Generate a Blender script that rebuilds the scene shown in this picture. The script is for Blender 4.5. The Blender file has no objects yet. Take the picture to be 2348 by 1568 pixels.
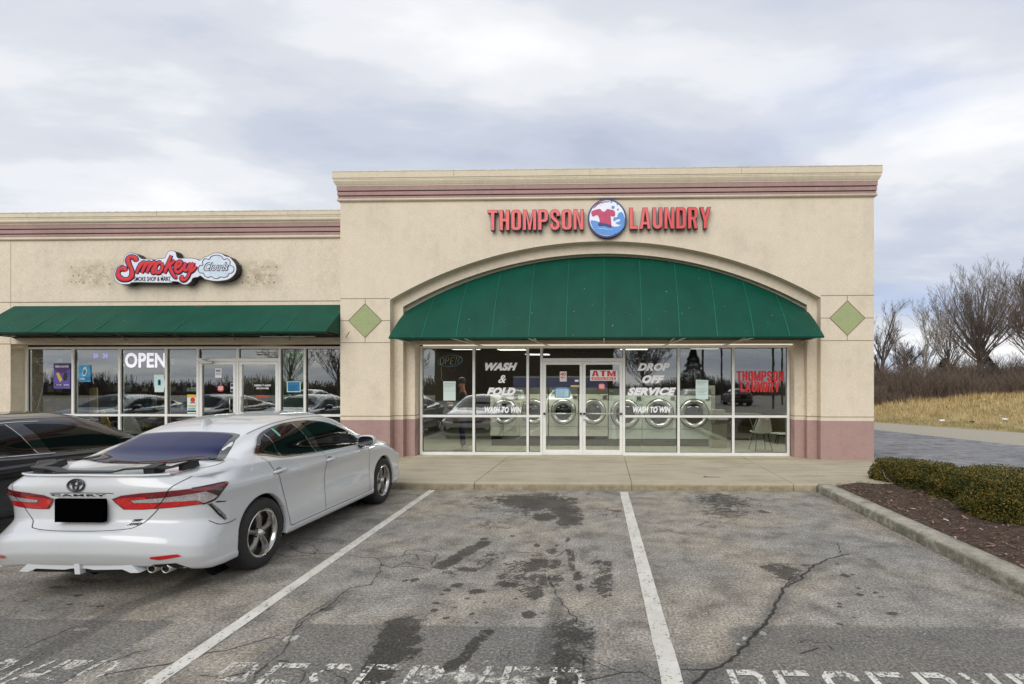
import bpy, bmesh, math, random
import numpy as np
from mathutils import Vector, Matrix, noise
from mathutils.bvhtree import BVHTree
from mathutils.geometry import delaunay_2d_cdt
random.seed(7)
C = bpy.context.scene.collection
SC = bpy.context.scene
# ------------------------------------------------------------------ camera
F, H, HY, PX, T = 1200.0, 1.75, 882.0, 1351.0, 0.0276
CT, ST = math.cos(T), math.sin(T)
cam_d = bpy.data.cameras.new('camera'); cam = bpy.data.objects.new('camera', cam_d); C.objects.link(cam)
cam.location = (0, 0, H); cam.rotation_euler = (math.pi/2, 0, T)
cam_d.sensor_width = 36; cam_d.lens = F/2347*36
cam_d.shift_x = -(PX-1173.5)/2347; cam_d.shift_y = (HY-784)/2347
cam_d.clip_end = 2000; cam_d.clip_start = 0.05
SC.camera = cam
# ------------------------------------------------------------------ sky, sun, exposure
SUN_EL, SUN_AZ = math.radians(34), math.radians(194)     # azimuth clockwise from +Y
W = bpy.data.worlds.new('World'); SC.world = W; W.use_nodes = True
def build_world():
    nt = W.node_tree; N = nt.nodes; L = nt.links; N.clear()
    out = N.new('ShaderNodeOutputWorld'); bg = N.new('ShaderNodeBackground'); bg.inputs[1].default_value = 0.1
    sky = N.new('ShaderNodeTexSky'); sky.sky_type = 'NISHITA'; sky.sun_disc = False
    sky.sun_elevation = SUN_EL; sky.sun_rotation = SUN_AZ; sky.air_density = 1.0; sky.dust_density = 1.2
    tc = N.new('ShaderNodeTexCoord'); sx = N.new('ShaderNodeSeparateXYZ'); L.new(tc.outputs['Generated'], sx.inputs[0])
    def M(op, a, b=None, clamp=False):
        m = N.new('ShaderNodeMath'); m.operation = op; m.use_clamp = clamp
        for i, v in enumerate((a, b)):
            if v is None: continue
            if isinstance(v, (int, float)): m.inputs[i].default_value = v
            else: L.new(v, m.inputs[i])
        return m.outputs[0]
    z = M('ADD', M('MAXIMUM', sx.outputs[2], 0.0), 0.16)
    cx = N.new('ShaderNodeCombineXYZ'); L.new(M('DIVIDE', sx.outputs[0], z), cx.inputs[0]); L.new(M('DIVIDE', sx.outputs[1], z), cx.inputs[1])
    def noi(scale, detail, rough, dist, off):
        mp = N.new('ShaderNodeMapping'); L.new(cx.outputs[0], mp.inputs[0]); mp.inputs['Location'].default_value = off
        mp.inputs['Scale'].default_value = (1.0, 1.5, 1); mp.inputs['Rotation'].default_value = (0, 0, .25)
        n = N.new('ShaderNodeTexNoise'); L.new(mp.outputs[0], n.inputs['Vector']); n.inputs['Scale'].default_value = scale
        n.inputs['Detail'].default_value = detail; n.inputs['Roughness'].default_value = rough; n.inputs['Distortion'].default_value = dist
        return n.outputs[0]
    def ramp(fac, stops):
        r = N.new('ShaderNodeValToRGB'); L.new(fac, r.inputs[0]); e = r.color_ramp.elements
        r.color_ramp.interpolation = 'EASE'
        while len(e) > 1: e.remove(e[-1])
        e[0].position = stops[0][0]; e[0].color = (*stops[0][1], 1)
        for p, c in stops[1:]:
            k = e.new(p); k.color = (*c, 1)
        return r.outputs[0]
    n1 = noi(0.55, 7, .52, .35, (4.72, 2.06, 0)); n2 = noi(1.7, 7, .55, .3, (7.7, 2.0, 0))
    n = M('ADD', M('MULTIPLY', n1, .80), M('MULTIPLY', n2, .20))
    col = ramp(n, [(.37, (4.1, 4.5, 5.5)), (.45, (4.9, 5.25, 6.1)), (.505, (5.8, 6.05, 6.6)), (.555, (7.0, 7.1, 7.4)), (.62, (8.1, 8.1, 8.2))])
    # holes of blue
    n3 = noi(.42, 4, .5, .2, (7.92, 3.10, 0))
    hole = ramp(n3, [(.56, (0, 0, 0)), (.70, (.45,)*3)])
    mx = N.new('ShaderNodeMix'); mx.data_type = 'RGBA'; L.new(hole, mx.inputs[0]); L.new(col, mx.inputs[6])
    blue = N.new('ShaderNodeMix'); blue.data_type = 'RGBA'; blue.inputs[0].default_value = .8
    L.new(sky.outputs[0], blue.inputs[6]); blue.inputs[7].default_value = (3.4, 4.9, 8.6, 1)
    L.new(blue.outputs[2], mx.inputs[7])
    # sky light filtered by the cloud deck
    fl = N.new('ShaderNodeMix'); fl.data_type = 'RGBA'; fl.inputs[0].default_value = .05
    L.new(mx.outputs[2], fl.inputs[6]); L.new(sky.outputs[0], fl.inputs[7])
    L.new(fl.outputs[2], bg.inputs[0]); L.new(bg.outputs[0], out.inputs[0])
build_world()
sd = bpy.data.lights.new('sun', 'SUN'); sun = bpy.data.objects.new('sun', sd); C.objects.link(sun)
sd.energy = 1.5; sd.angle = math.radians(50); sd.color = (1.0, .97, .92)
sdir = Vector((math.sin(SUN_AZ)*math.cos(SUN_EL), math.cos(SUN_AZ)*math.cos(SUN_EL), math.sin(SUN_EL)))
sun.rotation_euler = sdir.to_track_quat('Z', 'Y').to_euler()
SC.view_settings.view_transform = 'Standard'; SC.view_settings.look = 'None'
SC.view_settings.exposure = 0.36; SC.view_settings.gamma = 1
SC.cycles.max_bounces = 8; SC.cycles.transparent_max_bounces = 24; SC.cycles.glossy_bounces = 4
SC.cycles.use_denoising = True; SC.cycles.caustics_reflective = False; SC.cycles.caustics_refractive = False
# ------------------------------------------------------------------ measuring helpers (photo survey -> metres on known planes)
def ray(x, y):
    u = (x-PX)/F; v = -(y-HY)/F
    return (-ST+u*CT, CT+u*ST, v)
def atY(x, y, Y):
    r = ray(x, y); k = Y/r[1]; return Vector((r[0]*k, Y, H+r[2]*k))
def atZ(x, y, z=0.0):
    r = ray(x, y); k = (z-H)/r[2]; return Vector((r[0]*k, r[1]*k, z))
def lin(c):
    c = c/255.0
    return c/12.92 if c <= .04045 else ((c+.055)/1.055)**2.4
def rgb(r, g, b, k=1.0): return (lin(r)*k, lin(g)*k, lin(b)*k)
# ------------------------------------------------------------------ materials
def new_mat(name):
    m = bpy.data.materials.new(name); m.use_nodes = True
    nt = m.node_tree; b = nt.nodes['Principled BSDF']; return m, nt, b
def coords(nt, scale=(1, 1, 1), kind='Object'):
    tc = nt.nodes.new('ShaderNodeTexCoord'); mp = nt.nodes.new('ShaderNodeMapping')
    if kind == 'World':
        g = nt.nodes.new('ShaderNodeNewGeometry'); nt.links.new(g.outputs['Position'], mp.inputs[0])
    else: nt.links.new(tc.outputs[kind], mp.inputs[0])
    mp.inputs['Scale'].default_value = scale
    return mp.outputs[0]
def nnoise(nt, vec, scale, detail=5, rough=.55, dist=0.0):
    n = nt.nodes.new('ShaderNodeTexNoise'); nt.links.new(vec, n.inputs['Vector'])
    n.inputs['Scale'].default_value = scale; n.inputs['Detail'].default_value = detail
    n.inputs['Roughness'].default_value = rough; n.inputs['Distortion'].default_value = dist
    return n.outputs[0]
def nramp(nt, fac, stops, interp='LINEAR'):
    r = nt.nodes.new('ShaderNodeValToRGB'); nt.links.new(fac, r.inputs[0]); e = r.color_ramp.elements
    r.color_ramp.interpolation = interp
    while len(e) > 1: e.remove(e[-1])
    c = stops[0][1]; e[0].position = stops[0][0]; e[0].color = (*c, 1) if len(c) == 3 else c
    for p, c in stops[1:]:
        k = e.new(p); k.color = (*c, 1)
    return r.outputs[0]
def nmix(nt, fac, a, b, blend='MIX'):
    m = nt.nodes.new('ShaderNodeMix'); m.data_type = 'RGBA'; m.blend_type = blend
    for i, v in ((0, fac), (6, a), (7, b)):
        if isinstance(v, (int, float)): m.inputs[i].default_value = v
        elif isinstance(v, tuple): m.inputs[i].default_value = (*v, 1)
        else: nt.links.new(v, m.inputs[i])
    return m.outputs[2]
def nmath(nt, op, a, b=None, clamp=False):
    m = nt.nodes.new('ShaderNodeMath'); m.operation = op; m.use_clamp = clamp
    for i, v in enumerate((a, b)):
        if v is None: continue
        if isinstance(v, (int, float)): m.inputs[i].default_value = v
        else: nt.links.new(v, m.inputs[i])
    return m.outputs[0]
def bump(nt, b, h, strength=.3, dist=.01):
    n = nt.nodes.new('ShaderNodeBump'); n.inputs['Strength'].default_value = strength; n.inputs['Distance'].default_value = dist
    nt.links.new(h, n.inputs['Height']); nt.links.new(n.outputs[0], b.inputs['Normal'])
def simple(name, col, rough=.6, metal=0.0, var=.12, scale=6.0, coat=0.0, spec=.5, bmp=0.0, bscale=60.0):
    m, nt, b = new_mat(name); v = coords(nt, kind='World')
    n = nnoise(nt, v, scale, 6, .6)
    lo = tuple(c*(1-var) for c in col); hi = tuple(min(1, c*(1+var)) for c in col)
    nt.links.new(nramp(nt, n, [(.3, lo), (.7, hi)]), b.inputs['Base Color'])
    b.inputs['Roughness'].default_value = rough; b.inputs['Metallic'].default_value = metal
    b.inputs['Coat Weight'].default_value = coat; b.inputs['Coat Roughness'].default_value = .04
    b.inputs['Specular IOR Level'].default_value = spec
    if bmp: bump(nt, b, nnoise(nt, v, bscale, 4), bmp, .01)
    return m
def emis(name, col, strength):
    m, nt, b = new_mat(name); b.inputs['Base Color'].default_value = (*col, 1)
    b.inputs['Emission Color'].default_value = (*col, 1); b.inputs['Emission Strength'].default_value = strength
    return m
def stucco(name, col, streak=.12):
    m, nt, b = new_mat(name); v = coords(nt, kind='World')
    big = nnoise(nt, v, .9, 6, .6); fine = nnoise(nt, v, 90, 3, .6); mid = nnoise(nt, v, 7, 6, .65)
    vs = coords(nt, (3.0, 3.0, .35), 'World'); st = nnoise(nt, vs, 1.4, 5, .6)
    k = nmath(nt, 'ADD', nmath(nt, 'MULTIPLY', big, .35), nmath(nt, 'MULTIPLY', mid, .3))
    k = nmath(nt, 'ADD', k, nmath(nt, 'MULTIPLY', st, .2)); k = nmath(nt, 'ADD', k, nmath(nt, 'MULTIPLY', fine, .15)); g2_ = nnoise(nt, v, 32, 4, .75)
    lo = tuple(c*(1-streak*1.6) for c in col); hi = tuple(c*(1+streak*.8) for c in col)
    c1 = nramp(nt, k, [(.36, lo), (.5, col), (.64, hi)])
    c1 = nmix(nt, 1.0, c1, nramp(nt, g2_, [(.34, (.88,)*3), (.5, (1.0,)*3), (.66, (1.08,)*3)]), 'MULTIPLY')
    nt.links.new(c1, b.inputs['Base Color']); b.inputs['Roughness'].default_value = .9; b.inputs['Specular IOR Level'].default_value = .25
    bump(nt, b, fine, .45, .006)
    return m
MT = {}
MT['beige'] = stucco('beige_stucco', rgb(223, 210, 188, .97), .09)
MT['beige_trim'] = stucco('beige_trim_stucco', rgb(220, 208, 184, .96), .08)
MT['pink'] = stucco('pink_stucco', rgb(178, 148, 141, .88), .12)
MT['joint'] = simple('joint_dark_beige', rgb(134, 116, 94), .95)  # darker beige of the joint sealant lines
MT['pinkjoint'] = simple('joint_dark_pink', rgb(74, 52, 50), .95)
MT['diamond'] = stucco('green_tile', rgb(168, 178, 130, .92), .08)
MT['coping'] = simple('coping_metal', rgb(190, 186, 168), .5, .2, .25, 12)
MT['alu'] = simple('painted_aluminium', rgb(232, 231, 226), .4, .1, .05, 9)
MT['alu_dark'] = simple('dark_gasket', rgb(38, 38, 36), .6)
MT['steel'] = simple('brushed_steel', rgb(190, 190, 182), .32, .9, .1, 14)
MT['black'] = simple('black_plastic', rgb(24, 24, 25), .45)
MT['gloss_black'] = simple('gloss_black', rgb(20, 20, 24), .12, 0, .1, 5, coat=.8)
MT['white'] = simple('white_paint', rgb(232, 232, 230), .5, 0, .05)
MT['offwhite'] = simple('paper_white', rgb(214, 232, 226), .8, 0, .03)
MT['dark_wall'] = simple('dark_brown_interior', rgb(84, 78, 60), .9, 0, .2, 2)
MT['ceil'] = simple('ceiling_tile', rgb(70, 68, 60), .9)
MT['navy'] = simple('navy_panel', rgb(38, 44, 84), .5)
MT['red'] = simple('red_vinyl', rgb(206, 40, 40), .5, 0, .06)
MT['redface'] = simple('red_acrylic', rgb(222, 62, 58), .35, 0, .06, coat=.3)
MT['redside'] = simple('navy_letter_return', rgb(40, 28, 66), .5)
MT['blueface'] = simple('blue_acrylic', rgb(38, 128, 206), .35, 0, .1, coat=.3)
MT['bluerim'] = simple('navy_rim', rgb(28, 40, 104), .4)
MT['whiteface'] = simple('white_acrylic', rgb(226, 230, 240), .35, 0, .03, coat=.3)
MT['crimson'] = simple('crimson_acrylic', rgb(186, 36, 92), .35, 0, .12, 10)
MT['vinyl'] = simple('white_vinyl_lettering', rgb(250, 250, 252), .5, 0, .03)
MT['purple'] = simple('purple_print', rgb(96, 80, 160), .5, 0, .25, 14)
MT['violet'] = simple('dark_violet_print', rgb(70, 40, 100), .5)
MT['cyan'] = simple('cyan_print', rgb(64, 160, 205), .5, 0, .35, 12)
MT['teal'] = simple('teal_print', rgb(30, 120, 170), .5)
MT['yellow'] = simple('yellow_print', rgb(214, 180, 70), .6)
MT['rubber'] = simple('tyre_rubber', rgb(44, 43, 42), .85, 0, .2, 30, bmp=.3, bscale=120)
MT['rim'] = simple('grey_alloy', rgb(140, 136, 132), .3, .85, .12, 20)
MT['chrome'] = simple('polished_alloy', rgb(205, 203, 198), .14, 1.0, .05)
MT['under'] = simple('underbody', rgb(16, 16, 16), .9)
MT['shut'] = simple('panel_gap', rgb(40, 40, 42), .9)
MT['shoe'] = simple('white_shoe', rgb(225, 222, 214), .6)
MT['jeans'] = simple('dark_denim', rgb(34, 40, 66), .9, 0, .2, 40)
MT['skin'] = simple('skin', rgb(196, 140, 116), .55)
MT['hair'] = simple('dark_hair', rgb(30, 24, 20), .7)
MT['jacket'] = simple('dark_jacket', rgb(38, 38, 40), .85)
MT['mint'] = simple('white_plastic_shell', rgb(240, 244, 240), .4)
MT['washer'] = simple('washer_enamel', rgb(222, 222, 202), .35, .1, .07, 4)
MT['washer2'] = simple('washer_pale_enamel', rgb(214, 224, 210), .35, .1, .07, 4)
MT['panel'] = simple('washer_panel', rgb(96, 98, 92), .45)
MT['wood'] = simple('pale_board', rgb(206, 180, 120), .7)
MT['cab'] = simple('grey_green_cabinet', rgb(140, 142, 120), .6)
MT['shelf'] = simple('shelf_grey', rgb(84, 86, 82), .6)
MT['strip'] = emis('lit_strip', (1, .93, .80), .45)
MT['tube'] = emis('lit_tube', (1, .98, .92), 3.0)
MT['lens'] = emis('lit_ceiling_panel', (1, .98, .9), 18.0); MT['shopfill'] = emis('shop_fill_glow', (1, .98, .9), 9.0)
MT['led'] = emis('lit_white_led', (.93, .9, 1.0), .45)
MT['ledp'] = emis('lit_purple_led', (.25, .15, .7), .8)
MT['neon'] = simple('neon_tube_cream', rgb(246, 244, 206), .3)
MT['neonblue'] = simple('neon_tube_blue', rgb(96, 160, 214), .3)
MT['concrete'] = simple('concrete', rgb(176, 166, 142), .9, 0, .14, 1.6, bmp=.25, bscale=90)
MT['post'] = simple('dark_post', rgb(50, 50, 50), .5)
MT['canvas_seam'] = simple('green_seam', rgb(26, 114, 88), .6)
def canvas():
    m, nt, b = new_mat('green_canvas'); v = coords(nt, kind='World')
    vs = coords(nt, (1.2, 1.2, .5), 'World'); n = nnoise(nt, vs, 2.0, 6, .6); f = nnoise(nt, v, 60, 3)
    g = rgb(4, 80, 62, .80)
    c = nramp(nt, n, [(.3, tuple(x*.86 for x in g)), (.7, tuple(x*1.16 for x in g))])
    sp = nnoise(nt, v, 26, 2, .4); c = nmix(nt, nramp(nt, sp, [(.765, (0, 0, 0)), (.785, (1, 1, 1))]), c, rgb(150, 190, 175))
    nt.links.new(c, b.inputs['Base Color']); b.inputs['Roughness'].default_value = .55; b.inputs['Specular IOR Level'].default_value = .22
    bump(nt, b, f, .08, .004)
    return m
MT['canvas'] = canvas()
def glass(name, tint, ior, rough=0.0, wob=.0007):
    m = bpy.data.materials.new(name); m.use_nodes = True; nt = m.node_tree; nt.nodes.clear()
    o = nt.nodes.new('ShaderNodeOutputMaterial'); mx = nt.nodes.new('ShaderNodeMixShader')
    t = nt.nodes.new('ShaderNodeBsdfTransparent'); g = nt.nodes.new('ShaderNodeBsdfGlossy'); f = nt.nodes.new('ShaderNodeFresnel')
    f.inputs[0].default_value = ior; t.inputs[0].default_value = (*tint, 1); g.inputs['Roughness'].default_value = rough
    g.inputs['Color'].default_value = (.96, 1, .99, 1)
    v = coords(nt, (1, 1, .7), 'World'); n = nnoise(nt, v, 1.3, 3, .5)
    bp = nt.nodes.new('ShaderNodeBump'); bp.inputs['Strength'].default_value = 1; bp.inputs['Distance'].default_value = wob
    nt.links.new(n, bp.inputs['Height']); nt.links.new(bp.outputs[0], g.inputs['Normal'])
    nt.links.new(f.outputs[0], mx.inputs[0]); nt.links.new(t.outputs[0], mx.inputs[1]); nt.links.new(g.outputs[0], mx.inputs[2])
    nt.links.new(mx.outputs[0], o.inputs[0]); return m
MT['glass'] = glass('window_glass', (.92, .97, .94), 3.2)
MT['lensglass'] = glass('lamp_glass', (.9, .9, .9), 1.5, 0, 0)
def dark_glass(name, col, refl=.5):
    m, nt, b = new_mat(name); b.inputs['Base Color'].default_value = (*col, 1)
    b.inputs['Roughness'].default_value = .03; b.inputs['Specular IOR Level'].default_value = refl
    b.inputs['Coat Weight'].default_value = 0
    return m
MT['tint'] = dark_glass('tinted_car_glass', rgb(14, 18, 18), .25)
MT['tintblue'] = dark_glass('blue_tinted_rear_glass', rgb(8, 24, 80), .5); MT['tintblue'].node_tree.nodes['Principled BSDF'].inputs['Metallic'].default_value = 1
# ------------------------------------------------------------------ mesh builder
class MB:
    def __init__(s): s.v = []; s.f = []
    def add(s, vs, fs):
        o = len(s.v); s.v += [tuple(v) for v in vs]; s.f += [tuple(i+o for i in f) for f in fs]; return s
    def box(s, x0, x1, y0, y1, z0, z1):
        vs = [(x, y, z) for z in (z0, z1) for y in (y0, y1) for x in (x0, x1)]
        return s.add(vs, [(0, 2, 3, 1), (4, 5, 7, 6), (0, 1, 5, 4), (2, 6, 7, 3), (0, 4, 6, 2), (1, 3, 7, 5)])
    def prism(s, poly, y0, y1):                      # polygon in (x, z), thickness y0..y1 (y0 front)
        n = len(poly)
        a = sum(poly[i][0]*poly[(i+1) % n][1]-poly[(i+1) % n][0]*poly[i][1] for i in range(n))
        if a < 0: poly = poly[::-1]
        vs = [(p[0], y0, p[1]) for p in poly]+[(p[0], y1, p[1]) for p in poly]
        fs = [tuple(range(n)), tuple(range(2*n-1, n-1, -1))]+[(i, i+n, (i+1) % n+n, (i+1) % n) for i in range(n)]
        return s.add(vs, fs)
    def prism_z(s, poly, z0, z1):
        n = len(poly)
        a = sum(poly[i][0]*poly[(i+1) % n][1]-poly[(i+1) % n][0]*poly[i][1] for i in range(n))
        if a < 0: poly = poly[::-1]
        vs = [(p[0], p[1], z0) for p in poly]+[(p[0], p[1], z1) for p in poly]
        fs = [tuple(range(n-1, -1, -1)), tuple(range(n, 2*n))]+[(i, (i+1) % n, (i+1) % n+n, i+n) for i in range(n)]
        return s.add(vs, fs)
    def prism_x(s, poly, x0, x1):                    # polygon in (y, z)
        n = len(poly)
        vs = [(x0, p[0], p[1]) for p in poly]+[(x1, p[0], p[1]) for p in poly]
        fs = [tuple(range(n-1, -1, -1)), tuple(range(n, 2*n))]+[(i, (i+1) % n, (i+1) % n+n, i+n) for i in range(n)]
        return s.add(vs, fs)
    def grid(s, rows, closed=False):
        n = len(rows[0]); vs = [p for r in rows for p in r]; fs = []
        for i in range(len(rows)-1):
            for j in range(n if closed else n-1):
                k = (j+1) % n; fs.append((i*n+j, i*n+k, (i+1)*n+k, (i+1)*n+j))
        return s.add(vs, fs)
    def tube(s, pts, r, n=8, cap=True, flat=None):
        pts = [Vector(p) for p in pts]; m = len(pts); rows = []; up = None
        for i, p in enumerate(pts):
            t = (pts[min(i+1, m-1)]-pts[max(i-1, 0)]).normalized()
            if up is None: up = Vector((0, 0, 1)) if abs(t.z) < .9 else Vector((1, 0, 0))
            a = t.cross(up)
            if a.length < 1e-4: a = t.cross(Vector((0, 1, 0)))
            a.normalize(); b = a.cross(t).normalized(); up = b
            rr = r[i] if isinstance(r, (list, tuple)) else r
            row = []
            for k in range(n):
                q = a*math.cos(k*2*math.pi/n)*rr+b*math.sin(k*2*math.pi/n)*rr
                if flat is not None: q.y *= flat
                row.append(tuple(p+q))
            rows.append(row)
        s.grid(rows, True)
        if cap:
            o = len(s.v)-m*n; s.f.append(tuple(o+k for k in range(n-1, -1, -1))); s.f.append(tuple(o+(m-1)*n+k for k in range(n)))
        return s
    def lathe(s, prof, c, axis='x', n=32, sgn=1):    # prof: (radius, offset along axis)
        rows = []
        for r, h in prof:
            row = []
            for k in range(n):
                a = k*2*math.pi/n; u, w = r*math.cos(a), r*math.sin(a)
                row.append({'x': (c[0]+sgn*h, c[1]+u, c[2]+w), 'y': (c[0]+u, c[1]+sgn*h, c[2]+w), 'z': (c[0]+u, c[1]+w, c[2]+sgn*h)}[axis])
            rows.append(row)
        return s.grid(rows, True)
    def build(s, name, mat, parent=None, smooth=False, auto=None):
        me = bpy.data.meshes.new(name); me.from_pydata(s.v, [], s.f); me.update()
        if mat is not None: me.materials.append(MT[mat] if isinstance(mat, str) else mat)
        if smooth or auto is not None:
            me.polygons.foreach_set('use_smooth', [True]*len(me.polygons))
            if auto is not None: me.set_sharp_from_angle(angle=math.radians(auto))
        o = bpy.data.objects.new(name, me); C.objects.link(o)
        if parent is not None:
            o.parent = parent; o.location = -Vector(parent.get('_org', (0, 0, 0)))
        return o
def tag(o, label=None, cat=None, group=None, kind=None):
    if label: o['label'] = label
    if cat: o['category'] = cat
    if group: o['group'] = group
    if kind: o['kind'] = kind
    return o
def thing(name, label, cat, loc=(0, 0, 0), group=None):
    """Empty at the thing's base; parts are written in world metres when built and shifted back by the base."""
    o = bpy.data.objects.new(name, None); C.objects.link(o); o.location = loc; o['_org'] = tuple(loc); o.empty_display_size = .2
    return tag(o, label, cat, group)
def subthing(name, mb, mat, parent, **k):
    o = mb.build(name, mat, parent, **k); o['_org'] = (0, 0, 0); return o
def copy_thing(o, loc=None, label=None, parent=None):
    c = o.copy(); C.objects.link(c)
    if parent is not None: c.parent = parent
    if loc is not None: c.location = loc
    if label: c['label'] = label
    for ch in list(o.children): copy_thing(ch, parent=c)
    return c
# 2-D outline shapes through a filled curve (handles holes)
def outline_mesh(name, loops, depth, mat, parent=None, side=None, place=None, off=0.0):
    cu = bpy.data.curves.new(name, 'CURVE'); cu.offset = off; cu.dimensions = '2D'; cu.fill_mode = 'BOTH'; cu.extrude = depth/2
    for lp in loops:
        sp = cu.splines.new('POLY'); sp.points.add(len(lp)-1)
        for i, p in enumerate(lp): sp.points[i].co = (p[0], p[1], 0, 1)
        sp.use_cyclic_u = True
    return _curve_to_mesh(name, cu, mat, parent, side, place)
def _curve_to_mesh(name, cu, mat, parent, side, place):
    tmp = bpy.data.objects.new('tmp', cu); C.objects.link(tmp)
    dg = bpy.context.evaluated_depsgraph_get(); dg.update()
    me = bpy.data.meshes.new_from_object(tmp.evaluated_get(dg)); bpy.data.objects.remove(tmp); bpy.data.curves.remove(cu)
    me.name = name; me.materials.clear(); me.materials.append(MT[mat] if isinstance(mat, str) else mat)
    if side: me.materials.append(MT[side])
    n = len(me.vertices); co = np.empty(n*3, 'f'); me.vertices.foreach_get('co', co); co = co.reshape(-1, 3)
    place(co, me) if place else None
    for p in me.polygons:
        if side: p.material_index = 0 if abs(p.normal[2]) > .8 else 1
    out = np.stack([co[:, 0], -co[:, 2], co[:, 1]], 1)     # x right, z up, facing -Y
    me.vertices.foreach_set('co', out.astype('f').ravel()); me.update()
    o = bpy.data.objects.new(name, me); C.objects.link(o)
    if parent is not None: o.parent = parent; o.location = -Vector(parent.get('_org', (0, 0, 0)))
    return o
def text_box(name, s, box, Y, depth, mat, parent=None, bold=.0, shear=0.0, side=None, gap=1.0):
    """lettering fitted in a box (px survey x0,y0,x1,y1) on the plane Y"""
    cu = bpy.data.curves.new(name, 'FONT'); cu.body = s; cu.size = 1; cu.offset = bold; cu.extrude = .5; cu.shear = shear
    cu.align_x = 'CENTER'; cu.space_character = 1.0+bold*1.6; cu.space_line = gap; cu.resolution_u = 4; cu.fill_mode = 'BOTH'
    a = atY(box[0], box[3], Y); b = atY(box[2], box[1], Y)
    def place(co, me):
        mn, mx = co.min(0), co.max(0)
        co[:, 0] = a.x+(co[:, 0]-mn[0])/(mx[0]-mn[0])*(b.x-a.x)
        co[:, 1] = a.z+(co[:, 1]-mn[1])/(mx[1]-mn[1])*(b.z-a.z)
        co[:, 2] = -Y+co[:, 2]*depth
    return _curve_to_mesh(name, cu, mat, parent, side, place)
def arc(cx, cy, rx, ry, a0, a1, n=8):
    return [(cx+rx*math.cos(math.radians(a0+(a1-a0)*i/n)), cy+ry*math.sin(math.radians(a0+(a1-a0)*i/n))) for i in range(n+1)]
def smooth_poly(pts, k=6, closed=True):
    n = len(pts); out = []
    for i in range(n if closed else n-1):
        p0, p1, p2, p3 = [pts[(i+d) % n] if closed else pts[min(max(i+d, 0), n-1)] for d in (-1, 0, 1, 2)]
        for j in range(k):
            t = j/k
            out.append(tuple(.5*((2*b)+(-a+c)*t+(2*a-5*b+4*c-d)*t*t+(-a+3*b-3*c+d)*t**3) for a, b, c, d in zip(p0, p1, p2, p3)))
    if not closed: out.append(tuple(pts[-1]))
    return out
def stroke_outline(pts, t):
    L_, R_ = [], []; n = len(pts)
    for i in range(n):
        a = Vector(pts[max(i-1, 0)]); b = Vector(pts[min(i+1, n-1)]); d = (b-a).normalized(); q = Vector((-d.y, d.x))*t/2
        p = Vector(pts[i]); L_.append(tuple(p+q)); R_.append(tuple(p-q))
    return L_+R_[::-1]
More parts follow.
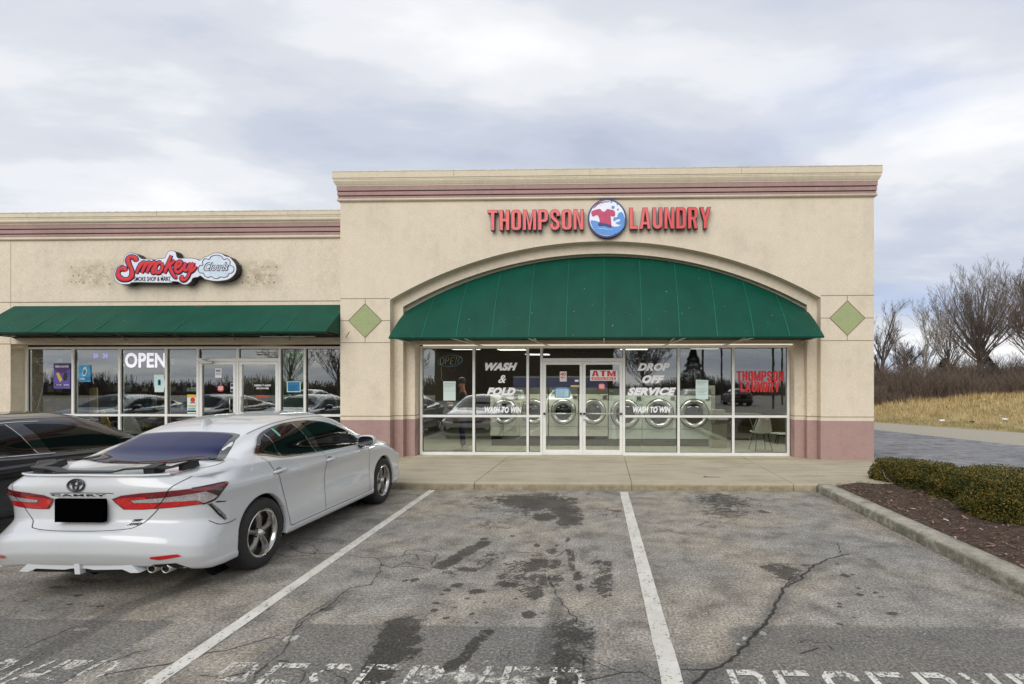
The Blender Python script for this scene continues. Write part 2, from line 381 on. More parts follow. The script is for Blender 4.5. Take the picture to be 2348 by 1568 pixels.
# condensed bold capitals: (width, loops) in a unit-high box
def glyph(ch, w=.50, t=.19):
    rr = lambda x0, y0, x1, y1, r: arc(x1-r, y1-r, r, r, 0, 90)+arc(x0+r, y1-r, r, r, 90, 180)+arc(x0+r, y0+r, r, r, 180, 270)+arc(x1-r, y0+r, r, r, 270, 360)
    tv = .16
    if ch == 'T': return .5, [[(.5-.25-t/2, 0), (.25+t/2, 0), (.25+t/2, 1-tv), (.5, 1-tv), (.5, 1), (0, 1), (0, 1-tv), (.25-t/2, 1-tv)]]
    if ch == 'H': return w, [[(0, 0), (t, 0), (t, .42), (w-t, .42), (w-t, 0), (w, 0), (w, 1), (w-t, 1), (w-t, .58), (t, .58), (t, 1), (0, 1)]]
    if ch == 'O': return w, [rr(0, 0, w, 1, .19), rr(t, tv, w-t, 1-tv, .05)]
    if ch == 'M':
        w = .66; return w, [[(0, 0), (.17, 0), (.17, .62), (w/2-.06, 0), (w/2+.06, 0), (w-.17, .62), (w-.17, 0), (w, 0), (w, 1), (w-.19, 1), (w/2, .38), (.19, 1), (0, 1)]]
    if ch == 'P': return w, [[(0, 0), (t, 0), (t, .38)]+arc(w-.19, .57, .19, .19, -90, 0)+arc(w-.19, .81, .19, .19, 0, 90)+[(0, 1)], [(t, .53)]+arc(w-t-.04, .58, .04, .05, -90, 0)+arc(w-t-.04, .80, .04, .05, 0, 90)+[(t, .85)]]
    if ch == 'R': return w, [[(0, 0), (t, 0), (t, .40), (t+.04, .40), (w-t, 0), (w, 0), (w-.12, .44)]+arc(w-.17, .60, .17, .12, -40, 0)+arc(w-.19, .81, .19, .19, 0, 90)+[(0, 1)], [(t, .55)]+arc(w-t-.04, .60, .04, .05, -90, 0)+arc(w-t-.04, .80, .04, .05, 0, 90)+[(t, .85)]]
    if ch == 'S':
        h = t/2; pts = [(w-h, .66), (w-h, .78)]+arc(w/2, .79, w/2-h, .13, 0, 180, 10)+[(h, .70), (h+.03, .62), (w/2, .5), (w-h-.03, .38), (w-h, .30)]+arc(w/2, .21, w/2-h, .13, 0, -180, 10)+[(h, .22), (h, .34)]
        return w, [stroke_outline(pts, t*.95)]
    if ch == 'N': return w, [[(0, 0), (.165, 0), (.165, .60), (w-.19, 0), (w, 0), (w, 1), (w-.165, 1), (w-.165, .42), (.19, 1), (0, 1)]]
    if ch == 'L': return .42, [[(0, 0), (.42, 0), (.42, tv), (t, tv), (t, 1), (0, 1)]]
    if ch == 'A': return .56, [[(0, 0), (.17, 0), (.20, .2), (.36, .2), (.39, 0), (.56, 0), (.40, 1), (.16, 1)], [(.215, .34), (.345, .34), (.28, .78)]]
    if ch == 'U': return w, [stroke_outline([(t/2, 1), (t/2, .3)]+arc(w/2, .23, w/2-t/2, .14, 180, 360, 10)+[(w-t/2, .3), (w-t/2, 1)], t)]
    if ch == 'D': return w, [[(0, 0)]+arc(w-.2, .2, .2, .2, -90, 0)+arc(w-.2, .8, .2, .2, 0, 90)+[(0, 1)], [(t, tv)]+arc(w-t-.05, .21, .05, .05, -90, 0)+arc(w-t-.05, .79, .05, .05, 0, 90)+[(t, 1-tv)]]
    if ch == 'Y': return .56, [[(.28-t/2, 0), (.28+t/2, 0), (.28+t/2, .38), (.56, 1), (.37, 1), (.28, .62), (.19, 1), (0, 1), (.28-t/2, .38)]]
    return .3, []
def condensed(word, box, Y, depth, mat, parent, side=None, name='letter', joined=False):
    ws = [glyph(c) for c in word]; gap = .075; tot = sum(w for w, _ in ws)+gap*(len(word)-1)
    a = atY(box[0], box[3], Y); b = atY(box[2], box[1], Y); x = 0; allp = []
    for c, (w, loops) in zip(word, ws):
        L_ = [[(a.x+(x+p[0])/tot*(b.x-a.x), a.z+p[1]*(b.z-a.z)) for p in lp] for lp in loops]
        def place(co, me): co[:, 2] += -Y
        if joined: allp += L_
        elif side:
            o = outline_mesh(name, L_, depth, side, parent, None, place); o['_org'] = (0, 0, 0)
            def place2(co, me, d=depth): co[:, 2] += -Y+d/2+.001
            outline_mesh('letter_face', L_, .004, mat, o, None, place2, -.0085)
        else: outline_mesh(name, L_, depth, mat, parent, side, place)
        x += w+gap
    if joined: return outline_mesh(name, allp, depth, mat, parent, side, place)
# ------------------------------------------------------------------ ground, road, sidewalk
def asphalt(name, near):
    m, nt, b = new_mat(name); v = coords(nt, kind='World'); g = nt.nodes.new('ShaderNodeSeparateXYZ'); nt.links.new(v, g.inputs[0])
    big = nnoise(nt, v, .55, 5, .55, .4); mid = nnoise(nt, v, 3.2, 7, .65, .3); agg = nnoise(nt, v, 48, 5, .82); agg2 = nnoise(nt, v, 150, 2, .7)
    warm = rgb(154, 146, 132); cool = rgb(139, 136, 130)
    if not near: warm, cool = rgb(138, 138, 139), rgb(116, 117, 121)
    c = nmix(nt, nramp(nt, big, [(.40, (0, 0, 0)), (.62, (1, 1, 1))]), warm, cool)
    k = nramp(nt, mid, [(.34, (.60,)*3), (.45, (.88,)*3), (.55, (1.08,)*3), (.66, (1.30,)*3)]); c = nmix(nt, 1.0, c, k, 'MULTIPLY')
    if near:
        def att(n):
            a = nt.nodes.new('ShaderNodeAttribute'); a.attribute_name = n; return a.outputs['Fac']
        nz = nmath(nt, 'SUBTRACT', nnoise(nt, v, 9, 6, .7, .5), .5); nf = nmath(nt, 'SUBTRACT', nnoise(nt, v, 45, 4, .7), .5)
        nz = nmath(nt, 'ADD', nmath(nt, 'MULTIPLY', nz, 1.3), nmath(nt, 'MULTIPLY', nf, .7))
        def mask(n, lo, hi, amt=1.0):
            s = nmath(nt, 'ADD', att(n), nmath(nt, 'MULTIPLY', nz, amt))
            return nramp(nt, s, [(lo, (0, 0, 0)), (hi, (1, 1, 1))])
        c = nmix(nt, nmath(nt, 'MULTIPLY', mask('pale', .45, .95, 1.0), .55), c, rgb(170, 166, 158))
        seal = mask('seal', .40, .60, .6); c = nmix(nt, nmath(nt, 'MULTIPLY', seal, .74), c, rgb(108, 106, 102))
        scr = nmath(nt, 'MULTIPLY', mask('seal', .5, .6, 0), nramp(nt, nnoise(nt, coords(nt, (1, 2.6, 1), 'World'), 17, 6, .72, .7), [(.58, (0, 0, 0)), (.66, (1, 1, 1))]))
        c = nmix(nt, nmath(nt, 'MULTIPLY', scr, .35), c, rgb(168, 165, 160))
        c = nmix(nt, nmath(nt, 'MULTIPLY', mask('worn', .62, .78, 1.2), .85), c, rgb(200, 197, 186))
        c = nmix(nt, nmath(nt, 'MULTIPLY', mask('stain', .40, .60, 1.9), .76), c, rgb(44, 41, 35))
        c = nmix(nt, nmath(nt, 'MULTIPLY', mask('soft', .2, 1.0, .7), .62), c, rgb(84, 82, 79))
    ak = nramp(nt, agg, [(.38, (.36,)*3), (.46, (.84,)*3), (.53, (1.05,)*3), (.625, (1.8,)*3)])
    c = nmix(nt, 1.0, c, ak, 'MULTIPLY')
    ak2 = nramp(nt, agg2, [(.36, (.74,)*3), (.64, (1.25,)*3)]); c = nmix(nt, 1.0, c, ak2, 'MULTIPLY')
    if near:
        c = nmix(nt, nmath(nt, 'MULTIPLY', mask('crack', .52, .78, .6), .85), c, rgb(38, 36, 33))
    else:
        vs = coords(nt, (.5, 2.6, 1), 'World'); st = nnoise(nt, vs, 1.0, 6, .65, .4)
        c = nmix(nt, nramp(nt, st, [(.50, (0, 0, 0)), (.66, (.55,)*3)]), c, rgb(168, 164, 160))
    nt.links.new(c, b.inputs['Base Color']); b.inputs['Roughness'].default_value = .88; b.inputs['Specular IOR Level'].default_value = .3
    bump(nt, b, nmath(nt, 'ADD', agg, nmath(nt, 'MULTIPLY', mid, .4)), .6, .008)
    return m
MT['asphalt'] = asphalt('asphalt', True); MT['road'] = asphalt('road_asphalt', False)
# ---- ground survey (cracks, stains)
def Z(region, pts):                                   # zoom-window survey -> ground metres
    ox, oy, sc = region; return [atZ((ox+x/sc)/1.309, (oy+y/sc)/1.309).xy for x, y in pts]
RA, RB, RC, RD, RE = (1200, 1400, 2.1345), (1900, 1650, 2.0034), (0, 1200, 1.806), (0, 1750, 1.957), (1450, 1560, 3.187)
cracks = [Z(RA, p) for p in ([(940, 700), (975, 760), (1010, 840), (1050, 890), (1090, 940), (1120, 965), (1115, 990), (1125, 1010)],
    [(1165, 1210), (1210, 1240), (1310, 1270), (1370, 1300), (1420, 1320), (1540, 1320), (1620, 1350), (1690, 1385)], [(1170, 1385), (1250, 1370), (1320, 1335), (1420, 1320)],
    [(2340, 1010), (2280, 1060), (2260, 1100), (2200, 1160), (2130, 1220), (2050, 1280), (1980, 1310), (1930, 1350), (1880, 1390)],
    [(1980, 1310), (1820, 1305), (1740, 1295), (1660, 1320)], [(1610, 385), (1700, 405), (1780, 425), (1880, 430)])]
cracks += [Z(RB, p) for p in ([(730, 510), (790, 440), (840, 380), (860, 320), (890, 270), (900, 230), (990, 190), (1060, 110), (1150, 65), (1250, 35), (1300, 25)],
    [(1250, 35), (1240, 5), (1225, -40)], [(1000, 550), (1050, 545), (1150, 560), (1200, 600)], [(1000, 625), (1060, 600), (1110, 590)], [(900, 230), (960, 160)])]
cracks += [Z(RC, p) for p in ([(1510, 800), (1560, 790), (1640, 830), (1720, 830), (1850, 840), (1960, 850), (2040, 855), (2120, 850), (2220, 835), (2340, 850)],
    [(1560, 790), (1600, 770), (1680, 780), (1720, 815), (1700, 840), (1560, 850), (1500, 835)], [(2040, 855), (2070, 890), (2060, 930), (2010, 1000), (1900, 1020), (1830, 1060), (1800, 1100), (1700, 1160), (1640, 1200), (1600, 1250)],
    [(2120, 910), (2200, 880), (2280, 900), (2348, 880)], [(2070, 890), (2120, 910), (2200, 900), (2300, 915)], [(2180, 850), (2200, 815), (2290, 812), (2370, 830), (2330, 900)], [(2250, 840), (2270, 880)])]
cracks += [Z(RD, p) for p in ([(1930, 110), (1830, 170), (1750, 225), (1740, 260), (1690, 350), (1620, 440), (1510, 520), (1500, 560), (1515, 590)],
    [(1640, 300), (1530, 335), (1400, 375), (1250, 405), (1130, 440), (950, 485), (700, 520), (600, 540)], [(380, 585), (450, 540), (500, 515), (620, 465), (740, 430), (870, 390)],
    [(1640, 450), (1740, 480), (1780, 520), (1770, 580)], [(1500, 520), (1380, 545), (1250, 555), (1180, 540)], [(160, 380), (240, 345), (330, 300), (450, 250)], [(1900, 510), (1990, 540), (2030, 590)])]
cracks += [Z(RE, p) for p in ([(260, 295), (330, 315), (420, 310), (520, 315), (590, 330)], [(690, 350), (740, 320), (800, 280)], [(930, 1290), (950, 1340), (940, 1400), (960, 1450)])]
def fine(poly, step=.05, jit=.016, seed=0):
    rnd = random.Random(seed); out = []
    for a, b in zip(poly[:-1], poly[1:]):
        n = max(1, int((b-a).length/step)); d = (b-a).normalized(); q = Vector((-d.y, d.x))
        for i in range(n): out.append(a.lerp(b, i/n)+q*rnd.uniform(-jit, jit))
    out.append(poly[-1]); return out
def make_lot():
    x0, x1, y0, y1, st = -6.4, 3.47, 2.55, 8.68, .0145
    nx, ny = int((x1-x0)/st)+1, int((y1-y0)/st)+1
    X, Y = np.meshgrid(np.linspace(x0, x1, nx), np.linspace(y0, y1, ny)); at = {k: np.zeros((ny, nx), 'f') for k in ('crack', 'stain', 'seal', 'soft', 'pale', 'worn')}
    sx, sy = (x1-x0)/(nx-1), (y1-y0)/(ny-1)
    def seg(k, a, b, r, val=1.0, soft=.5):
        soft = max(soft, .5) if k == 'stain' else soft
        R = r*(1+soft)+.03
        i0, i1 = int((min(a.x, b.x)-R-x0)/sx), int((max(a.x, b.x)+R-x0)/sx)+2; j0, j1 = int((min(a.y, b.y)-R-y0)/sy), int((max(a.y, b.y)+R-y0)/sy)+2
        i0, j0 = max(i0, 0), max(j0, 0); i1, j1 = min(i1, nx), min(j1, ny)
        if i0 >= i1 or j0 >= j1: return
        xs, ys = X[j0:j1, i0:i1], Y[j0:j1, i0:i1]; d = b-a; L2 = max(d.length_squared, 1e-9)
        t = np.clip(((xs-a.x)*d.x+(ys-a.y)*d.y)/L2, 0, 1); D = np.hypot(xs-a.x-t*d.x, ys-a.y-t*d.y)
        v = np.clip((1+soft-D/r)/(2*soft), 0, 1)*val; at[k][j0:j1, i0:i1] = np.maximum(at[k][j0:j1, i0:i1], v)
    def stroke(k, pts, r, val=1.0, soft=.5):
        for i in range(len(pts)-1): seg(k, pts[i], pts[i+1], r, val, soft)
    def blob(k, reg, cx, cy, rx, ry, val=1.0, soft=.5):
        soft = max(soft, .55) if k == 'stain' else soft
        c, = Z(reg, [(cx, cy)]); ex, = Z(reg, [(cx+rx, cy)]); ey, = Z(reg, [(cx, cy+ry)])
        ax, ay = abs(ex.x-c.x), abs(ey.y-c.y); R = 1+soft
        i0, i1 = max(0, int((c.x-ax*R-x0)/sx)), min(nx, int((c.x+ax*R-x0)/sx)+2); j0, j1 = max(0, int((c.y-ay*R-y0)/sy)), min(ny, int((c.y+ay*R-y0)/sy)+2)
        if i0 >= i1 or j0 >= j1: return
        D = np.hypot((X[j0:j1, i0:i1]-c.x)/ax, (Y[j0:j1, i0:i1]-c.y)/ay); v = np.clip((1+soft-D)/(2*soft), 0, 1)*val
        at[k][j0:j1, i0:i1] = np.maximum(at[k][j0:j1, i0:i1], v)
    for n, c in enumerate(cracks):
        f = fine(c, .05, .017, n); w = .0095 if n not in (3, 6) else .016
        stroke('crack', f, w, 1.0, .8)
        stroke('soft', c, .10, .35, .9)
    # old wide sealer strokes
    stroke('soft', Z(RC, [(1180, 905), (1000, 1000), (860, 1060), (700, 1110), (600, 1180), (480, 1240)]), .085, 1.0, .4)
    stroke('soft', Z(RD, [(1160, 0), (880, 90), (680, 170), (560, 240), (330, 370), (120, 480)]), .10, 1.0, .4)
    stroke('soft', Z(RD, [(2030, 55), (1960, 110), (1860, 180), (1790, 220)]), .07, .8, .5)
    stroke('soft', Z(RB, [(1290, 55), (1150, 90), (1060, 130), (900, 235), (870, 330), (740, 520), (600, 660), (400, 790)]), .085, .75, .6)
    stroke('soft', Z(RA, [(1010, 850), (1000, 950), (960, 1050), (930, 1180), (890, 1300)]), .06, .95, .5)
    # oil and skid marks
    for a in ((760, 215, 150, 40), (890, 225, 180, 60), (1010, 245, 110, 42), (1085, 340, 92, 46), (930, 320, 90, 30), (1100, 208, 36, 10), (1065, 290, 90, 40)): blob('stain', RA, *a, 1.0, .25)
    for a in ((640, 205, 190, 34, .50), (560, 260, 180, 50, .36), (780, 300, 160, 45, .45), (560, 370, 200, 35, .40), (2060, 215, 190, 52, .72), (2080, 290, 180, 42, .62), (2330, 290, 40, 14, .8), (1960, 360, 160, 50, .35), (1350, 290, 130, 40, .4), (1160, 700, 70, 120, .30), (1290, 700, 80, 140, .42)): blob('stain', RA, *a, .6)
    stroke('stain', Z(RA, [(270, 640), (400, 560), (540, 490)]), .085, .95, .25)
    blob('stain', RA, 430, 660, 120, 30, .62); blob('stain', RA, 290, 680, 80, 20, .5); blob('stain', RA, 560, 590, 130, 70, .45)
    for a in ((520, 420, 130, 90, .86), (520, 560, 130, 110, .66), (690, 430, 90, 80, .62), (250, 540, 130, 80, .55), (700, 600, 90, 100, .60), (900, 540, 45, 50, .85), (920, 640, 40, 50, .8), (240, 620, 130, 28, .8), (480, 720, 90, 38, .85), (515, 240, 34, 18, .95), (808, 195, 24, 22, .9), (700, 245, 26, 18, .6), (450, 905, 80, 32, .95), (570, 893, 26, 8, .8), (310, 752, 28, 9, .95), (1110, 440, 110, 90, .42), (1130, 640, 110, 110, .48), (650, 300, 60, 40, .6)): blob('stain', RE, *a, .45)
    stroke('stain', Z(RE, [(820, 290), (830, 400), (850, 480)]), .03, .7, .6); stroke('stain', Z(RE, [(860, 290), (865, 480)]), .015, .7, .6)
    for a in ((365, 760, 40, 15), (490, 800, 62, 16), (305, 792, 28, 11), (272, 818, 20, 7), (225, 875, 26, 9), (218, 920, 24, 11), (295, 970, 24, 9), (352, 902, 16, 7), (455, 943, 20, 9), (492, 1000, 18, 8), (430, 846, 16, 6), (540, 870, 14, 6), (860, 830, 50, 22), (540, 463, 22, 8), (720, 445, 18, 5), (100, 727, 30, 12), (30, 732, 24, 9), (1735, 846, 0.1, .1), (742, 846, 18, 6)): blob('stain', RA, *a, 1.0, .3)
    for a in ((1275, 155, 30, 11), (1318, 148, 16, 6), (1272, 237, 16, 5), (1357, 231, 16, 5), (1360, 268, 26, 9), (1455, 257, 22, 7), (1492, 281, 20, 6), (1240, 322, 18, 6), (1243, 342, 18, 6), (1555, 383, 34, 10), (1325, 404, 14, 5), (1382, 409, 12, 4), (1240, 445, 20, 10), (1420, 522, 22, 8), (1035, 92, 24, 6), (1228, 83, 14, 4), (900, 120, 110, 40), (940, 170, 60, 22)): blob('stain', RB, *a, .9, .3)
    for a in ((150, 104, 18, 4), (250, 160, 18, 5), (410, 124, 20, 5), (540, 133, 22, 4), (590, 134, 30, 6), (450, 72, 30, 8), (340, 25, 60, 10), (1920, 150, 40, 14), (1915, 180, 12, 4)): blob('stain', RD, *a, .9, .35)
    for a in ((440, 980, 190, 18, .6),): blob('stain', RC, *a, .6)
    rt = random.Random(8)
    for (ax_, bx_, ay_, by_, n_) in ((1015, 1225, 400, 730, 15), (200, 420, 400, 640, 12), (330, 560, 640, 720, 5)):
        for i in range(n_):
            yy = ay_+(by_-ay_)*i/n_; pts = []
            for k in range(6): pts.append((ax_+(bx_-ax_)*k/5+rt.uniform(-10, 10), yy+(16 if k % 2 else -6)+rt.uniform(-5, 5)))
            if rt.random() < .85: stroke('stain', Z(RE, pts[rt.randint(0, 2):]), .012, .80, .6)
    for i in range(26):
        cx0, cy0 = rt.uniform(100, 700), rt.uniform(1040, 1290); stroke('worn', Z(RA, [(cx0, cy0), (cx0+rt.uniform(20, 70), cy0-rt.uniform(10, 30))]), .010, .62, .6)
    for i in range(60):
        cx0, cy0 = rt.uniform(300, 2300), rt.uniform(480, 800); stroke('worn', Z(RB, [(cx0, cy0), (cx0+rt.uniform(10, 60), cy0-rt.uniform(-10, 20))]), .009, .60, .6)
    # bottom darker sealed zone and heavy skids
    ys, = Z(RD, [(400, 213)]); ym, = Z(RA, [(500, 1022)]); yr, = Z(RB, [(1500, 462)])
    def rect(k, xa, xb, yb, ya=2.3, val=1.0, s=.03):
        v = np.clip((X-xa)/s+.5, 0, 1)*np.clip((xb-X)/s+.5, 0, 1)*np.clip((yb-Y)/s+.5, 0, 1); at[k][:] = np.maximum(at[k], v*val)
    rect('seal', -9, Z(RD, [(1010, 235)])[0].x, ys.y, s=.05); rect('seal', Z(RD, [(1760, 240)])[0].x, Z(RA, [(1250, 1030)])[0].x, ym.y, s=.07)
    rect('seal', Z(RB, [(560, 480)])[0].x, 6, yr.y, s=.25); rect('seal', Z(RA, [(1250, 1030)])[0].x, 6, 3.35, val=.8, s=.3)
    stroke('stain', Z(RD, [(2330, 240), (2300, 330), (2260, 420), (2210, 560)]), .10, .9, .2)
    stroke('stain', Z(RA, [(40, 1005), (20, 1100), (0, 1200)]), .13, .8, .2)
    stroke('stain', Z(RA, [(560, 1060), (450, 1160), (380, 1250), (290, 1300)]), .055, .8, .4)
    stroke('stain', Z(RA, [(1100, 1020), (1085, 1100), (1070, 1290), (1060, 1390)]), .13, .72, .35); blob('stain', RA, 1200, 1080, 60, 60, .7); blob('stain', RA, 980, 1370, 120, 40, .8)
    blob('soft', RC, 300, 1000, 420, 60, .7)
    for a in ((1100, 1150, 50, 40), (1090, 1340, 60, 34), (760, 1370, 100, 40), (620, 1350, 120, 50), (400, 1340, 160, 50), (250, 1330, 200, 50), (900, 1330, 90, 40)): blob('worn', RA, *a, .72, .5)
    for a in ((780, 502, 24, 14), (675, 533, 22, 16), (632, 566, 18, 10)): blob('worn', RB, *a, .95, .3)
    for a in ((430, 480, 60, 40), (480, 270, 60, 14), (1710, 320, 50, 30), (1400, 570, 90, 20), (180, 540, 80, 20)): blob('worn', RD, *a, .75, .4)
    for a in ((350, 55, 130, 35), (1180, 280, 180, 80), (1700, 380, 260, 120), (1100, 420, 200, 120), (1950, 200, 300, 120)): blob('pale', RB, *a, .5, .6)
    for a in ((1870, 590, 130, 45), (520, 400, 200, 60), (1900, 380, 250, 60), (350, 860, 300, 140), (2200, 480, 200, 100)): blob('pale', RA, *a, .5, .6)
    co = np.stack([X.ravel(), Y.ravel(), np.zeros(nx*ny)], 1).astype('f')
    idx = np.arange(nx*ny).reshape(ny, nx); q = np.stack([idx[:-1, :-1], idx[:-1, 1:], idx[1:, 1:], idx[1:, :-1]], -1).reshape(-1, 4)
    me = bpy.data.meshes.new('parking_lot'); me.vertices.add(len(co)); me.vertices.foreach_set('co', co.ravel())
    me.loops.add(q.size); me.loops.foreach_set('vertex_index', q.ravel().astype('i')); me.polygons.add(len(q)); me.polygons.foreach_set('loop_start', np.arange(0, q.size, 4, dtype='i'))
    me.update(calc_edges=True)
    for k, v in at.items(): a = me.attributes.new(k, 'FLOAT', 'POINT'); a.data.foreach_set('value', v.ravel())
    me.materials.append(MT['asphalt']); o = bpy.data.objects.new('parking_lot', me); C.objects.link(o); tag(o, 'worn grey asphalt parking lot with cracks and oil stains', kind='structure')
    return o
lot = make_lot()
def structure(mb, name, mat, label=None, **k):
    return tag(mb.build(name, mat, **k), label, kind='structure')
# the lot beyond the surveyed stalls (same asphalt), then open land
structure(MB().add([(-70, -90, -.004), (3.47, -90, -.004), (3.47, 2.55, -.004), (-6.4, 2.55, -.004), (-6.4, 8.69, -.004), (-70, 8.69, -.004)], [(0, 1, 2, 3, 4, 5)]), 'asphalt', 'asphalt')
structure(MB().add([(3.47, -90, -.006), (60, -90, -.006), (60, -3, -.006), (3.47, -3, -.006)], [(0, 1, 2, 3)]), 'asphalt', 'asphalt')
structure(MB().add([(-400, -400, -.05), (400, -400, -.05), (400, 500, -.05), (-400, 500, -.05)], [(0, 1, 2, 3)]), 'ground', simple('earth', rgb(120, 112, 84), .95, 0, .25, .5))
# service road beside the building
e1, e2 = atZ(2003, 985), atZ(2347, 1022); g1, g2 = atZ(2003, 968), atZ(2347, 992)
dv = (e2-e1); far = e1-dv*2.5; near = e2+dv*2.2
gdv = g2-g1; gfar = g1-gdv*2.0; gnear = g2+gdv*2.2
structure(MB().add([(5.0, 9.6, .0), (5.0, -3, .0), (near.x+6, -3, 0), (near.x, near.y, .0), (e2.x, e2.y, 0), (e1.x, e1.y, 0), (far.x, far.y, 0), (-2, far.y, 0), (-2, 25, 0), (5.0, 25, 0)], [tuple(range(9, -1, -1))]), 'road', 'road', 'grey side road running past the building corner')
structure(MB().add([(near.x, near.y, -.002), (gnear.x, gnear.y, -.002), (g2.x, g2.y, -.002), (g1.x, g1.y, -.002), (gfar.x, gfar.y, -.002), (far.x, far.y, -.002), (e1.x, e1.y, -.002), (e2.x, e2.y, -.002)], [tuple(range(8))]), 'gravel_verge', simple('pale_gravel', rgb(166, 158, 142), .95, 0, .35, 22, bmp=.6, bscale=40))
# sidewalk slab with sawn joints
KY = 8.68
def slab(name, xa, xb, ya, yb):
    n = 8; prof = [(ya+.0, -.05), (ya, .095)]+[(ya+.025-.025*math.cos(math.radians(90*i/4)), .095+.025*math.sin(math.radians(90*i/4))) for i in range(1, 5)]+[(yb, .12), (yb, -.05)]
    return MB().prism_x([(p[0], p[1]) for p in prof], xa, xb)
def walk_mat():
    m, nt, b = new_mat('sidewalk_concrete'); v = coords(nt, kind='World'); sep = nt.nodes.new('ShaderNodeSeparateXYZ'); nt.links.new(v, sep.inputs[0])
    n = nnoise(nt, v, 1.3, 7, .6); s = nnoise(nt, coords(nt, (.5, 3, 1), 'World'), 2.2, 6, .6); f = nnoise(nt, v, 120, 3, .7)
    k = nmath(nt, 'ADD', nmath(nt, 'MULTIPLY', n, .5), nmath(nt, 'MULTIPLY', s, .5))
    c = nramp(nt, k, [(.3, rgb(150, 140, 116)), (.5, rgb(176, 166, 143)), (.7, rgb(190, 181, 160))])
    c = nmix(nt, 1.0, c, nramp(nt, f, [(.3, (.85,)*3), (.7, (1.12,)*3)]), 'MULTIPLY')
    mold = nmath(nt, 'MULTIPLY', nramp(nt, sep.outputs[2], [(.06, (1, 1, 1)), (.115, (.0,)*3)]), nramp(nt, nnoise(nt, v, 6, 6, .7), [(.35, (.25,)*3), (.62, (1, 1, 1))]))
    c = nmix(nt, nmath(nt, 'MULTIPLY', mold, .75), c, rgb(112, 98, 62)); nt.links.new(c, b.inputs['Base Color']); b.inputs['Roughness'].default_value = .9
    bump(nt, b, nmath(nt, 'ADD', f, n), .3, .005); return m
MT['walk'] = walk_mat()
jx = [-40, atZ(1085, 1108, .12).x, atZ(1448, 1108, .12).x, atZ(1812, 1106, .12).x]
sw = MB(); wy0 = KY
xs = [-30, -12.1, -9, -5.9, jx[1], jx[2], jx[3], 5.95]
for a, b in zip(xs[:-1], xs[1:]):
    sw.v, sw.f = sw.v, sw.f; s_ = slab('', a+.006, b-.006, wy0, 12.6); sw.add(s_.v, s_.f)
walk = structure(sw, 'sidewalk', 'walk', 'pale concrete sidewalk along the shopfronts')
MB().box(-30, 5.9, KY+.02, 12.5, -.05, .105).build('joint_filler', 'joint', walk)
# side kerb of the planting bed
KX = 3.46
kb = MB(); rnd = random.Random(4); ysk = [KY-.005]
while ysk[-1] > -3: ysk.append(ysk[-1]-.12)
rows = []
for i, y in enumerate(ysk):
    j = lambda a: noise.noise(Vector((y*2.1, a, 3.3)))*.010+noise.noise(Vector((y*9, a, 1.3)))*.006
    x = KX+(0.02 if y > 7 else 0.02*(y-3)/4 if y > 3 else 0)
    rows.append([(x+j(1), y, -.03), (x+.004+j(1), y, .085+j(2)*.5), (x+.03+j(3), y, .122+j(4)*.4), (x+.13, y, .126), (x+.245+j(5), y, .122), (x+.25, y, .02)])
kb.grid(rows); kb.f.append(tuple(range(5, -1, -1)))
def kerb_mat():
    m, nt, b = new_mat('old_kerb_concrete'); v = coords(nt, kind='World'); sep = nt.nodes.new('ShaderNodeSeparateXYZ'); nt.links.new(v, sep.inputs[0])
    n = nnoise(nt, v, 5, 7, .7); f = nnoise(nt, v, 70, 4, .8); c = nramp(nt, n, [(.34, rgb(136, 130, 116)), (.5, rgb(168, 162, 146)), (.64, rgb(186, 180, 164))])
    c = nmix(nt, 1.0, c, nramp(nt, f, [(.36, (.70,)*3), (.52, (1,)*3), (.64, (1.18,)*3)]), 'MULTIPLY')
    face = nramp(nt, sep.outputs[2], [(.095, (1, 1, 1)), (.118, (.0,)*3)]); k = nmath(nt, 'MULTIPLY', face, nramp(nt, nnoise(nt, v, 7, 7, .75, .5), [(.42, (.25,)*3), (.54, (1, 1, 1))]))
    c = nmix(nt, nmath(nt, 'MULTIPLY', k, .72), c, rgb(84, 82, 66)); nt.links.new(c, b.inputs['Base Color']); b.inputs['Roughness'].default_value = .92; bump(nt, b, nmath(nt, 'ADD', f, n), .6, .012); return m
MT['kerb'] = kerb_mat()
structure(kb, 'kerb', 'kerb', 'worn concrete kerb beside the planting bed', smooth=True)
# painted stall lines
def paint_mat():
    m = bpy.data.materials.new('worn_white_paint'); m.use_nodes = True; nt = m.node_tree; b = nt.nodes['Principled BSDF']; o = nt.nodes['Material Output']
    v = coords(nt, kind='World'); n = nnoise(nt, v, 38, 5, .75); n2 = nnoise(nt, v, 4, 4, .6); big = nnoise(nt, coords(nt, (1.2, .5, 1), 'World'), 9, 5, .7)
    c = nramp(nt, n2, [(.3, rgb(196, 192, 180)), (.7, rgb(222, 219, 209))]); nt.links.new(c, b.inputs['Base Color']); b.inputs['Roughness'].default_value = .8
    k = nmath(nt, 'ADD', nmath(nt, 'MULTIPLY', n, .6), nmath(nt, 'MULTIPLY', big, .4)); a = nramp(nt, k, [(.415, (0, 0, 0)), (.445, (1, 1, 1))])
    t = nt.nodes.new('ShaderNodeBsdfTransparent'); mx = nt.nodes.new('ShaderNodeMixShader'); nt.links.new(a, mx.inputs[0]); nt.links.new(t.outputs[0], mx.inputs[1]); nt.links.new(b.outputs[0], mx.inputs[2]); nt.links.new(mx.outputs[0], o.inputs[0])
    return m, k
MT['paint'], _ = paint_mat()
def paint_worn():
    m, k = paint_mat(); m.name = 'badly_worn_paint'
    for n in m.node_tree.nodes:
        if n.type == 'VALTORGB' and abs(n.color_ramp.elements[0].position-.415) < .001: n.color_ramp.elements[0].position = .49; n.color_ramp.elements[1].position = .53
    return m
MT['paintworn'] = paint_worn()
MT['paintmid'] = MT['paint'].copy(); MT['paintmid'].name = 'half_worn_paint'
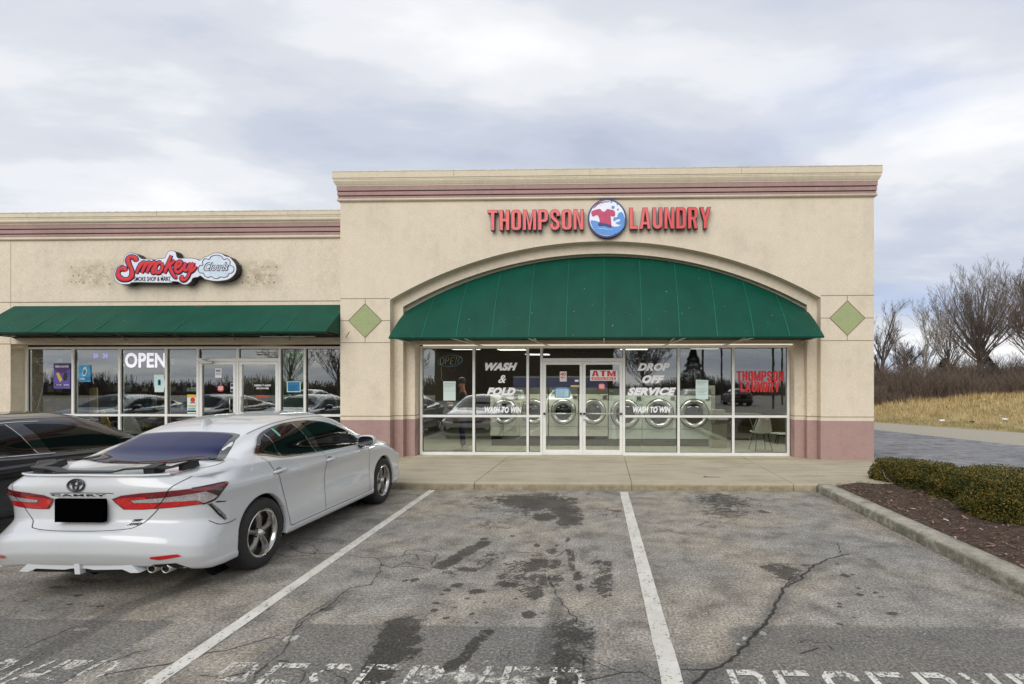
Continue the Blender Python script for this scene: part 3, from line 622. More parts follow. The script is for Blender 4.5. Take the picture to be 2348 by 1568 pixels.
for n_ in MT['paintmid'].node_tree.nodes:
    if n_.type == 'VALTORGB' and abs(n_.color_ramp.elements[0].position-.415) < .001: n_.color_ramp.elements[0].position = .445; n_.color_ramp.elements[1].position = .485
def stall_line(xa, ya, xb, yb, w, label, cut=None):
    n = 60; rows = []
    for i in range(n+1):
        t = i/n; x = xa+(xb-xa)*t; y = ya+(yb-ya)*t; k = noise.noise(Vector((x*3, y*6, 2)))*.006
        rows.append([(x-w/2+k, y, .004), (x+w/2+k, y, .004)])
    o = MB().grid([r[::-1] for r in rows]).build('stall_line', 'paint'); return tag(o, label, kind='structure')
stall_line(-2.845, 8.60, -2.60, 1.9, .105, 'white stall line beside the white car')
stall_line(.325, 8.56, .425, 1.6, .128, 'white stall line in the middle of the lot')
stall_line(-5.86, 8.60, -5.80, 1.9, .105, 'white stall line between the parked cars')
# RESERVED lettering: stencilled words across the stall mouths
def stencil(word, x0, x1, ytop, h, mat, label):
    P = {'R': [[(0, 0), (.2, 0), (.2, 1), (0, 1)], [(.27, 1), (.8, 1), (1, .85), (1, .62), (.8, .5), (.27, .5), (.27, .6), (.72, .62), (.8, .7), (.8, .8), (.72, .86), (.27, .86)], [(.4, .45), (.6, .45), (1, 0), (.78, 0)]],
         'E': [[(0, 0), (.2, 0), (.2, 1), (0, 1)], [(.27, .86), (1, .86), (1, 1), (.27, 1)], [(.27, .44), (.9, .44), (.9, .56), (.27, .56)], [(.27, 0), (1, 0), (1, .14), (.27, .14)]],
         'S': [[(.45, 1), (.2, 1), (0, .86), (0, .62), (.2, .5), (.45, .48), (.45, .58), (.25, .62), (.2, .7), (.22, .82), (.45, .86)], [(.52, 1), (.8, 1), (1, .88), (1, .74), (.8, .74), (.75, .84), (.52, .86)], [(.52, .5), (.85, .45), (1, .3), (1, .14), (.8, 0), (.1, 0), (0, .12), (0, .24), (.2, .24), (.25, .14), (.75, .14), (.8, .22), (.78, .32), (.52, .38)]],
         'V': [[(0, 1), (.2, 1), (.48, .12), (.48, 0), (.38, 0)], [(1, 1), (.8, 1), (.54, .12), (.54, 0), (.64, 0)]],
         'D': [[(0, 0), (.2, 0), (.2, 1), (0, 1)], [(.27, 1), (.75, 1), (1, .8), (1, .2), (.75, 0), (.27, 0), (.27, .14), (.7, .14), (.8, .26), (.8, .74), (.7, .86), (.27, .86)]]}
    mb = MB(); n = len(word); cw = (x1-x0)/n
    for i, ch in enumerate(word):
        for poly in P[ch]:
            vs = [(x0+i*cw+p[0]*cw*.74, ytop-h+p[1]*h, .004) for p in poly]
            a = sum(vs[k][0]*vs[(k+1) % len(vs)][1]-vs[(k+1) % len(vs)][0]*vs[k][1] for k in range(len(vs)))
            if a < 0: vs = vs[::-1]
            mb.add(vs, [tuple(range(len(vs)))])
    return tag(mb.build('road_lettering', mat), label, kind='structure')
yt = atZ(2000, 1541).y
stencil('RESERVED', atZ(1668, 1545).x, atZ(1668, 1545).x+2.22, yt, .42, 'paintmid', 'RESERVED stencilled in white at the mouth of the right stall')
stencil('RESERVED', atZ(505, 1541).x, atZ(505, 1541).x+2.3, yt, .42, 'paintworn', 'badly worn RESERVED stencilled at the mouth of the middle stall')
stencil('RESERVED', -4.75, -2.95, yt, .42, 'paintworn', 'badly worn RESERVED stencilled at the mouth of the left stall')
# ------------------------------------------------------------------ laundromat building
YM, Y2, Y1, YW = 11.50, 11.70, 11.86, 12.15
BL, BR = atY(780, 800, YM).x, atY(2003, 800, YM).x          # outer corners
XC = atY(1387, 700, YM).x
ZP = atY(1388, 964, YM).z                                    # pink dado top
lb = thing('laundromat_building', 'beige stucco shop with a big green arched awning, pink dado and green diamonds', 'building', (XC, YM, .12))
def arch_pts(xl, xr, zs, zt, n=40):
    cx = (xl+xr)/2; hw = (xr-xl)/2; r = zt-zs; R = (hw*hw+r*r)/(2*r); cz = zt-R; a = math.asin(hw/R)
    return [(cx+R*math.sin(-a+2*a*i/n), cz+R*math.cos(-a+2*a*i/n)) for i in range(n+1)]
def roof_z(y): return atY(900, y, YM).z
TOPZ = atY(1388, 452, YM).z
O_L, O_R = atY(894, 700, YM).x, atY(1881, 700, YM).x; O_S = atY(894, 687, YM).z; O_T = atY(1387, 553, YM).z
outer = arch_pts(O_L, O_R, O_S, O_T)
def arched_wall(xa, xb, z0, z1, arc_, y0, y1):
    poly = [(xa, z0), (xa, z1), (xb, z1), (xb, z0), (arc_[-1][0], z0)]+arc_[::-1]+[(arc_[0][0], z0)]
    return MB().prism(poly, y0, y1)
PAR = 6.1
arched_wall(BL, BR, ZP, TOPZ+.3, outer, YM, Y2).build('wall', 'beige', lb)
I_L, I_R = atY(924, 700, Y2).x, atY(1850, 700, Y2).x; I_S = atY(924, 703, Y2).z; I_T = atY(1387, 581, Y2).z
inner = arch_pts(I_L, I_R, I_S, I_T)
arched_wall(O_L-.15, O_R+.15, ZP, O_T+.3, inner, Y2+.001, Y1).build('arch_band', 'beige', lb)
J_L, J_R = atY(951, 800, Y1).x, atY(1821, 800, Y1).x; HEAD = atY(1387, 788, Y1).z
MB().prism([(I_L-.15, ZP), (I_L-.15, I_T+.2), (I_R+.15, I_T+.2), (I_R+.15, ZP), (J_R, ZP), (J_R, HEAD), (J_L, HEAD), (J_L, ZP)], Y1+.001, YW+.02).build('jamb_wall', 'beige', lb)
# pink dado, one thin projecting band on top
for xa, xb, y0, y1 in ((BL, O_L, YM, Y2), (O_R, BR, YM, Y2), (O_L-.15, I_L, Y2+.001, Y1), (I_R, O_R+.15, Y2+.001, Y1), (I_L-.15, J_L, Y1+.001, YW+.02), (J_R, I_R+.15, Y1+.001, YW+.02)):
    MB().box(xa, xb, y0, y1, .12, ZP-.001).build('dado', 'pink', lb)
# side walls and rear
MB().box(BL, BL+.2, Y2, 26, .12, TOPZ+.3).build('side_wall', 'beige', lb)
MB().box(BR-.2, BR, Y2, 26, ZP, TOPZ+.3).build('side_wall', 'beige', lb)
MB().box(BR-.2, BR, Y2, 26, .0, ZP-.001).build('dado', 'pink', lb)
MB().box(BL, BR, 26, 26.2, 0, TOPZ+.3).build('rear_wall', 'beige', lb)
MB().box(BL+.05, BR-.05, YM+.3, 26, TOPZ+.05, TOPZ+.2).build('roof', 'under', lb)
# joints
jt = MB(); zj = [atY(1388, y, YM).z for y in (686, 733, 779)]
def hj(xa, xb, z, Y, w=.014): jt.box(xa, xb, Y-.002, Y+.01, z-w/2, z+w/2)
DCX = [atY(837, 735, YM), atY(1942, 729, YM)]; DH = .375
for k, (xa, xb) in enumerate(((BL, O_L), (O_R, BR))):
    c = DCX[k]
    hj(xa, xb, c.z+.49, YM); hj(xa, xb, c.z-.49, YM); hj(xa, c.x-DH, c.z, YM); hj(c.x+DH, xb, c.z, YM)
    for s in (1, -1): jt.box(c.x-.006, c.x+.006, YM-.002, YM+.01, min(c.z+s*DH, c.z+s*.485), max(c.z+s*DH, c.z+s*.485))
ZJ = atY(1388, 955, YM).z
for xa, xb, Y in ((BL, O_L, YM), (O_R, BR, YM), (O_L, I_L, Y2), (I_R, O_R, Y2), (I_L, J_L, Y1), (J_R, I_R, Y1)): hj(xa, xb, ZJ, Y, .016)
for x, y0, y1 in ((O_L, YM, Y2), (I_L, Y2, Y1), (J_L, Y1, YW)): jt.box(x-.001, x+.002, y0, y1, ZJ-.008, ZJ+.008)
for x, y0, y1 in ((O_R, YM, Y2), (I_R, Y2, Y1), (J_R, Y1, YW)): jt.box(x-.002, x+.001, y0, y1, ZJ-.008, ZJ+.008)
jt.build('joint_line', 'joint', lb)
for k, c in enumerate(DCX):
    MB().prism([(c.x-DH, c.z), (c.x, c.z-DH), (c.x+DH, c.z), (c.x, c.z+DH)], YM-.006, YM+.02).build('diamond_tile', 'diamond', lb)
    f = MB(); q = [(c.x-DH, c.z), (c.x, c.z-DH), (c.x+DH, c.z), (c.x, c.z+DH)]
    for i in range(4):
        a, b = Vector(q[i]), Vector(q[(i+1) % 4]); f.tube([(a.x, YM-.004, a.y), (b.x, YM-.004, b.y)], .008, 6)
    f.build('diamond_edge', 'joint', lb)
# cornice: profile swept along left return, front, right return
def sweep(prof, xa, xb, yf, yb, left=True, right=True):
    path = ([(xa, yb, -1, 0)] if left else [])+[(xa, yf, -1 if left else 0, -1), (xb, yf, 1 if right else 0, -1)]+([(xb, yb, 1, 0)] if right else [])
    rows = [[(x+sx*o, y+sy*o, z) for o, z in prof] for x, y, sx, sy in path]
    return MB().grid([r for r in rows])
def cornice(bld, xa, xb, yf, zs, left, right, mats, yb=20):
    z_top, z_cap, z_m1, z_m2, z_pt, z_g1, z_g2, z_pb, z_rb = zs
    beige = [(-.02, z_top+.001), (.125, z_top), (.125, z_cap), (.112, z_cap-.012), (.112, z_cap-.035), (.104, z_cap-.042), (.110, z_m1+.045), (.10, z_m1+.02), (.078, z_pt+.035), (.062, z_pt+.012), (.062, z_pt), (.0, z_pt)]
    sweep(beige, xa, xb, yf, yb, left, right).build('cornice_moulding', mats[0], bld)
    h = .012; pk = [(.0, z_pt), (.055, z_pt), (.055, z_g1+h), (.034, z_g1+h), (.034, z_g1-h), (.046, z_g1-h), (.046, z_g2+h), (.026, z_g2+h), (.026, z_g2-h), (.036, z_g2-h), (.036, z_pb), (.0, z_pb)]
    sweep(pk, xa, xb, yf, yb, left, right).build('cornice_band', 'pink', bld)
    g = MB()
    for z, o in ((z_g1, .0345), (z_g2, .0265)):
        s = sweep([(o, z+h*.8), (o, z-h*.8)], xa, xb, yf, yb, left, right); g.add(s.v, s.f)
    g.build('cornice_groove', 'pinkjoint', bld)
    r = (z_pb-z_rb)/2; c = (z_pb+z_rb)/2; roll = [(0, z_pb)]+[(.022+r*math.cos(math.radians(a)), c+r*math.sin(math.radians(a))) for a in range(80, -100, -20)]+[(0, z_rb)]
    o = sweep(roll, xa, xb, yf, yb, left, right).build('roll_moulding', 'beige_trim', bld, smooth=True)
    # little roof-edge clips that make the scalloped line
    cl = MB(); xa_ = max(xa, -13.6); n = int((xb-xa_+.3)/.185)
    for i in range(n):
        x = xa_-.13+i*.185 if left else xa_+i*.185
        if x > xb+(.05 if right else -.1): break
        cl.box(x, x+.085, yf-.121, yf-.10, z_top, z_top+.013)
    cl.build('roof_edge_clip', 'coping', bld)
    MB().box(xa-(.115 if left else 0), xb+(.115 if right else 0), yf-.131, yf-.02, z_top-.010, z_top+.004).build('coping', 'coping', bld)
zz = lambda *ys: [atY(1388, y, yy).z for y, yy in ys]
YCF = YM-.125
cornice(lb, BL, BR, YM, zz((386, YCF), (401, YCF), (413, YM-.10), (413, YM), (420, YM-.08), (432, YM-.06), (443, YM-.05), (449, YM-.04), (457.5, YM)), True, True, ('beige_trim',))
# seams in the cap board
sm = MB()
for x in (atY(1352, 390, YCF).x, atY(1040, 390, YCF).x, atY(1700, 390, YCF).x): sm.box(x-.003, x+.003, YCF-.002, YCF+.005, atY(1388, 401, YCF).z, atY(1388, 386, YCF).z)
sm.box(XC-.004, XC+.004, YM-.047, YM-.03, atY(1388, 449, YM).z, atY(1388, 440, YM).z); sm.box(XC-.004, XC+.004, YM-.002, YM+.01, O_T, O_T+.06)
sm.build('joint_line', 'joint', lb)
# ---- storefront glazing
def frame(bld, X0, X1, z0, z1, xmull, zmid, doors, Y=YW, w=.055, d=.11):
    """xmull: mullion centre positions, doors: list of (xa, xb) openings with their own transom"""
    fr = MB(); fr.box(X0, X1, Y-.05, Y+.06, z1-w, z1); fr.box(X0, X0+w, Y-.05, Y+.06, z0, z1-w); fr.box(X1-w, X1, Y-.05, Y+.06, z0, z1-w)
    xs = [X0+w/2]+xmull+[X1-w/2]
    for x in xmull: fr.box(x-w/2, x+w/2, Y-.05, Y+.06, z0, z1-w)
    for a, b in zip(xs[:-1], xs[1:]):
        dr = [d for d in doors if a-.01 < (d[0]+d[1])/2 < b+.01]
        if dr:
            zt = dr[0][2]; fr.box(a+w/2, b-w/2, Y-.05, Y+.06, zt, zt+w*1.4); ga = [(zt+w*1.4, z1-w)]
        else:
            fr.box(a+w/2, b-w/2, Y-.05, Y+.06, zmid-w/2, zmid+w/2); fr.box(a+w/2, b-w/2, Y-.06, Y+.06, z0, z0+w*1.3)
            ga = [(z0+w*1.3, zmid-w/2), (zmid+w/2, z1-w)]
        for q0, q1 in ga:
            MB().add([(a+w/2, Y, q0), (b-w/2, Y, q0), (b-w/2, Y, q1), (a+w/2, Y, q1)], [(0, 1, 2, 3)]).build('window_pane', 'glass', bld)
            gk = MB()
            for (p, q, r, s) in ((a+w/2, b-w/2, q1-.012, q1), (a+w/2, a+w/2+.012, q0, q1-.012), (b-w/2-.012, b-w/2, q0, q1-.012), (a+w/2+.012, b-w/2-.012, q0, q0+.010)): gk.box(p, q, Y-.012, Y+.012, r, s)
            gk.build('gasket', 'alu_dark', bld)
    fr.build('storefront_frame', 'alu', bld)
def door(bld, xa, xb, z0, z1, hinge, bar=True, Y=YW, name='door'):
    w = .065; f = MB(); f.box(xa, xa+w, Y-.045, Y+.02, z0, z1); f.box(xb-w, xb, Y-.045, Y+.02, z0, z1); f.box(xa+w, xb-w, Y-.045, Y+.02, z1-w, z1); f.box(xa+w, xb-w, Y-.045, Y+.02, z0, z0+w*1.7)
    d = subthing('door', f, 'alu', bld)
    MB().add([(xa+w, Y-.01, z0+w*1.7), (xb-w, Y-.01, z0+w*1.7), (xb-w, Y-.01, z1-w), (xa+w, Y-.01, z1-w)], [(0, 1, 2, 3)]).build('door_glass', 'glass', d)
    if bar:
        z = atY(1335, 948, Y).z
        MB().tube([(xa+.05, Y-.085, z), (xb-.05, Y-.085, z)], .013, 8).build('push_bar', 'steel', d, smooth=True)
        e = MB()
        for x in (xa+.035, xb-.035): e.box(x-.022, x+.022, Y-.10, Y-.045, z-.022, z+.022)
        e.build('bar_bracket', 'black', d)
    return d
PXW = lambda x: atY(x, 900, YW).x
ZF0, ZF1, ZMID = .115, atY(1387, 793, YW).z, atY(1387, 954, YW).z
ZT = atY(1335, 829, YW).z
dx0, dxm, dx1 = PXW(1244.5), PXW(1335.5), PXW(1427)
frame(lb, PXW(964), PXW(1808), ZF0, ZF1, [PXW(v) for v in (1086.8, 1210, 1241.5, 1430, 1554.8, 1679.7)], ZMID, [(PXW(1241.5), PXW(1430), ZT)])
door(lb, dx0+.004, dxm-.003, ZF0+.012, ZT-.006, 'l'); dr = door(lb, dxm+.003, dx1-.004, ZF0+.012, ZT-.006, 'r')
MB().lathe([(.001, -.02), (.022, -.02), (.022, 0)], (dxm+.035, YW-.045, atY(1340, 962, YW).z), 'y', 14).build('lock', 'steel', dr)
MB().box(PXW(964), PXW(1808), YW-.07, YW+.1, .10, ZF0).build('threshold', 'alu', lb)
# soffit strip light line under the awning
MB().tube([(PXW(975), YW-.16, HEAD-.02), (PXW(1812), YW-.16, HEAD-.015)], .013, 8).build('light_strip', 'strip', lb, smooth=True)
# ---- interior shells
def room(bld, x0, x1, y1, zc, wallm, floorm):
    MB().add([(x0, YW+.05, .112), (x1, YW+.05, .112), (x1, y1, .112), (x0, y1, .112)], [(0, 1, 2, 3)]).build('floor', floorm, bld)
    MB().add([(x0, YW+.05, zc), (x1, YW+.05, zc), (x1, y1, zc), (x0, y1, zc)], [(3, 2, 1, 0)]).build('ceiling', 'ceil', bld)
    MB().add([(x0, YW+.05, .1), (x0, y1, .1), (x1, y1, .1), (x1, YW+.05, .1), (x0, YW+.05, zc), (x0, y1, zc), (x1, y1, zc), (x1, YW+.05, zc)], [(0, 1, 5, 4), (1, 2, 6, 5), (2, 3, 7, 6)]).build('interior_wall', wallm, bld)
def tilefloor():
    m, nt, b = new_mat('floor_tile'); v = coords(nt, (1, 1, 1), 'World'); br = nt.nodes.new('ShaderNodeTexBrick'); nt.links.new(v, br.inputs['Vector'])
    br.offset = 0; br.inputs['Scale'].default_value = 1; br.inputs['Brick Width'].default_value = .305; br.inputs['Row Height'].default_value = .305; br.inputs['Mortar Size'].default_value = .006
    br.inputs['Color1'].default_value = (*rgb(170, 172, 152), 1); br.inputs['Color2'].default_value = (*rgb(162, 165, 146), 1); br.inputs['Mortar'].default_value = (*rgb(110, 110, 96), 1)
    nt.links.new(br.outputs[0], b.inputs['Base Color']); b.inputs['Roughness'].default_value = .35; return m
MT['tile'] = tilefloor(); MT['lensdim'] = emis('dim_ceiling_panel', (1, .98, .88), 1.6)
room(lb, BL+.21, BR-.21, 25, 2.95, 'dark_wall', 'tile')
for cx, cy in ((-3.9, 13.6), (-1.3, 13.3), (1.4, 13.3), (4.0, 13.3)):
    MB().box(cx-.6, cx+.6, cy-.28, cy+.28, 2.925, 2.945).build('ceiling_light_and_fill', 'lens', lb)
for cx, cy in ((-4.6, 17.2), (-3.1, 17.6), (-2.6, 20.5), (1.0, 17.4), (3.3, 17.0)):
    MB().box(cx-.45, cx+.45, cy-.3, cy+.3, 2.925, 2.945).build('ceiling_light_and_fill', 'lensdim', lb)
# ---- arched awning
AY, AF = Y1-.02, 10.76
aw = MB(); n = 48; AT = atY(1387, 588, AY).z; AS = atY(929, 714, AY).z
top = arch_pts(atY(930, 714, AY).x, atY(1849, 708, AY).x, AS, AT, n)
fl, fr_ = atY(890.5, 774, AF), atY(1889.5, 770.5, AF); FZ = (fl.z+fr_.z)/2
rows = []
for i, (x, z) in enumerate(top):
    t = i/n; xb = fl.x+(fr_.x-fl.x)*(x-top[0][0])/(top[-1][0]-top[0][0]); row = []
    for j in range(15):
        s = j/14; bul = math.sin(math.pi*s)*(.035+.06*(z-AS)/(AT-AS)); 
        sag = -.006*abs(math.sin(math.pi*12*t))*math.sin(math.pi*s)
        row.append((x+(xb-x)*s, AY+(AF-AY)*s-bul*.7-sag, z+(FZ-z)*s+bul*.5+sag))
    rows.append(row)
aw.grid(rows)
hem = [[(rows[i][-1][0], AF, FZ), (rows[i][-1][0], AF+.012, FZ-.03)] for i in range(n+1)]; aw.grid(hem)
g = len(aw.v)
aw.add([rows[0][0], rows[0][7], (fl.x, AF, FZ), (top[0][0], AY, FZ)], [(0, 1, 2, 3)]); aw.add([rows[-1][0], rows[-1][7], (fr_.x, AF, FZ), (top[-1][0], AY, FZ)], [(3, 2, 1, 0)])
cv = subthing('awning', aw, 'canvas', lb, smooth=True, auto=40)
sm = MB()
for k in range(1, 12):
    t = k/12; xx = top[0][0]+(top[-1][0]-top[0][0])*t; i = min(range(n+1), key=lambda q: abs(top[q][0]-xx)); r = rows[i]
    sm.tube([(p[0], p[1]-.003, p[2]+.003) for p in r], [.004]+[.005]*7+[.008]*6+[.009], 5)
sm.build('seam', 'canvas_seam', cv)
ft = MB(); bar = lambda a, b, r=.016: ft.tube([a, b], r, 6)
bar((fl.x+.02, AF+.03, FZ-.005), (fr_.x-.02, AF+.03, FZ-.005), .018)
for x in np.linspace(fl.x+.05, fr_.x-.05, 7): bar((x, AF+.03, FZ), (x, Y1, FZ-.02), .014)
for x, dx in ((-3.2, .5), (-1.6, .4), (1.7, -.4), (3.1, -.5)): bar((x, AF+.03, FZ-.01), (x+dx, Y1, FZ-.12), .014)
ft.build('awning_frame', 'alu', cv)
MB().add([(fl.x+.03, AF+.05, FZ+.02), (fr_.x-.03, AF+.05, FZ+.02), (top[-1][0]-.02, AY-.02, FZ+.02), (top[0][0]+.02, AY-.02, FZ+.02)], [(0, 1, 2, 3)]).build('added_shade_board', simple('arch_shade_dark', rgb(44, 42, 38), .9), cv)  # added dark board, stands in for the shade under the arched canvas
# ------------------------------------------------------------------ shop building (left)
YF = 11.80
sb = thing('shop_building', 'long low beige stucco shop wing with a straight green awning', 'building', (-12, YF, .12))
SR = BL-.002; XJ = atY(25, 800, YF).x; SL = -34
zf = lambda y: atY(700, y, YF).z
ZH = zf(787)
MB().prism([(XJ, ZH), (XJ, zf(541)+.2), (SR, zf(541)+.2), (SR, ZH)], YF, YW+.02).build('wall', 'beige', sb)
MB().box(SL, XJ-.006, YF-.003, YW+.02, zf(953)+.0, zf(541)+.2).build('wall', 'beige', sb)
MB().box(SL, XJ-.006, YF-.003, YW+.02, .1, zf(953)-.001).build('dado', 'pink', sb)
MB().box(SL, SR, YF+.3, 26, 5.0, 5.1).build('roof', 'under', sb)
MB().box(SL, SR, 26, 26.2, 0, 5.0).build('rear_wall', 'beige', sb)
j = MB(); zl = zf(690)
j.box(SL, SR, YF-.005, YF+.01, zl-.008, zl+.008); j.box(SL, XJ, YF-.007, YF+.01, ZH-.008, ZH+.008); j.box(XJ-.007, XJ+.001, YF-.001, YF+.02, ZH, zf(545))
j.build('joint_line', 'joint', sb)
YSF = YF-.125; zq = lambda y, Y: atY(700, y, Y).z
cornice(sb, SL, SR, YF, [zq(482, YSF), zq(492, YSF), zq(506, YF-.10), zq(506, YF), zq(509, YF-.08), zq(520, YF-.06), zq(531, YF-.05), zq(538.5, YF-.04), zq(546.5, YF)], False, False, ('beige_trim',))
sm = MB()
for x in (62, 359, 660): X_ = atY(x, 490, YSF).x; sm.box(X_-.003, X_+.003, YSF-.002, YSF+.005, zq(492, YSF), zq(482, YSF))
sm.build('joint_line', 'joint', sb)
# screw holes and faint residue of a removed sign
hs = MB(); rnd = random.Random(12)
for gx in list(range(166, 262, 12))+list(range(556, 640, 15)):
    for gy in (611, 633, 648):
        for q in range(rnd.choice((0, 1, 1, 2))):
            p = atY(gx+rnd.uniform(-5, 5), gy+rnd.uniform(-3, 3), YF); r = rnd.uniform(.006, .016)
            hs.lathe([(.0005, -.0025), (r, -.0025), (r*.9, .004)], (p.x, YF, p.z), 'y', 8)
hs.build('screw_hole', simple('rust_brown', rgb(76, 58, 36), .95), sb)
def ghost_mat():
    m, nt, b = new_mat('sign_residue'); o = nt.nodes['Material Output']; v = coords(nt, kind='World'); b.inputs['Base Color'].default_value = (*rgb(150, 136, 96), 1); b.inputs['Roughness'].default_value = .95
    gx = nt.nodes.new('ShaderNodeTexCoord'); s = nt.nodes.new('ShaderNodeSeparateXYZ'); nt.links.new(gx.outputs['Generated'], s.inputs[0])
    e = nmath(nt, 'MULTIPLY', nmath(nt, 'MULTIPLY', s.outputs[0], nmath(nt, 'SUBTRACT', 1.0, s.outputs[0])), nmath(nt, 'MULTIPLY', s.outputs[2], nmath(nt, 'SUBTRACT', 1.0, s.outputs[2])))
    k = nmath(nt, 'MULTIPLY', nramp(nt, nnoise(nt, v, 5, 7, .7), [(.38, (0, 0, 0)), (.66, (1, 1, 1))]), nmath(nt, 'MULTIPLY', e, 12, True)); k = nmath(nt, 'MULTIPLY', k, .28)
    t = nt.nodes.new('ShaderNodeBsdfTransparent'); mx = nt.nodes.new('ShaderNodeMixShader'); nt.links.new(k, mx.inputs[0]); nt.links.new(t.outputs[0], mx.inputs[1]); nt.links.new(b.outputs[0], mx.inputs[2]); nt.links.new(mx.outputs[0], o.inputs[0]); return m
gm = ghost_mat()
for xa, xb in ((140, 290), (535, 655)):
    a, b = atY(xa, 668, YF), atY(xb, 592, YF)
    MB().box(a.x, b.x, YF-.0022, YF-.0018, a.z, b.z).build('sign_residue', gm, sb)
# straight awning
ST_, SFZ, SFY = zf(699), 2.87, 10.90
xa, xb = atY(33, 700, YF).x, SR-.01
SFZ = atY(600, 760, SFY).z
aw = MB(); nn = 40; rows = []
for i in range(nn+1):
    x = xa+(xb-xa)*i/nn; rows.append([(x, YF-.004+(SFY-YF)*s, ST_+(SFZ-ST_)*s-.012*math.sin(math.pi*s)*(.6+.4*math.sin(i*1.7))) for s in np.linspace(0, 1, 9)])
aw.grid(rows); aw.grid([[(r[-1][0], SFY, SFZ), (r[-1][0], SFY+.012, SFZ-.028)] for r in rows])
for x in (xa, xb): aw.add([(x, YF-.004, ST_), (x, SFY, SFZ), (x, YF-.004, SFZ)], [(0, 1, 2)])
ca = subthing('awning', aw, 'canvas', sb, smooth=True, auto=40)
s2 = MB()
for x in (62, 128, 213, 395, 590, 650, 712): X_ = atY(x, 765, SFY).x+.25; s2.tube([(X_, YF-.05+(SFY-YF)*s, ST_+(SFZ-ST_)*s-.006+(YF-.05-YF)*-.6) for s in np.linspace(.12, 1, 6)], [.003, .004, .006, .008, .008, .007], 5)
ft = MB(); ft.tube([(xa, SFY+.03, SFZ-.01), (xb, SFY+.03, SFZ-.01)], .018, 6); ft.tube([(xa, YF-.03, SFZ-.03), (xb, YF-.03, SFZ-.03)], .022, 6)
for X_ in np.linspace(xa+.1, xb-.1, 7): ft.tube([(X_, SFY+.03, SFZ-.01), (X_, YF, SFZ-.03)], .014, 6); ft.tube([(X_+.6, SFY+.03, SFZ-.01), (X_+.05, YF, SFZ-.10)], .008, 5)
ft.build('awning_frame', 'post', ca)
MB().box(xa+.03, xb-.02, SFY+.06, YF-.01, SFZ+.012, SFZ+.016).build('added_shade_board', simple('straight_shade_dark', rgb(40, 39, 34), .9), ca)  # invented dark sheet that gives the straight awning its shaded underside
tr = MB(); 
for X_ in (atY(128, 765, SFY).x, atY(213, 765, SFY).x, atY(395, 765, SFY).x, atY(590, 765, SFY).x, atY(650, 765, SFY).x, atY(62, 765, SFY).x):
    tr.tube([(X_+.0*s, YF-.006+(SFY-YF)*s-.004, ST_+(SFZ-ST_)*s+.002) for s in np.linspace(.35, 1, 6)], [.001, .003, .005, .007, .007, .005], 5)
tr.build('seam', 'canvas_seam', ca)
MB().tube([(atY(600, 772, YF-.2).x, YF-.25, SFZ-.045), (atY(725, 772, YF-.2).x, YF-.25, SFZ-.045)], .014, 8).build('light_strip', 'offwhite', sb, smooth=True)
# torn patch of the hem fixing board
p = atY(455, 705, YF-.03); MB().prism([(p.x-.09, p.z+.015), (p.x-.02, p.z-.035), (p.x+.10, p.z-.012), (p.x+.12, p.z+.02)], YF-.06, YF-.045).build('tear', simple('torn_rust', rgb(130, 84, 58), .9), ca)
# glazing
xm = [PXW(v) for v in (171, 277.5, 384)]
ZM2 = atY(400, 951.5, YW).z; ZT2 = atY(500, 829, YW).z; X0s, X1s = PXW(62), SR
frame(sb, X0s, X1s, ZF0, ZF1, [PXW(v) for v in (171, 277.5, 384, 456.5, 547.5, 643.5, 701)], ZM2, [(PXW(459), PXW(545), ZT2), (PXW(551), PXW(640), ZT2)])
d1 = door(sb, PXW(460), PXW(543.5), ZF0+.012, ZT2-.006, 'l', bar=False); d2 = door(sb, PXW(551), PXW(640), ZF0+.012, ZT2-.006, 'l', bar=False)
for d, x, s in ((d1, 534, -1), (d2, 560, 1)):
    p0 = atY(x, 910, YW); p1 = atY(x, 943, YW)
    MB().tube([(p0.x, YW-.05, p0.z), (p0.x, YW-.11, p0.z), (p0.x, YW-.11, p1.z), (p0.x, YW-.05, p1.z)], .011, 8).build('pull_handle', 'steel', d, smooth=True)
p = atY(470, 832, YW); MB().box(p.x-.06, p.x+.24, YW-.10, YW-.052, p.z-.015, p.z+.035).tube([(p.x+.1, YW-.1, p.z+.05), (p.x+.3, YW-.25, p.z+.06), (p.x+.05, YW-.16, p.z+.07)], .012, 6).build('door_closer', 'steel', d1)
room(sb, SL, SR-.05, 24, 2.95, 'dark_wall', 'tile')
MB().tube([(atY(530, 802, 13.2).x, 12.9, 2.86), (atY(552, 808, 13.6).x+.3, 14.6, 2.86)], .03, 8).build('ceiling_light_and_fill', 'tube', sb)
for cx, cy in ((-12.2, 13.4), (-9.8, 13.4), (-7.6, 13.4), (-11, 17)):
    MB().box(cx-.6, cx+.6, cy-.28, cy+.28, 2.925, 2.945).build('ceiling_light_and_fill', 'shopfill', sb)  # unseen fill panels, added to make the shop shelves visible
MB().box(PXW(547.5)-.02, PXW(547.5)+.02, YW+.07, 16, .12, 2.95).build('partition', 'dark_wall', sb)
MB().box(PXW(549), PXW(640), YW+1.1, YW+1.13, .12, 2.6).build('green_screen', simple('green_partition_board', rgb(74, 116, 66), .7, 0, .1, 1), sb)
MB().box(PXW(640)+.1, SR-.2, 14.8, 14.9, .12, 2.9).build('interior_screen', simple('olive_board', rgb(70, 74, 44), .8, 0, .1, 1), sb)
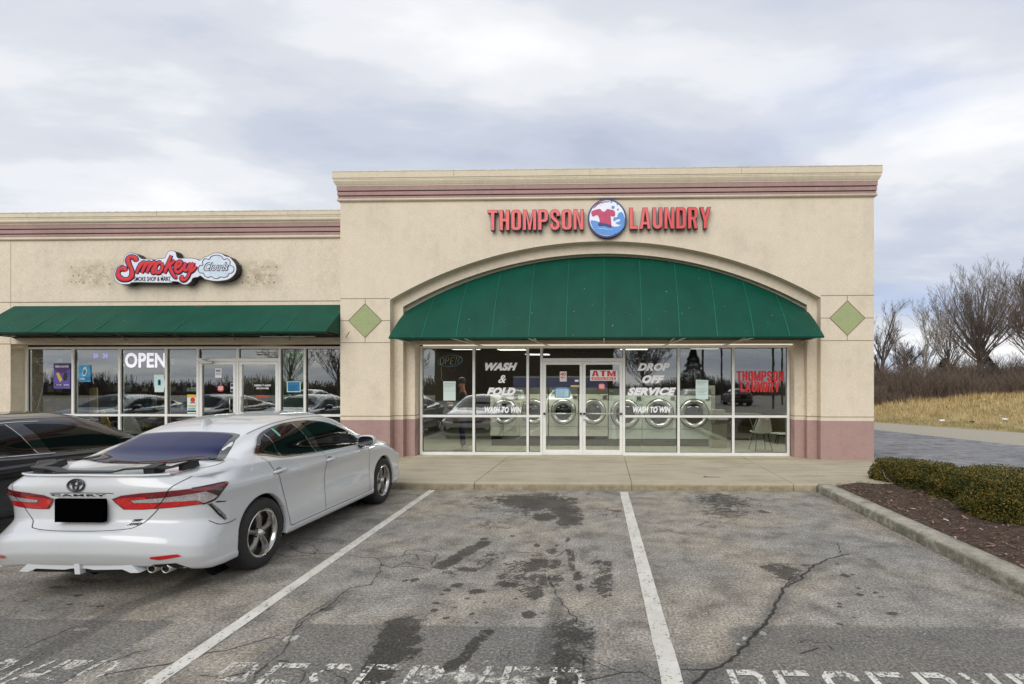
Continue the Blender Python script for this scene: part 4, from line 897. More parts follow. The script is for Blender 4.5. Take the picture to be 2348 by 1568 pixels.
# ------------------------------------------------------------------ signs on the walls
def pxs(pts, reg, Y):
    ox, oy, sc = reg; return [(lambda v: (v.x, v.z))(atY((ox+x/sc)/1.309, (oy+y/sc)/1.309, Y)) for x, y in pts]
yL = YM-.09
ls = thing('laundry_sign', 'raised red THOMPSON LAUNDRY letters around a round shirt logo above the arch', 'shop sign', tuple(atY(1389, 500, YM)))
condensed('THOMPSON', (1118.5, 481, 1338, 530), yL, .10, 'redface', ls, 'redside')
condensed('LAUNDRY', (1442, 476, 1629, 527), yL, .10, 'redface', ls, 'redside')
c = atY(1391.5, 500.5, yL-.02); R = .42
lg = MB().lathe([(.001, -.02), (R, -.02), (R+.005, 0), (R+.005, .11), (.001, .11)], (c.x, yL, c.z), 'y', 56)
lo = subthing('round_logo', lg, 'bluerim', ls, smooth=True, auto=40)
MB().lathe([(.001, -.004), (R-.035, -.004), (R-.035, .004)], (c.x, yL-.02, c.z), 'y', 48).build('logo_face', 'whiteface', lo)
LR = (1400, 560, 2.935); yf = yL-.028
def flat(name, pts, mat, par, y, k=5, t=.003):
    return MB().prism(smooth_poly(pxs(pts, LR, y), k), y, y+t).build(name, mat, par)
flat('wave', [(1093, 300), (1130, 300), (1190, 318), (1250, 335), (1300, 352), (1345, 345), (1385, 310), (1392, 290), (1385, 350), (1350, 395), (1300, 420), (1240, 430), (1180, 420), (1130, 390), (1100, 340)], 'blueface', lo, yf, 4)
flat('shirt', [(1097, 222), (1130, 205), (1175, 197), (1195, 218), (1222, 215), (1235, 198), (1270, 203), (1303, 215), (1306, 255), (1280, 262), (1268, 255), (1272, 300), (1270, 360), (1215, 345), (1163, 345), (1172, 300), (1158, 258), (1140, 250), (1110, 262)], 'crimson', lo, yf-.004, 3)
flat('shirt_in_water', [(1166, 318), (1215, 325), (1271, 338), (1270, 360), (1215, 345), (1163, 345)], 'bluerim', lo, yf-.008, 3)
flat('splash', [(1290, 290), (1300, 270), (1325, 268), (1330, 245), (1350, 225), (1372, 228), (1385, 255), (1392, 290), (1375, 320), (1345, 335), (1310, 318), (1345, 305), (1350, 285), (1320, 290), (1300, 305)], 'blueface', lo, yf-.002, 3)
flat('water_highlight', [(1140, 372), (1190, 362), (1240, 372), (1300, 380), (1240, 383), (1190, 376)], simple('light_blue_acrylic', rgb(120, 180, 225), .4), lo, yf-.006, 3)
flat('streak', [(1118, 185), (1150, 150), (1195, 133), (1255, 130), (1255, 136), (1200, 141), (1158, 158), (1122, 190)], simple('dark_red_acrylic', rgb(150, 30, 50), .4), lo, yf, 3)
bb = MB()
for x, y, r in ((1289, 182, .035), (1332, 202, .022), (1327, 155, .018), (1275, 135, .022), (1195, 150, .010), (1175, 165, .008)):
    q = pxs([(x, y)], LR, yf)[0]; bb.lathe([(.001, 0), (r, 0), (r, .004)], (q[0], yf, q[1]), 'y', 16)
bb.build('bubble', 'blueface', lo)
# left sign: cloud-shaped cabinet sign
SR7 = (300, 720, 5.104); ys = YF-.20
ss = thing('smoke_shop_sign', 'white cut-out cabinet sign with red script Smokey and a cloud', 'shop sign', tuple(atY(405, 615, YF)))
ol = [(215, 520), (225, 470), (250, 430), (300, 390), (362, 376), (363, 300), (375, 250), (410, 212), (470, 195), (560, 213), (610, 260), (655, 287), (790, 290), (840, 305), (900, 280), (990, 272), (1020, 210), (1055, 170), (1115, 162), (1165, 190), (1195, 272), (1300, 275), (1400, 275), (1480, 290), (1530, 308), (1590, 262), (1660, 240), (1720, 205), (1790, 195), (1870, 207), (1920, 243), (1990, 262), (2045, 320), (2080, 370), (2095, 440), (2080, 510), (2030, 570), (1960, 612), (1880, 628), (1780, 636), (1680, 625), (1600, 602), (1540, 555), (1500, 575), (1430, 588), (1400, 640), (1350, 678), (1290, 690), (1235, 668), (1190, 645), (1105, 642), (1090, 660), (800, 658), (510, 655), (450, 682), (330, 682), (250, 640), (218, 580)]
poly = smooth_poly(pxs(ol, SR7, ys), 4)
cx_, cz_ = sum(p[0] for p in poly)/len(poly), sum(p[1] for p in poly)/len(poly)
MB().prism(poly, ys, YF-.03).build('sign_cabinet', 'black', ss)
def inset(poly, d):
    out = []; n = len(poly)
    a = sum(poly[i][0]*poly[(i+1) % n][1]-poly[(i+1) % n][0]*poly[i][1] for i in range(n)); sg = 1 if a > 0 else -1
    for i in range(n):
        p, q = Vector(poly[i-1]), Vector(poly[(i+1) % n]); t = (q-p).normalized(); out.append((poly[i][0]-t.y*d*sg, poly[i][1]+t.x*d*sg))
    return out
MB().prism(inset(poly, .013), ys-.004, ys+.002).build('sign_face', 'whiteface', ss)
S_ = [[(560, 330), (545, 290), (510, 265), (462, 262), (432, 285), (430, 330), (452, 390), (478, 440), (492, 500), (485, 555), (450, 595), (395, 610), (335, 600), (290, 565), (275, 515), (292, 465), (335, 440), (378, 448), (398, 478)],
      [(556, 520), (590, 440), (628, 350)], [(600, 440), (640, 370), (675, 345), (690, 365), (672, 430), (640, 510)], [(672, 440), (715, 370), (752, 345), (768, 365), (748, 430), (716, 510)], [(748, 440), (795, 370), (830, 345), (846, 365), (826, 430), (806, 480), (820, 508), (850, 500)],
      [(940, 350), (900, 350), (862, 395), (850, 450), (870, 500), (910, 500), (945, 455), (955, 400), (940, 350)], [(955, 400), (985, 380)],
      [(990, 515), (1020, 430), (1060, 330), (1095, 235)], [(1010, 440), (1060, 400), (1110, 350), (1150, 310)], [(1065, 395), (1090, 470), (1120, 530), (1150, 568), (1185, 575)],
      [(1165, 430), (1205, 410), (1240, 375), (1245, 340), (1215, 335), (1175, 370), (1155, 430), (1165, 480), (1200, 500), (1240, 470), (1280, 410)],
      [(1325, 345), (1295, 410), (1295, 460), (1325, 470), (1365, 420), (1395, 345)], [(1440, 345), (1405, 430), (1375, 500), (1345, 570), (1300, 615), (1260, 610), (1252, 575), (1285, 565)], [(1365, 470), (1400, 480), (1450, 440), (1475, 400)]]
def script(rad, y, mat, name, flat_=.25, extra=0):
    mb = MB()
    for k, st in enumerate(S_):
        pts = smooth_poly(st, 4, False); q = pxs(pts, SR7, y); n = len(q)
        r = [rad*(1.0+.12*math.sin(i*.4))*(.8 if k else 1.05)*(.7+.3*min(1, i/3, (n-1-i)/3))+extra for i in range(n)]
        mb.tube([(a, y-k*.0004, b) for a, b in q], r, 8, True, flat_)
    return mb.build(name, mat, ss, smooth=True)
script(.050, ys-.006, 'bluerim', 'script_outline', .10, .016)
script(.046, ys-.014, 'red', 'script_lettering', .12)
def box7(x0, y0, x1, y1): return ((300+x0/5.104)/1.309, (720+y0/5.104)/1.309, (300+x1/5.104)/1.309, (720+y1/5.104)/1.309)
text_box('small_lettering', 'SMOKE SHOP & MART', box7(520, 562, 1078, 632), ys-.007, .004, 'black', ss, .012)
cl = [(1508, 425), (1530, 390), (1575, 385), (1570, 330), (1610, 285), (1670, 300), (1700, 255), (1780, 232), (1860, 250), (1895, 300), (1950, 285), (1995, 330), (1990, 385), (2045, 410), (2050, 470), (2010, 510), (1975, 515), (1950, 560), (1890, 575), (1850, 565), (1800, 592), (1740, 585), (1710, 560), (1650, 575), (1600, 550), (1585, 510), (1530, 505), (1505, 465)]
cq = smooth_poly(pxs(cl, SR7, ys-.006), 3)
cb = MB(); cb.tube([(a, ys-.006, b) for a, b in cq]+[(cq[0][0], ys-.006, cq[0][1])], .0075, 6); cb.build('cloud_outline', 'black', ss)
MB().prism(inset(cq, .012), ys-.0055, ys-.0035).build('cloud_fill', simple('pale_blue_acrylic', rgb(206, 220, 234), .4), ss)
text_box('cloud_lettering_shadow', 'Clouds', box7(1588, 340, 1978, 480), ys-.010, .004, 'black', ss, .05, .45)
text_box('cloud_lettering', 'Clouds', box7(1602, 352, 1964, 468), ys-.015, .004, 'whiteface', ss, .0, .45)
pc = pxs([(2150, 420)], SR7, YF)[0]; MB().box(pc[0]-.03, pc[0]+.03, YF-.06, YF, pc[1]-.07, pc[1]+.07).build('bracket', 'steel', ss)
# ------------------------------------------------------------------ lettering and posters in the windows
YG = YW-.010                                             # outer face of the panes
def win_text(name, label, items, mat, cat='window lettering', bold=.03, shear=.0, Y=None, side=None, extra=None):
    Y = Y or YG; p0 = items[0][1]; t = thing(name, label, cat, tuple(atY((p0[0]+p0[2])/2, (p0[1]+p0[3])/2, Y)))
    for it in items:
        s, box = it[0], it[1]; text_box('lettering', s, box, Y, .003, it[2] if len(it) > 2 else mat, t, it[3] if len(it) > 3 else bold, shear)
    return t
def bx(reg, x0, y0, x1, y1): ox, oy, sc = reg; return ((ox+x0/sc)/1.309, (oy+y0/sc)/1.309, (ox+x1/sc)/1.309, (oy+y1/sc)/1.309)
W3 = (1200, 980, 1.8784); W1 = (60, 1020, 4.696); W2 = (560, 1020, 4.696); W4 = (1600, 1020, 4.1267); W6 = (2050, 1020, 4.1257); WL = (1240, 1020, 4.1275)
win_text('window_lettering', 'slanted white WASH & FOLD lettering on the laundromat window', [('WASH', bx(W3, 480, 203, 662, 248)), ('&', bx(W3, 554, 273, 599, 318), 'vinyl', .015), ('FOLD', bx(W3, 488, 343, 652, 388))], 'vinyl', bold=.065, shear=.35)
win_text('window_lettering', 'slanted white DROP OFF SERVICE lettering on the window right of the doors', [('DROP', bx(W3, 1338, 205, 1521, 250)), ('OFF', bx(W3, 1365, 274, 1491, 319)), ('SERVICE', bx(W3, 1281, 343, 1557, 388))], 'vinyl', bold=.065, shear=.35)
win_text('window_lettering', 'small white WASH TO WIN line under the WASH & FOLD lettering', [('WASH TO WIN', bx(W3, 477, 452, 686, 487))], 'vinyl', bold=.05, shear=.2)
win_text('window_lettering', 'small white WASH TO WIN line under the DROP OFF SERVICE lettering', [('WASH TO WIN', bx(W3, 1313, 451, 1525, 485))], 'vinyl', bold=.05, shear=.2)
t = thing('window_lettering', 'red THOMPSON LAUNDRY lettering on the rightmost window', 'window lettering', tuple(atY(1743, 875, YG)))
condensed('THOMPSON', bx(W6, 662, 383, 1245, 512), YG, .003, 'red', t, joined=True); condensed('LAUNDRY', bx(W6, 708, 517, 1195, 645), YG, .003, 'red', t, joined=True)
win_text('address_lettering', 'tiny dark Suite number lettering on the transom over the double doors', [('5808 West Thompson Rd', bx(W4, 498, 136, 720, 154)), ('Suite 137', bx(W4, 532, 166, 686, 193))], 'black', bold=.02)
win_text('address_lettering', 'tiny dark number lettering on the transom over the narrow green-backed door', [('Thompson Rd', bx(W2, 965, 165, 1180, 182)), ('Suite 135', bx(W2, 990, 192, 1140, 218))], simple('brown_vinyl', rgb(96, 50, 44), .6), bold=.02)
win_text('window_lettering', 'big white OPEN lettering in the smoke shop window', [('OPEN', bx(W1, 1480, 180, 2052, 392))], 'led', bold=.03)
t = win_text('door_lettering', 'small white THOMPSON LAUNDRY lettering on the green-backed door', [('THOMPSON', bx(W2, 950, 628, 1055, 655)), ('LAUNDRY', bx(W2, 1100, 628, 1190, 655)), ('OPEN 7 DAYS A WEEK', bx(W2, 980, 670, 1158, 694))], 'vinyl', bold=.03)
p = atY(*[(560+1078/4.696)/1.309, (1020+638/4.696)/1.309], YG); MB().lathe([(.014, -.002), (.020, -.002), (.020, .001), (.014, .001)], (p.x, YG, p.z), 'y', 20).build('lettering', 'vinyl', t)
win_text('door_lettering', 'small red line of lettering low on the green-backed door', [('ENTRANCE NEXT DOOR', bx(W2, 978, 785, 1155, 813))], simple('orange_red_vinyl', rgb(210, 70, 40), .5), bold=.06)
def poster(name, label, reg, box, mat, cat='poster', prints=(), Y=None, skew=0.0, border=None):
    Y = Y or YG-.002; b = bx(reg, *box); p0, p1 = atY(b[0], b[3], Y), atY(b[2], b[1], Y)
    t = thing(name, label, cat, ((p0.x+p1.x)/2, Y, p0.z))
    w, h = p1.x-p0.x, p1.z-p0.z
    MB().prism([(p0.x, p0.z), (p1.x, p0.z+skew), (p1.x, p1.z+skew), (p0.x, p1.z)], Y-.001, Y+.001).build('sheet', mat, t)
    if border: MB().prism([(p0.x+w*.07, p0.z+h*.07), (p1.x-w*.07, p0.z+h*.07), (p1.x-w*.07, p1.z-h*.16), (p0.x+w*.07, p1.z-h*.16)], Y-.0024, Y-.0012).build('printed_panel', border, t)
    for k, pr in enumerate(prints):
        kind, m = pr[0], pr[1]
        if kind == 'bar': q = pr[2]; MB().box(p0.x+w*q[0], p0.x+w*q[2], Y-.004, Y-.003, p1.z-h*q[3], p1.z-h*q[1]).build('printed_line', m, t)
        elif kind == 'text': q = pr[3]; text_box('lettering', pr[2], (b[0]+(b[2]-b[0])*q[0], b[1]+(b[3]-b[1])*q[1], b[0]+(b[2]-b[0])*q[2], b[1]+(b[3]-b[1])*q[3]), Y-.005, .001, m, t, pr[4] if len(pr) > 4 else .02)
        elif kind == 'disc': q = pr[2]; MB().lathe([(.0005, -.0045), (w*q[2], -.0045), (w*q[2], -.003)], (p0.x+w*q[0], Y, p1.z-h*q[1]), 'y', 24).build('printed_disc', m, t)
        elif kind == 'poly': MB().prism([(p0.x+w*a, p1.z-h*c) for a, c in pr[2]], Y-.0042-.0004*k, Y-.003).build('printed_shape', m, t)
    return t
GB = 'shut'; ln = simple('grey_ink', rgb(120, 136, 140), .7)
bars = lambda ys, x0=.1, x1=.9, h=.02, m=None: [('bar', m or ln, (x0, y, x1-(.25 if i % 3 == 2 else 0), y+h)) for i, y in enumerate(ys)]
poster('paper_notice', 'pair of white paper sheets taped below the neon OPEN sign', WL, (372, 512, 524, 750), 'offwhite', 'paper notice', bars((.12, .2, .29), h=.012)+[('bar', ln, (.02, .5, .98, .508))])
poster('paper_notice', 'crooked pair of white paper sheets taped right of the DROP OFF SERVICE lettering', W6, (155, 492, 308, 728), 'offwhite', 'paper notice', bars((.08, .15, .22, .54, .62, .68, .76), h=.012)+[('bar', ln, (.02, .47, .98, .478))], skew=-.01)
poster('no_pets_sign', 'small white NO PETS sign on the left laundromat door', W4, (329, 391, 412, 514), 'white', 'notice', [('text', 'red', 'NO', (.12, .1, .88, .45), .05), ('text', 'red', 'PETS', (.12, .52, .88, .78), .03), ('bar', ln, (.12, .86, .88, .90))])
poster('atm_sign', 'white ATM AVAILABLE sign with red lettering on the right laundromat door', W4, (704, 373, 1040, 505), 'white', 'sign', [('bar', 'red', (.05, .69, .95, .93)), ('text', 'white', 'AVAILABLE', (.08, .74, .92, .89), .02)])
_a = bx(W4, 724, 381, 1020, 452); _t = [o for o in bpy.data.objects if o.get('label', '').startswith('white ATM AVAILABLE')][0]; condensed('ATM', _a, YG-.007, .002, 'red', _t, joined=True)
poster('price_list', 'blue-bordered price list on the left laundromat door', W4, (265, 587, 450, 714), 'teal', 'notice', [('text', 'white', 'Laundry Prices', (.15, .03, .85, .13), .01)]+bars((.25, .35, .45, .55, .65, .75, .85), .12, .85, .02, 'teal')+[('bar', 'teal', (.6, .2, .62, .92))], border=simple('pale_blue_print', rgb(190, 222, 232), .6))
poster('price_list', 'blue-bordered price list in the narrow window right of the green-backed door', W2, (1412, 585, 1606, 735), 'offwhite', 'notice', [('bar', 'teal', (.06, .05, .94, .92))]+bars((.35, .45, .55, .65, .75, .85), .15, .85, .02, 'offwhite'))
def stopsign(label, reg, cx, cy, r):
    b = bx(reg, cx-r, cy-r, cx+r, cy+r); c = atY((b[0]+b[2])/2, (b[1]+b[3])/2, YG-.002); R = (atY(b[2], b[1], YG).x-c.x)
    t = thing('octagon_sticker', label, 'sticker', tuple(c))
    o = lambda q: [(c.x+q*math.cos(math.radians(22.5+45*i)), c.z+q*math.sin(math.radians(22.5+45*i))) for i in range(8)]
    MB().prism(o(R*1.06), YG-.003, YG-.001).build('sticker_face', 'red', t); 
    w = MB()
    for dz in (-.42, -.12, .18, .48): w.box(c.x-R*.72, c.x+R*.72, YG-.0045, YG-.0032, c.z+R*dz-R*.07, c.z+R*dz+R*.09)
    w.build('printed_line', 'white', t)
stopsign('red octagonal sticker under the ATM sign', W4, 847, 578, 43); stopsign('red octagonal sticker on the smoke shop door', W2, 478, 683, 48)
poster('small_sticker', 'tiny white sticker on the left laundromat door', W4, (515, 493, 560, 517), 'white', 'sticker')
poster('small_sticker', 'tan strip of tape on the left laundromat door', W4, (464, 560, 570, 584), 'wood', 'tape strip')
poster('no_pets_sign', 'small white notice with dark lettering on the smoke shop door', W2, (402, 400, 492, 533), 'white', 'notice', [('text', 'violet', 'NO', (.15, .12, .85, .42), .03), ('text', ln, 'PETS', (.15, .52, .85, .72), .02)])
poster('small_sticker', 'two small blue and white stickers on the smoke shop door', W2, (618, 612, 662, 735), 'white', 'sticker', [('bar', 'navy', (.1, .05, .9, .4)), ('bar', 'navy', (.1, .6, .9, .95))])
poster('vape_poster', 'purple poster with a yellow and a black device in the leftmost window', W1, (474, 328, 708, 686), 'purple', 'poster', [('poly', 'violet', [(0, 0), (1, 0), (1, .2), (.75, .32), (.5, .40), (.2, .32), (0, .2)]), ('text', 'white', 'MEGA FLAVOR', (.1, .09, .9, .17), .04), ('bar', 'offwhite', (.25, .21, .75, .235)), ('bar', 'offwhite', (.2, .26, .8, .28)),
     ('poly', 'yellow', [(.16, .40), (.32, .36), (.55, .66), (.38, .74)]), ('poly', 'black', [(.66, .36), (.82, .38), (.80, .66), (.62, .70), (.58, .55)]), ('bar', 'black', (.1, .81, .54, .9)), ('text', 'white', '25,000', (.16, .83, .48, .88), .02), ('text', 'white', 'PUFFS', (.62, .83, .92, .88), .02)])
poster('vape_poster', 'bright blue poster with a device in the second window from the left', W1, (826, 356, 995, 590), 'cyan', 'poster', [('poly', 'offwhite', [(.42, .15), (.62, .08), (.72, .3), (.62, .6), (.42, .68), (.30, .5)]), ('poly', 'teal', [(.44, .27), (.58, .24), (.64, .38), (.56, .58), (.40, .58), (.36, .42)]), ('bar', 'teal', (.02, .70, 1, .93)), ('text', 'white', 'XTRA', (.06, .76, .52, .88), .03)])
tp = poster('hanging_card', 'white six-sided card with a small blue picture under the OPEN lettering', W1, (1905, 492, 2020, 732), 'offwhite', 'card', [('bar', 'cyan', (.32, .32, .70, .62)), ('bar', 'teal', (.42, .27, .62, .58))])
b = bx(W1, 1888, 490, 2042, 735); q0, q1 = atY(b[0], b[3], YG), atY(b[2], b[1], YG); wv, hv = q1.x-q0.x, q1.z-q0.z
MB().prism([(q0.x+wv*.07, q0.z), (q1.x-wv*.12, q0.z), (q1.x, q0.z+hv*.45), (q1.x-wv*.1, q1.z), (q0.x+wv*.0, q1.z), (q0.x+wv*.03, q0.z+hv*.45)], YG-.0028, YG-.0012).build('card_face', 'offwhite', tp)
poster('tobacco_poster', 'yellow topped white poster with a red disc beside the smoke shop door', W2, (8, 770, 136, 1035), 'offwhite', 'poster', [('bar', 'yellow', (.0, .0, 1, .16)), ('disc', 'red', (.62, .28, .26)), ('bar', ln, (.3, .40, .9, .47)), ('bar', 'wood', (.08, .55, .95, .68)), ('bar', 'cyan', (.1, .72, .9, .80)), ('bar', 'black', (.03, .84, .97, .93))])
t = thing('scrolling_sign', 'long dark scrolling sign with purple digits in the second window from the left', 'led sign', tuple(atY(228, 815, YW+.15)))
b = bx(W1, 855, 172, 1375, 262); q0, q1 = atY(b[0], b[3], YW+.12), atY(b[2], b[1], YW+.12)
MB().box(q0.x, q1.x, YW+.12, YW+.17, q0.z, q1.z).build('sign_case', simple('dark_slate_case', rgb(60, 66, 78), .4), t)
for xa, xb in ((1035, 1095), (1165, 1235)): text_box('digits', '24', bx(W1, xa, 188, xb, 255), YW+.117, .002, 'ledp', t, .05)
t = thing('leaning_board', 'pale yellow board leaning behind the smoke shop window', 'board', tuple(atY(212, 990, 12.6)))
b0, b1 = atY(205, 992, 12.5), atY(222, 889, 12.5); MB().box(b0.x, b1.x, 12.5, 12.53, .2, b1.z).build('board_face', 'wood', t)
e0, e1_ = atY(236, 940, 12.6), atY(255, 985, 12.6); MB().prism([(e0.x-.05, e0.z), (e0.x+.02, e0.z), (e1_.x, .7), (e0.x-.05, .7)], 12.6, 12.62).build('board_wing', 'yellow', t)
# neon sign
t = thing('neon_sign', 'unlit OPEN neon sign in a blue oval hanging in the leftmost laundromat window', 'neon sign', tuple(atY(1031, 828, YW+.05)))
yn = YW+.06; b = bx(WL, 305, 190, 605, 330); q0, q1 = atY(b[0], b[3], yn), atY(b[2], b[1], yn); cx_, cz_ = (q0.x+q1.x)/2, (q0.z+q1.z)/2
MB().tube([(cx_+math.cos(a)*(q1.x-q0.x)/2, yn, cz_+math.sin(a)*(q1.z-q0.z)/2+math.cos(a)*.02) for a in np.linspace(.1, 2*math.pi+.05, 40)], .014, 6).build('neon_oval', 'neonblue', t, smooth=True)
nx0, nx1 = atY(b[0]+4, 828, yn).x, atY(b[2]-5, 828, yn).x; hh = .062
def nst(i, pts): w_ = (nx1-nx0)/4; return [(nx0+w_*(i+.5)+(x+y*.28)*w_*.36, yn-.01, cz_+y*hh*1.35) for x, y in pts]
ne = MB()
ne.tube(nst(0, [(math.cos(a), math.sin(a)) for a in np.linspace(0, 2*math.pi, 18)]), .008, 6)
ne.tube(nst(1, [(-.8, -1), (-.8, 1), (.4, 1), (.8, .5), (.4, 0), (-.8, 0)]), .008, 6); ne.tube(nst(2, [(.9, 1), (-.8, 1), (-.8, -1), (.9, -1)]), .008, 6); ne.tube(nst(2, [(-.8, 0), (.6, 0)]), .008, 6)
ne.tube(nst(3, [(-.8, -1), (-.8, 1), (.8, -1), (.8, 1)]), .008, 6); ne.build('neon_letters', 'neon', t, smooth=True)
cd = [atY((1240+x/4.1275)/1.309, (1020+y/4.1275)/1.309, yn) for x, y in ((345, 330), (343, 390), (350, 440), (345, 480), (365, 518))]
MB().tube([tuple(p) for p in cd], .006, 5).build('cord', 'white', t)
cd = [atY((1240+x/4.1275)/1.309, (1020+y/4.1275)/1.309, yn) for x, y in ((425, 345), (450, 380), (480, 392), (510, 370), (530, 340))]
MB().tube([tuple(p) for p in cd], .004, 5).build('cord', 'cab', t)
t = MB().tube([tuple(atY((60+x/4.696)/1.309, (1020+y/4.696)/1.309, YW+.05)) for x, y in ((385, 415), (345, 560), (310, 720), (265, 880), (225, 1010))], .006, 5).build('cord', 'white', None)
tag(t, 'thin white cord hanging slanted behind the leftmost window', 'cord')
t = thing('small_neon', 'small unlit white neon squiggle near the top of the leftmost window', 'neon sign', tuple(atY(113, 830, YW+.05)))
q = [atY((60+x/4.696)/1.309, (1020+y/4.696)/1.309, YW+.05) for x, y in ((235, 310), (255, 270), (300, 255), (330, 275), (300, 305), (260, 300), (250, 325), (290, 350), (340, 330), (370, 310), (372, 345), (330, 372), (280, 365))]
MB().tube([tuple(p) for p in smooth_poly([tuple(v) for v in q], 3, False)], .008, 6).build('neon_tube', 'offwhite', t, smooth=True)
# ------------------------------------------------------------------ inside the laundromat
def make_washer(w, h, zb, r, mat, label, group, front):
    """front-loading washer, base at the origin, front facing -Y"""
    t = thing('washing_machine', label, 'washing machine', (0, 0, 0), group)
    MB().box(-w/2+.004, w/2-.004, 0, .8, zb, h-.17).build('cabinet', mat, t)
    MB().box(-w/2+.004, w/2-.004, -.004, .8, h-.168, h-.004).build('control_panel', 'panel' if not front else 'black', t)
    MB().box(-w/2+.02, w/2-.02, .06, .8, 0, zb-.002).build('plinth', 'shut', t)
    MB().box(-w/2+.004, w/2-.004, -.003, 0, zb+.255, zb+.262).build('panel_seam', 'shut', t)
    cz = zb+(h-.17-zb)*.58; d = subthing('porthole', MB().lathe([(r*.70, -.02), (r*.72, -.05), (r*.92, -.055), (r*.97, -.03), (r, -.0)], (0, 0, cz), 'y', 40), 'steel', t, smooth=True)
    MB().lathe([(r*.965, -.036), (r*.985, -.040), (r*1.01, -.02), (r*1.02, -.001)], (0, 0, cz), 'y', 40).build('porthole_rim', 'shut', d, smooth=True)
    MB().lathe([(.001, -.045), (r*.3, -.04), (r*.55, -.02), (r*.70, .01)], (0, 0, cz), 'y', 32).build('porthole_glass', dark_glass('washer_glass', rgb(26, 26, 26), .5) if 'wg' not in MT else MT['wg'], d, smooth=True)
    MB().box(w/2-.14, w/2-.03, -.012, 0, h-.30, h-.20).build('coin_box', 'panel', t)
    MB().box(-w/2+.02, -w/2+.12, -.006, -.004, h-.07, h-.05).build('badge', 'steel', t)
    return t
MT['wg'] = dark_glass('washer_glass', rgb(26, 26, 26), .5)
WY = 13.95
def wx(x): return atY((1200+x/1.8784)/1.309, 950, WY).x
s1 = make_washer(.775, 1.56, .27, .335, 'washer', 'x', 'front-loading washers facing the window', False)
small = [(590, 'beige washer behind the FOLD lettering, leftmost of its row'), (753, 'beige washer seen through the narrow pane left of the doors'), (921, 'beige washer behind the left laundromat door'), (1090, 'beige washer behind the right laundromat door, beside the taller pale washers')]
for i, (x, l) in enumerate(small):
    o = s1 if i == 0 else copy_thing(s1); o.location = (wx(x), WY, .112); o['label'] = l; o['_org'] = (0, 0, 0)
s2 = make_washer(.89, 1.53, .20, .39, 'washer2', 'x', 'large pale washers on the right', False)
for i, (x, l) in enumerate([(1270, 'large pale washer partly behind the door frame, leftmost of the three big ones'), (1460, 'large pale washer behind the SERVICE lettering, middle of the three big ones'), (1657, 'large pale washer right of the SERVICE lettering, rightmost of the three big ones')]):
    o = s2 if i == 0 else copy_thing(s2); o.location = (wx(x), WY, .112); o['label'] = l; o['_org'] = (0, 0, 0)
t = thing('back_partition', 'dark blue band of machines behind the beige washers', 'partition', (wx(850), 15.2, .112))
MB().box(wx(600), wx(1172), 15.0, 15.6, .12, 1.95).build('panel', 'navy', t); MB().box(wx(600), wx(1172), 15.0, 15.6, 1.952, 2.0).build('cap', 'panel', t)
# cabinets, folding counter, chairs, person
t = thing('tall_cabinet', 'tall grey-green cabinet standing right of the big washers', 'cabinet', (wx(1765), 14.6, .112))
MB().box(wx(1745), wx(1792), 14.3, 14.8, .112, atY(1640, 884, 14.3).z).build('cabinet_body', 'cab', t)
t = thing('folding_counter', 'grey-green folding counter with a sloping box on it right of the washers', 'counter', (wx(1800), 13.7, .112))
q = lambda x, y, Y: atY((1200+x/1.8784)/1.309, (980+y/1.8784)/1.309, Y)
MB().box(q(1757, 0, 13.6).x, q(1843, 0, 13.6).x, 13.6, 14.2, .112, q(0, 550, 13.6).z).build('counter_body', 'cab', t)
MB().box(q(1752, 0, 13.5).x, q(1850, 0, 13.5).x, 13.5, 14.2, q(0, 522, 13.5).z, q(0, 505, 13.5).z).build('counter_top', 'washer2', t)
MB().prism([(q(1755, 0, 13.6).x, q(0, 502, 13.6).z), (q(1842, 0, 13.6).x, q(0, 502, 13.6).z), (q(1832, 0, 13.6).x, q(0, 467, 13.6).z), (q(1765, 0, 13.6).x, q(0, 467, 13.6).z)], 13.6, 14.0).build('sloping_box', 'cab', t)
def make_chair():
    t = thing('shell_chair', 'x', 'chair', (0, 0, 0)); rows = []
    prof = [(.20, .44), (.19, .425), (.10, .42), (-.05, .415), (-.16, .43), (-.21, .48), (-.235, .58), (-.255, .70), (-.275, .80), (-.285, .85)]   # (y forward, z)
    for i, (y, z) in enumerate(prof):
        w = [.19, .21, .225, .235, .24, .235, .21, .18, .155, .125][i]
        rows.append([(w*s, y+.05*abs(s)**3*(1 if i > 4 else 0), z+(.05 if i < 6 else .0)*abs(s)**3) for s in np.linspace(-1, 1, 13)])
    o = MB().grid(rows).build('shell', 'mint', t, smooth=True); m = o.modifiers.new('thick', 'SOLIDIFY'); m.thickness = .012; m2 = o.modifiers.new('sub', 'SUBSURF'); m2.levels = 1; m2.render_levels = 1
    for sx in (-1, 1):
        for sy in (-1, 1): MB().tube([(sx*.14, sy*.12, .415), (sx*.22, sy*.20, 0)], .011, 6).build('leg', 'shut', t)
    return t
ch = make_chair(); ch.location = tuple(atZ(1743, 1032, .112)); ch.rotation_euler.z = math.radians(188)+math.pi; ch['label'] = 'white shell chair with dark legs inside the rightmost laundromat window'; ch['_org'] = (0, 0, 0)
c2 = copy_thing(ch, (atY(310, 960, 12.75).x, 12.75, .112), 'white shell chair behind the smoke shop window above the black car'); c2.rotation_euler.z = math.radians(10)
t = thing('side_table', 'small round table with thin legs at the right end of the laundromat', 'table', (atY(1790, 950, 14.6).x, 14.6, .112))
p = atY(1789, 994, 14.6); MB().lathe([(.001, 0), (.28, 0), (.28, .02), (.001, .02)], (p.x, 14.6, p.z), 'z', 24).build('table_top', 'mint', t)
for a in (0, 2, 4): MB().tube([(p.x+.1*math.cos(a), 14.6+.1*math.sin(a), p.z), (p.x+.22*math.cos(a), 14.6+.22*math.sin(a), .112)], .012, 6).build('leg', 'shut', t)
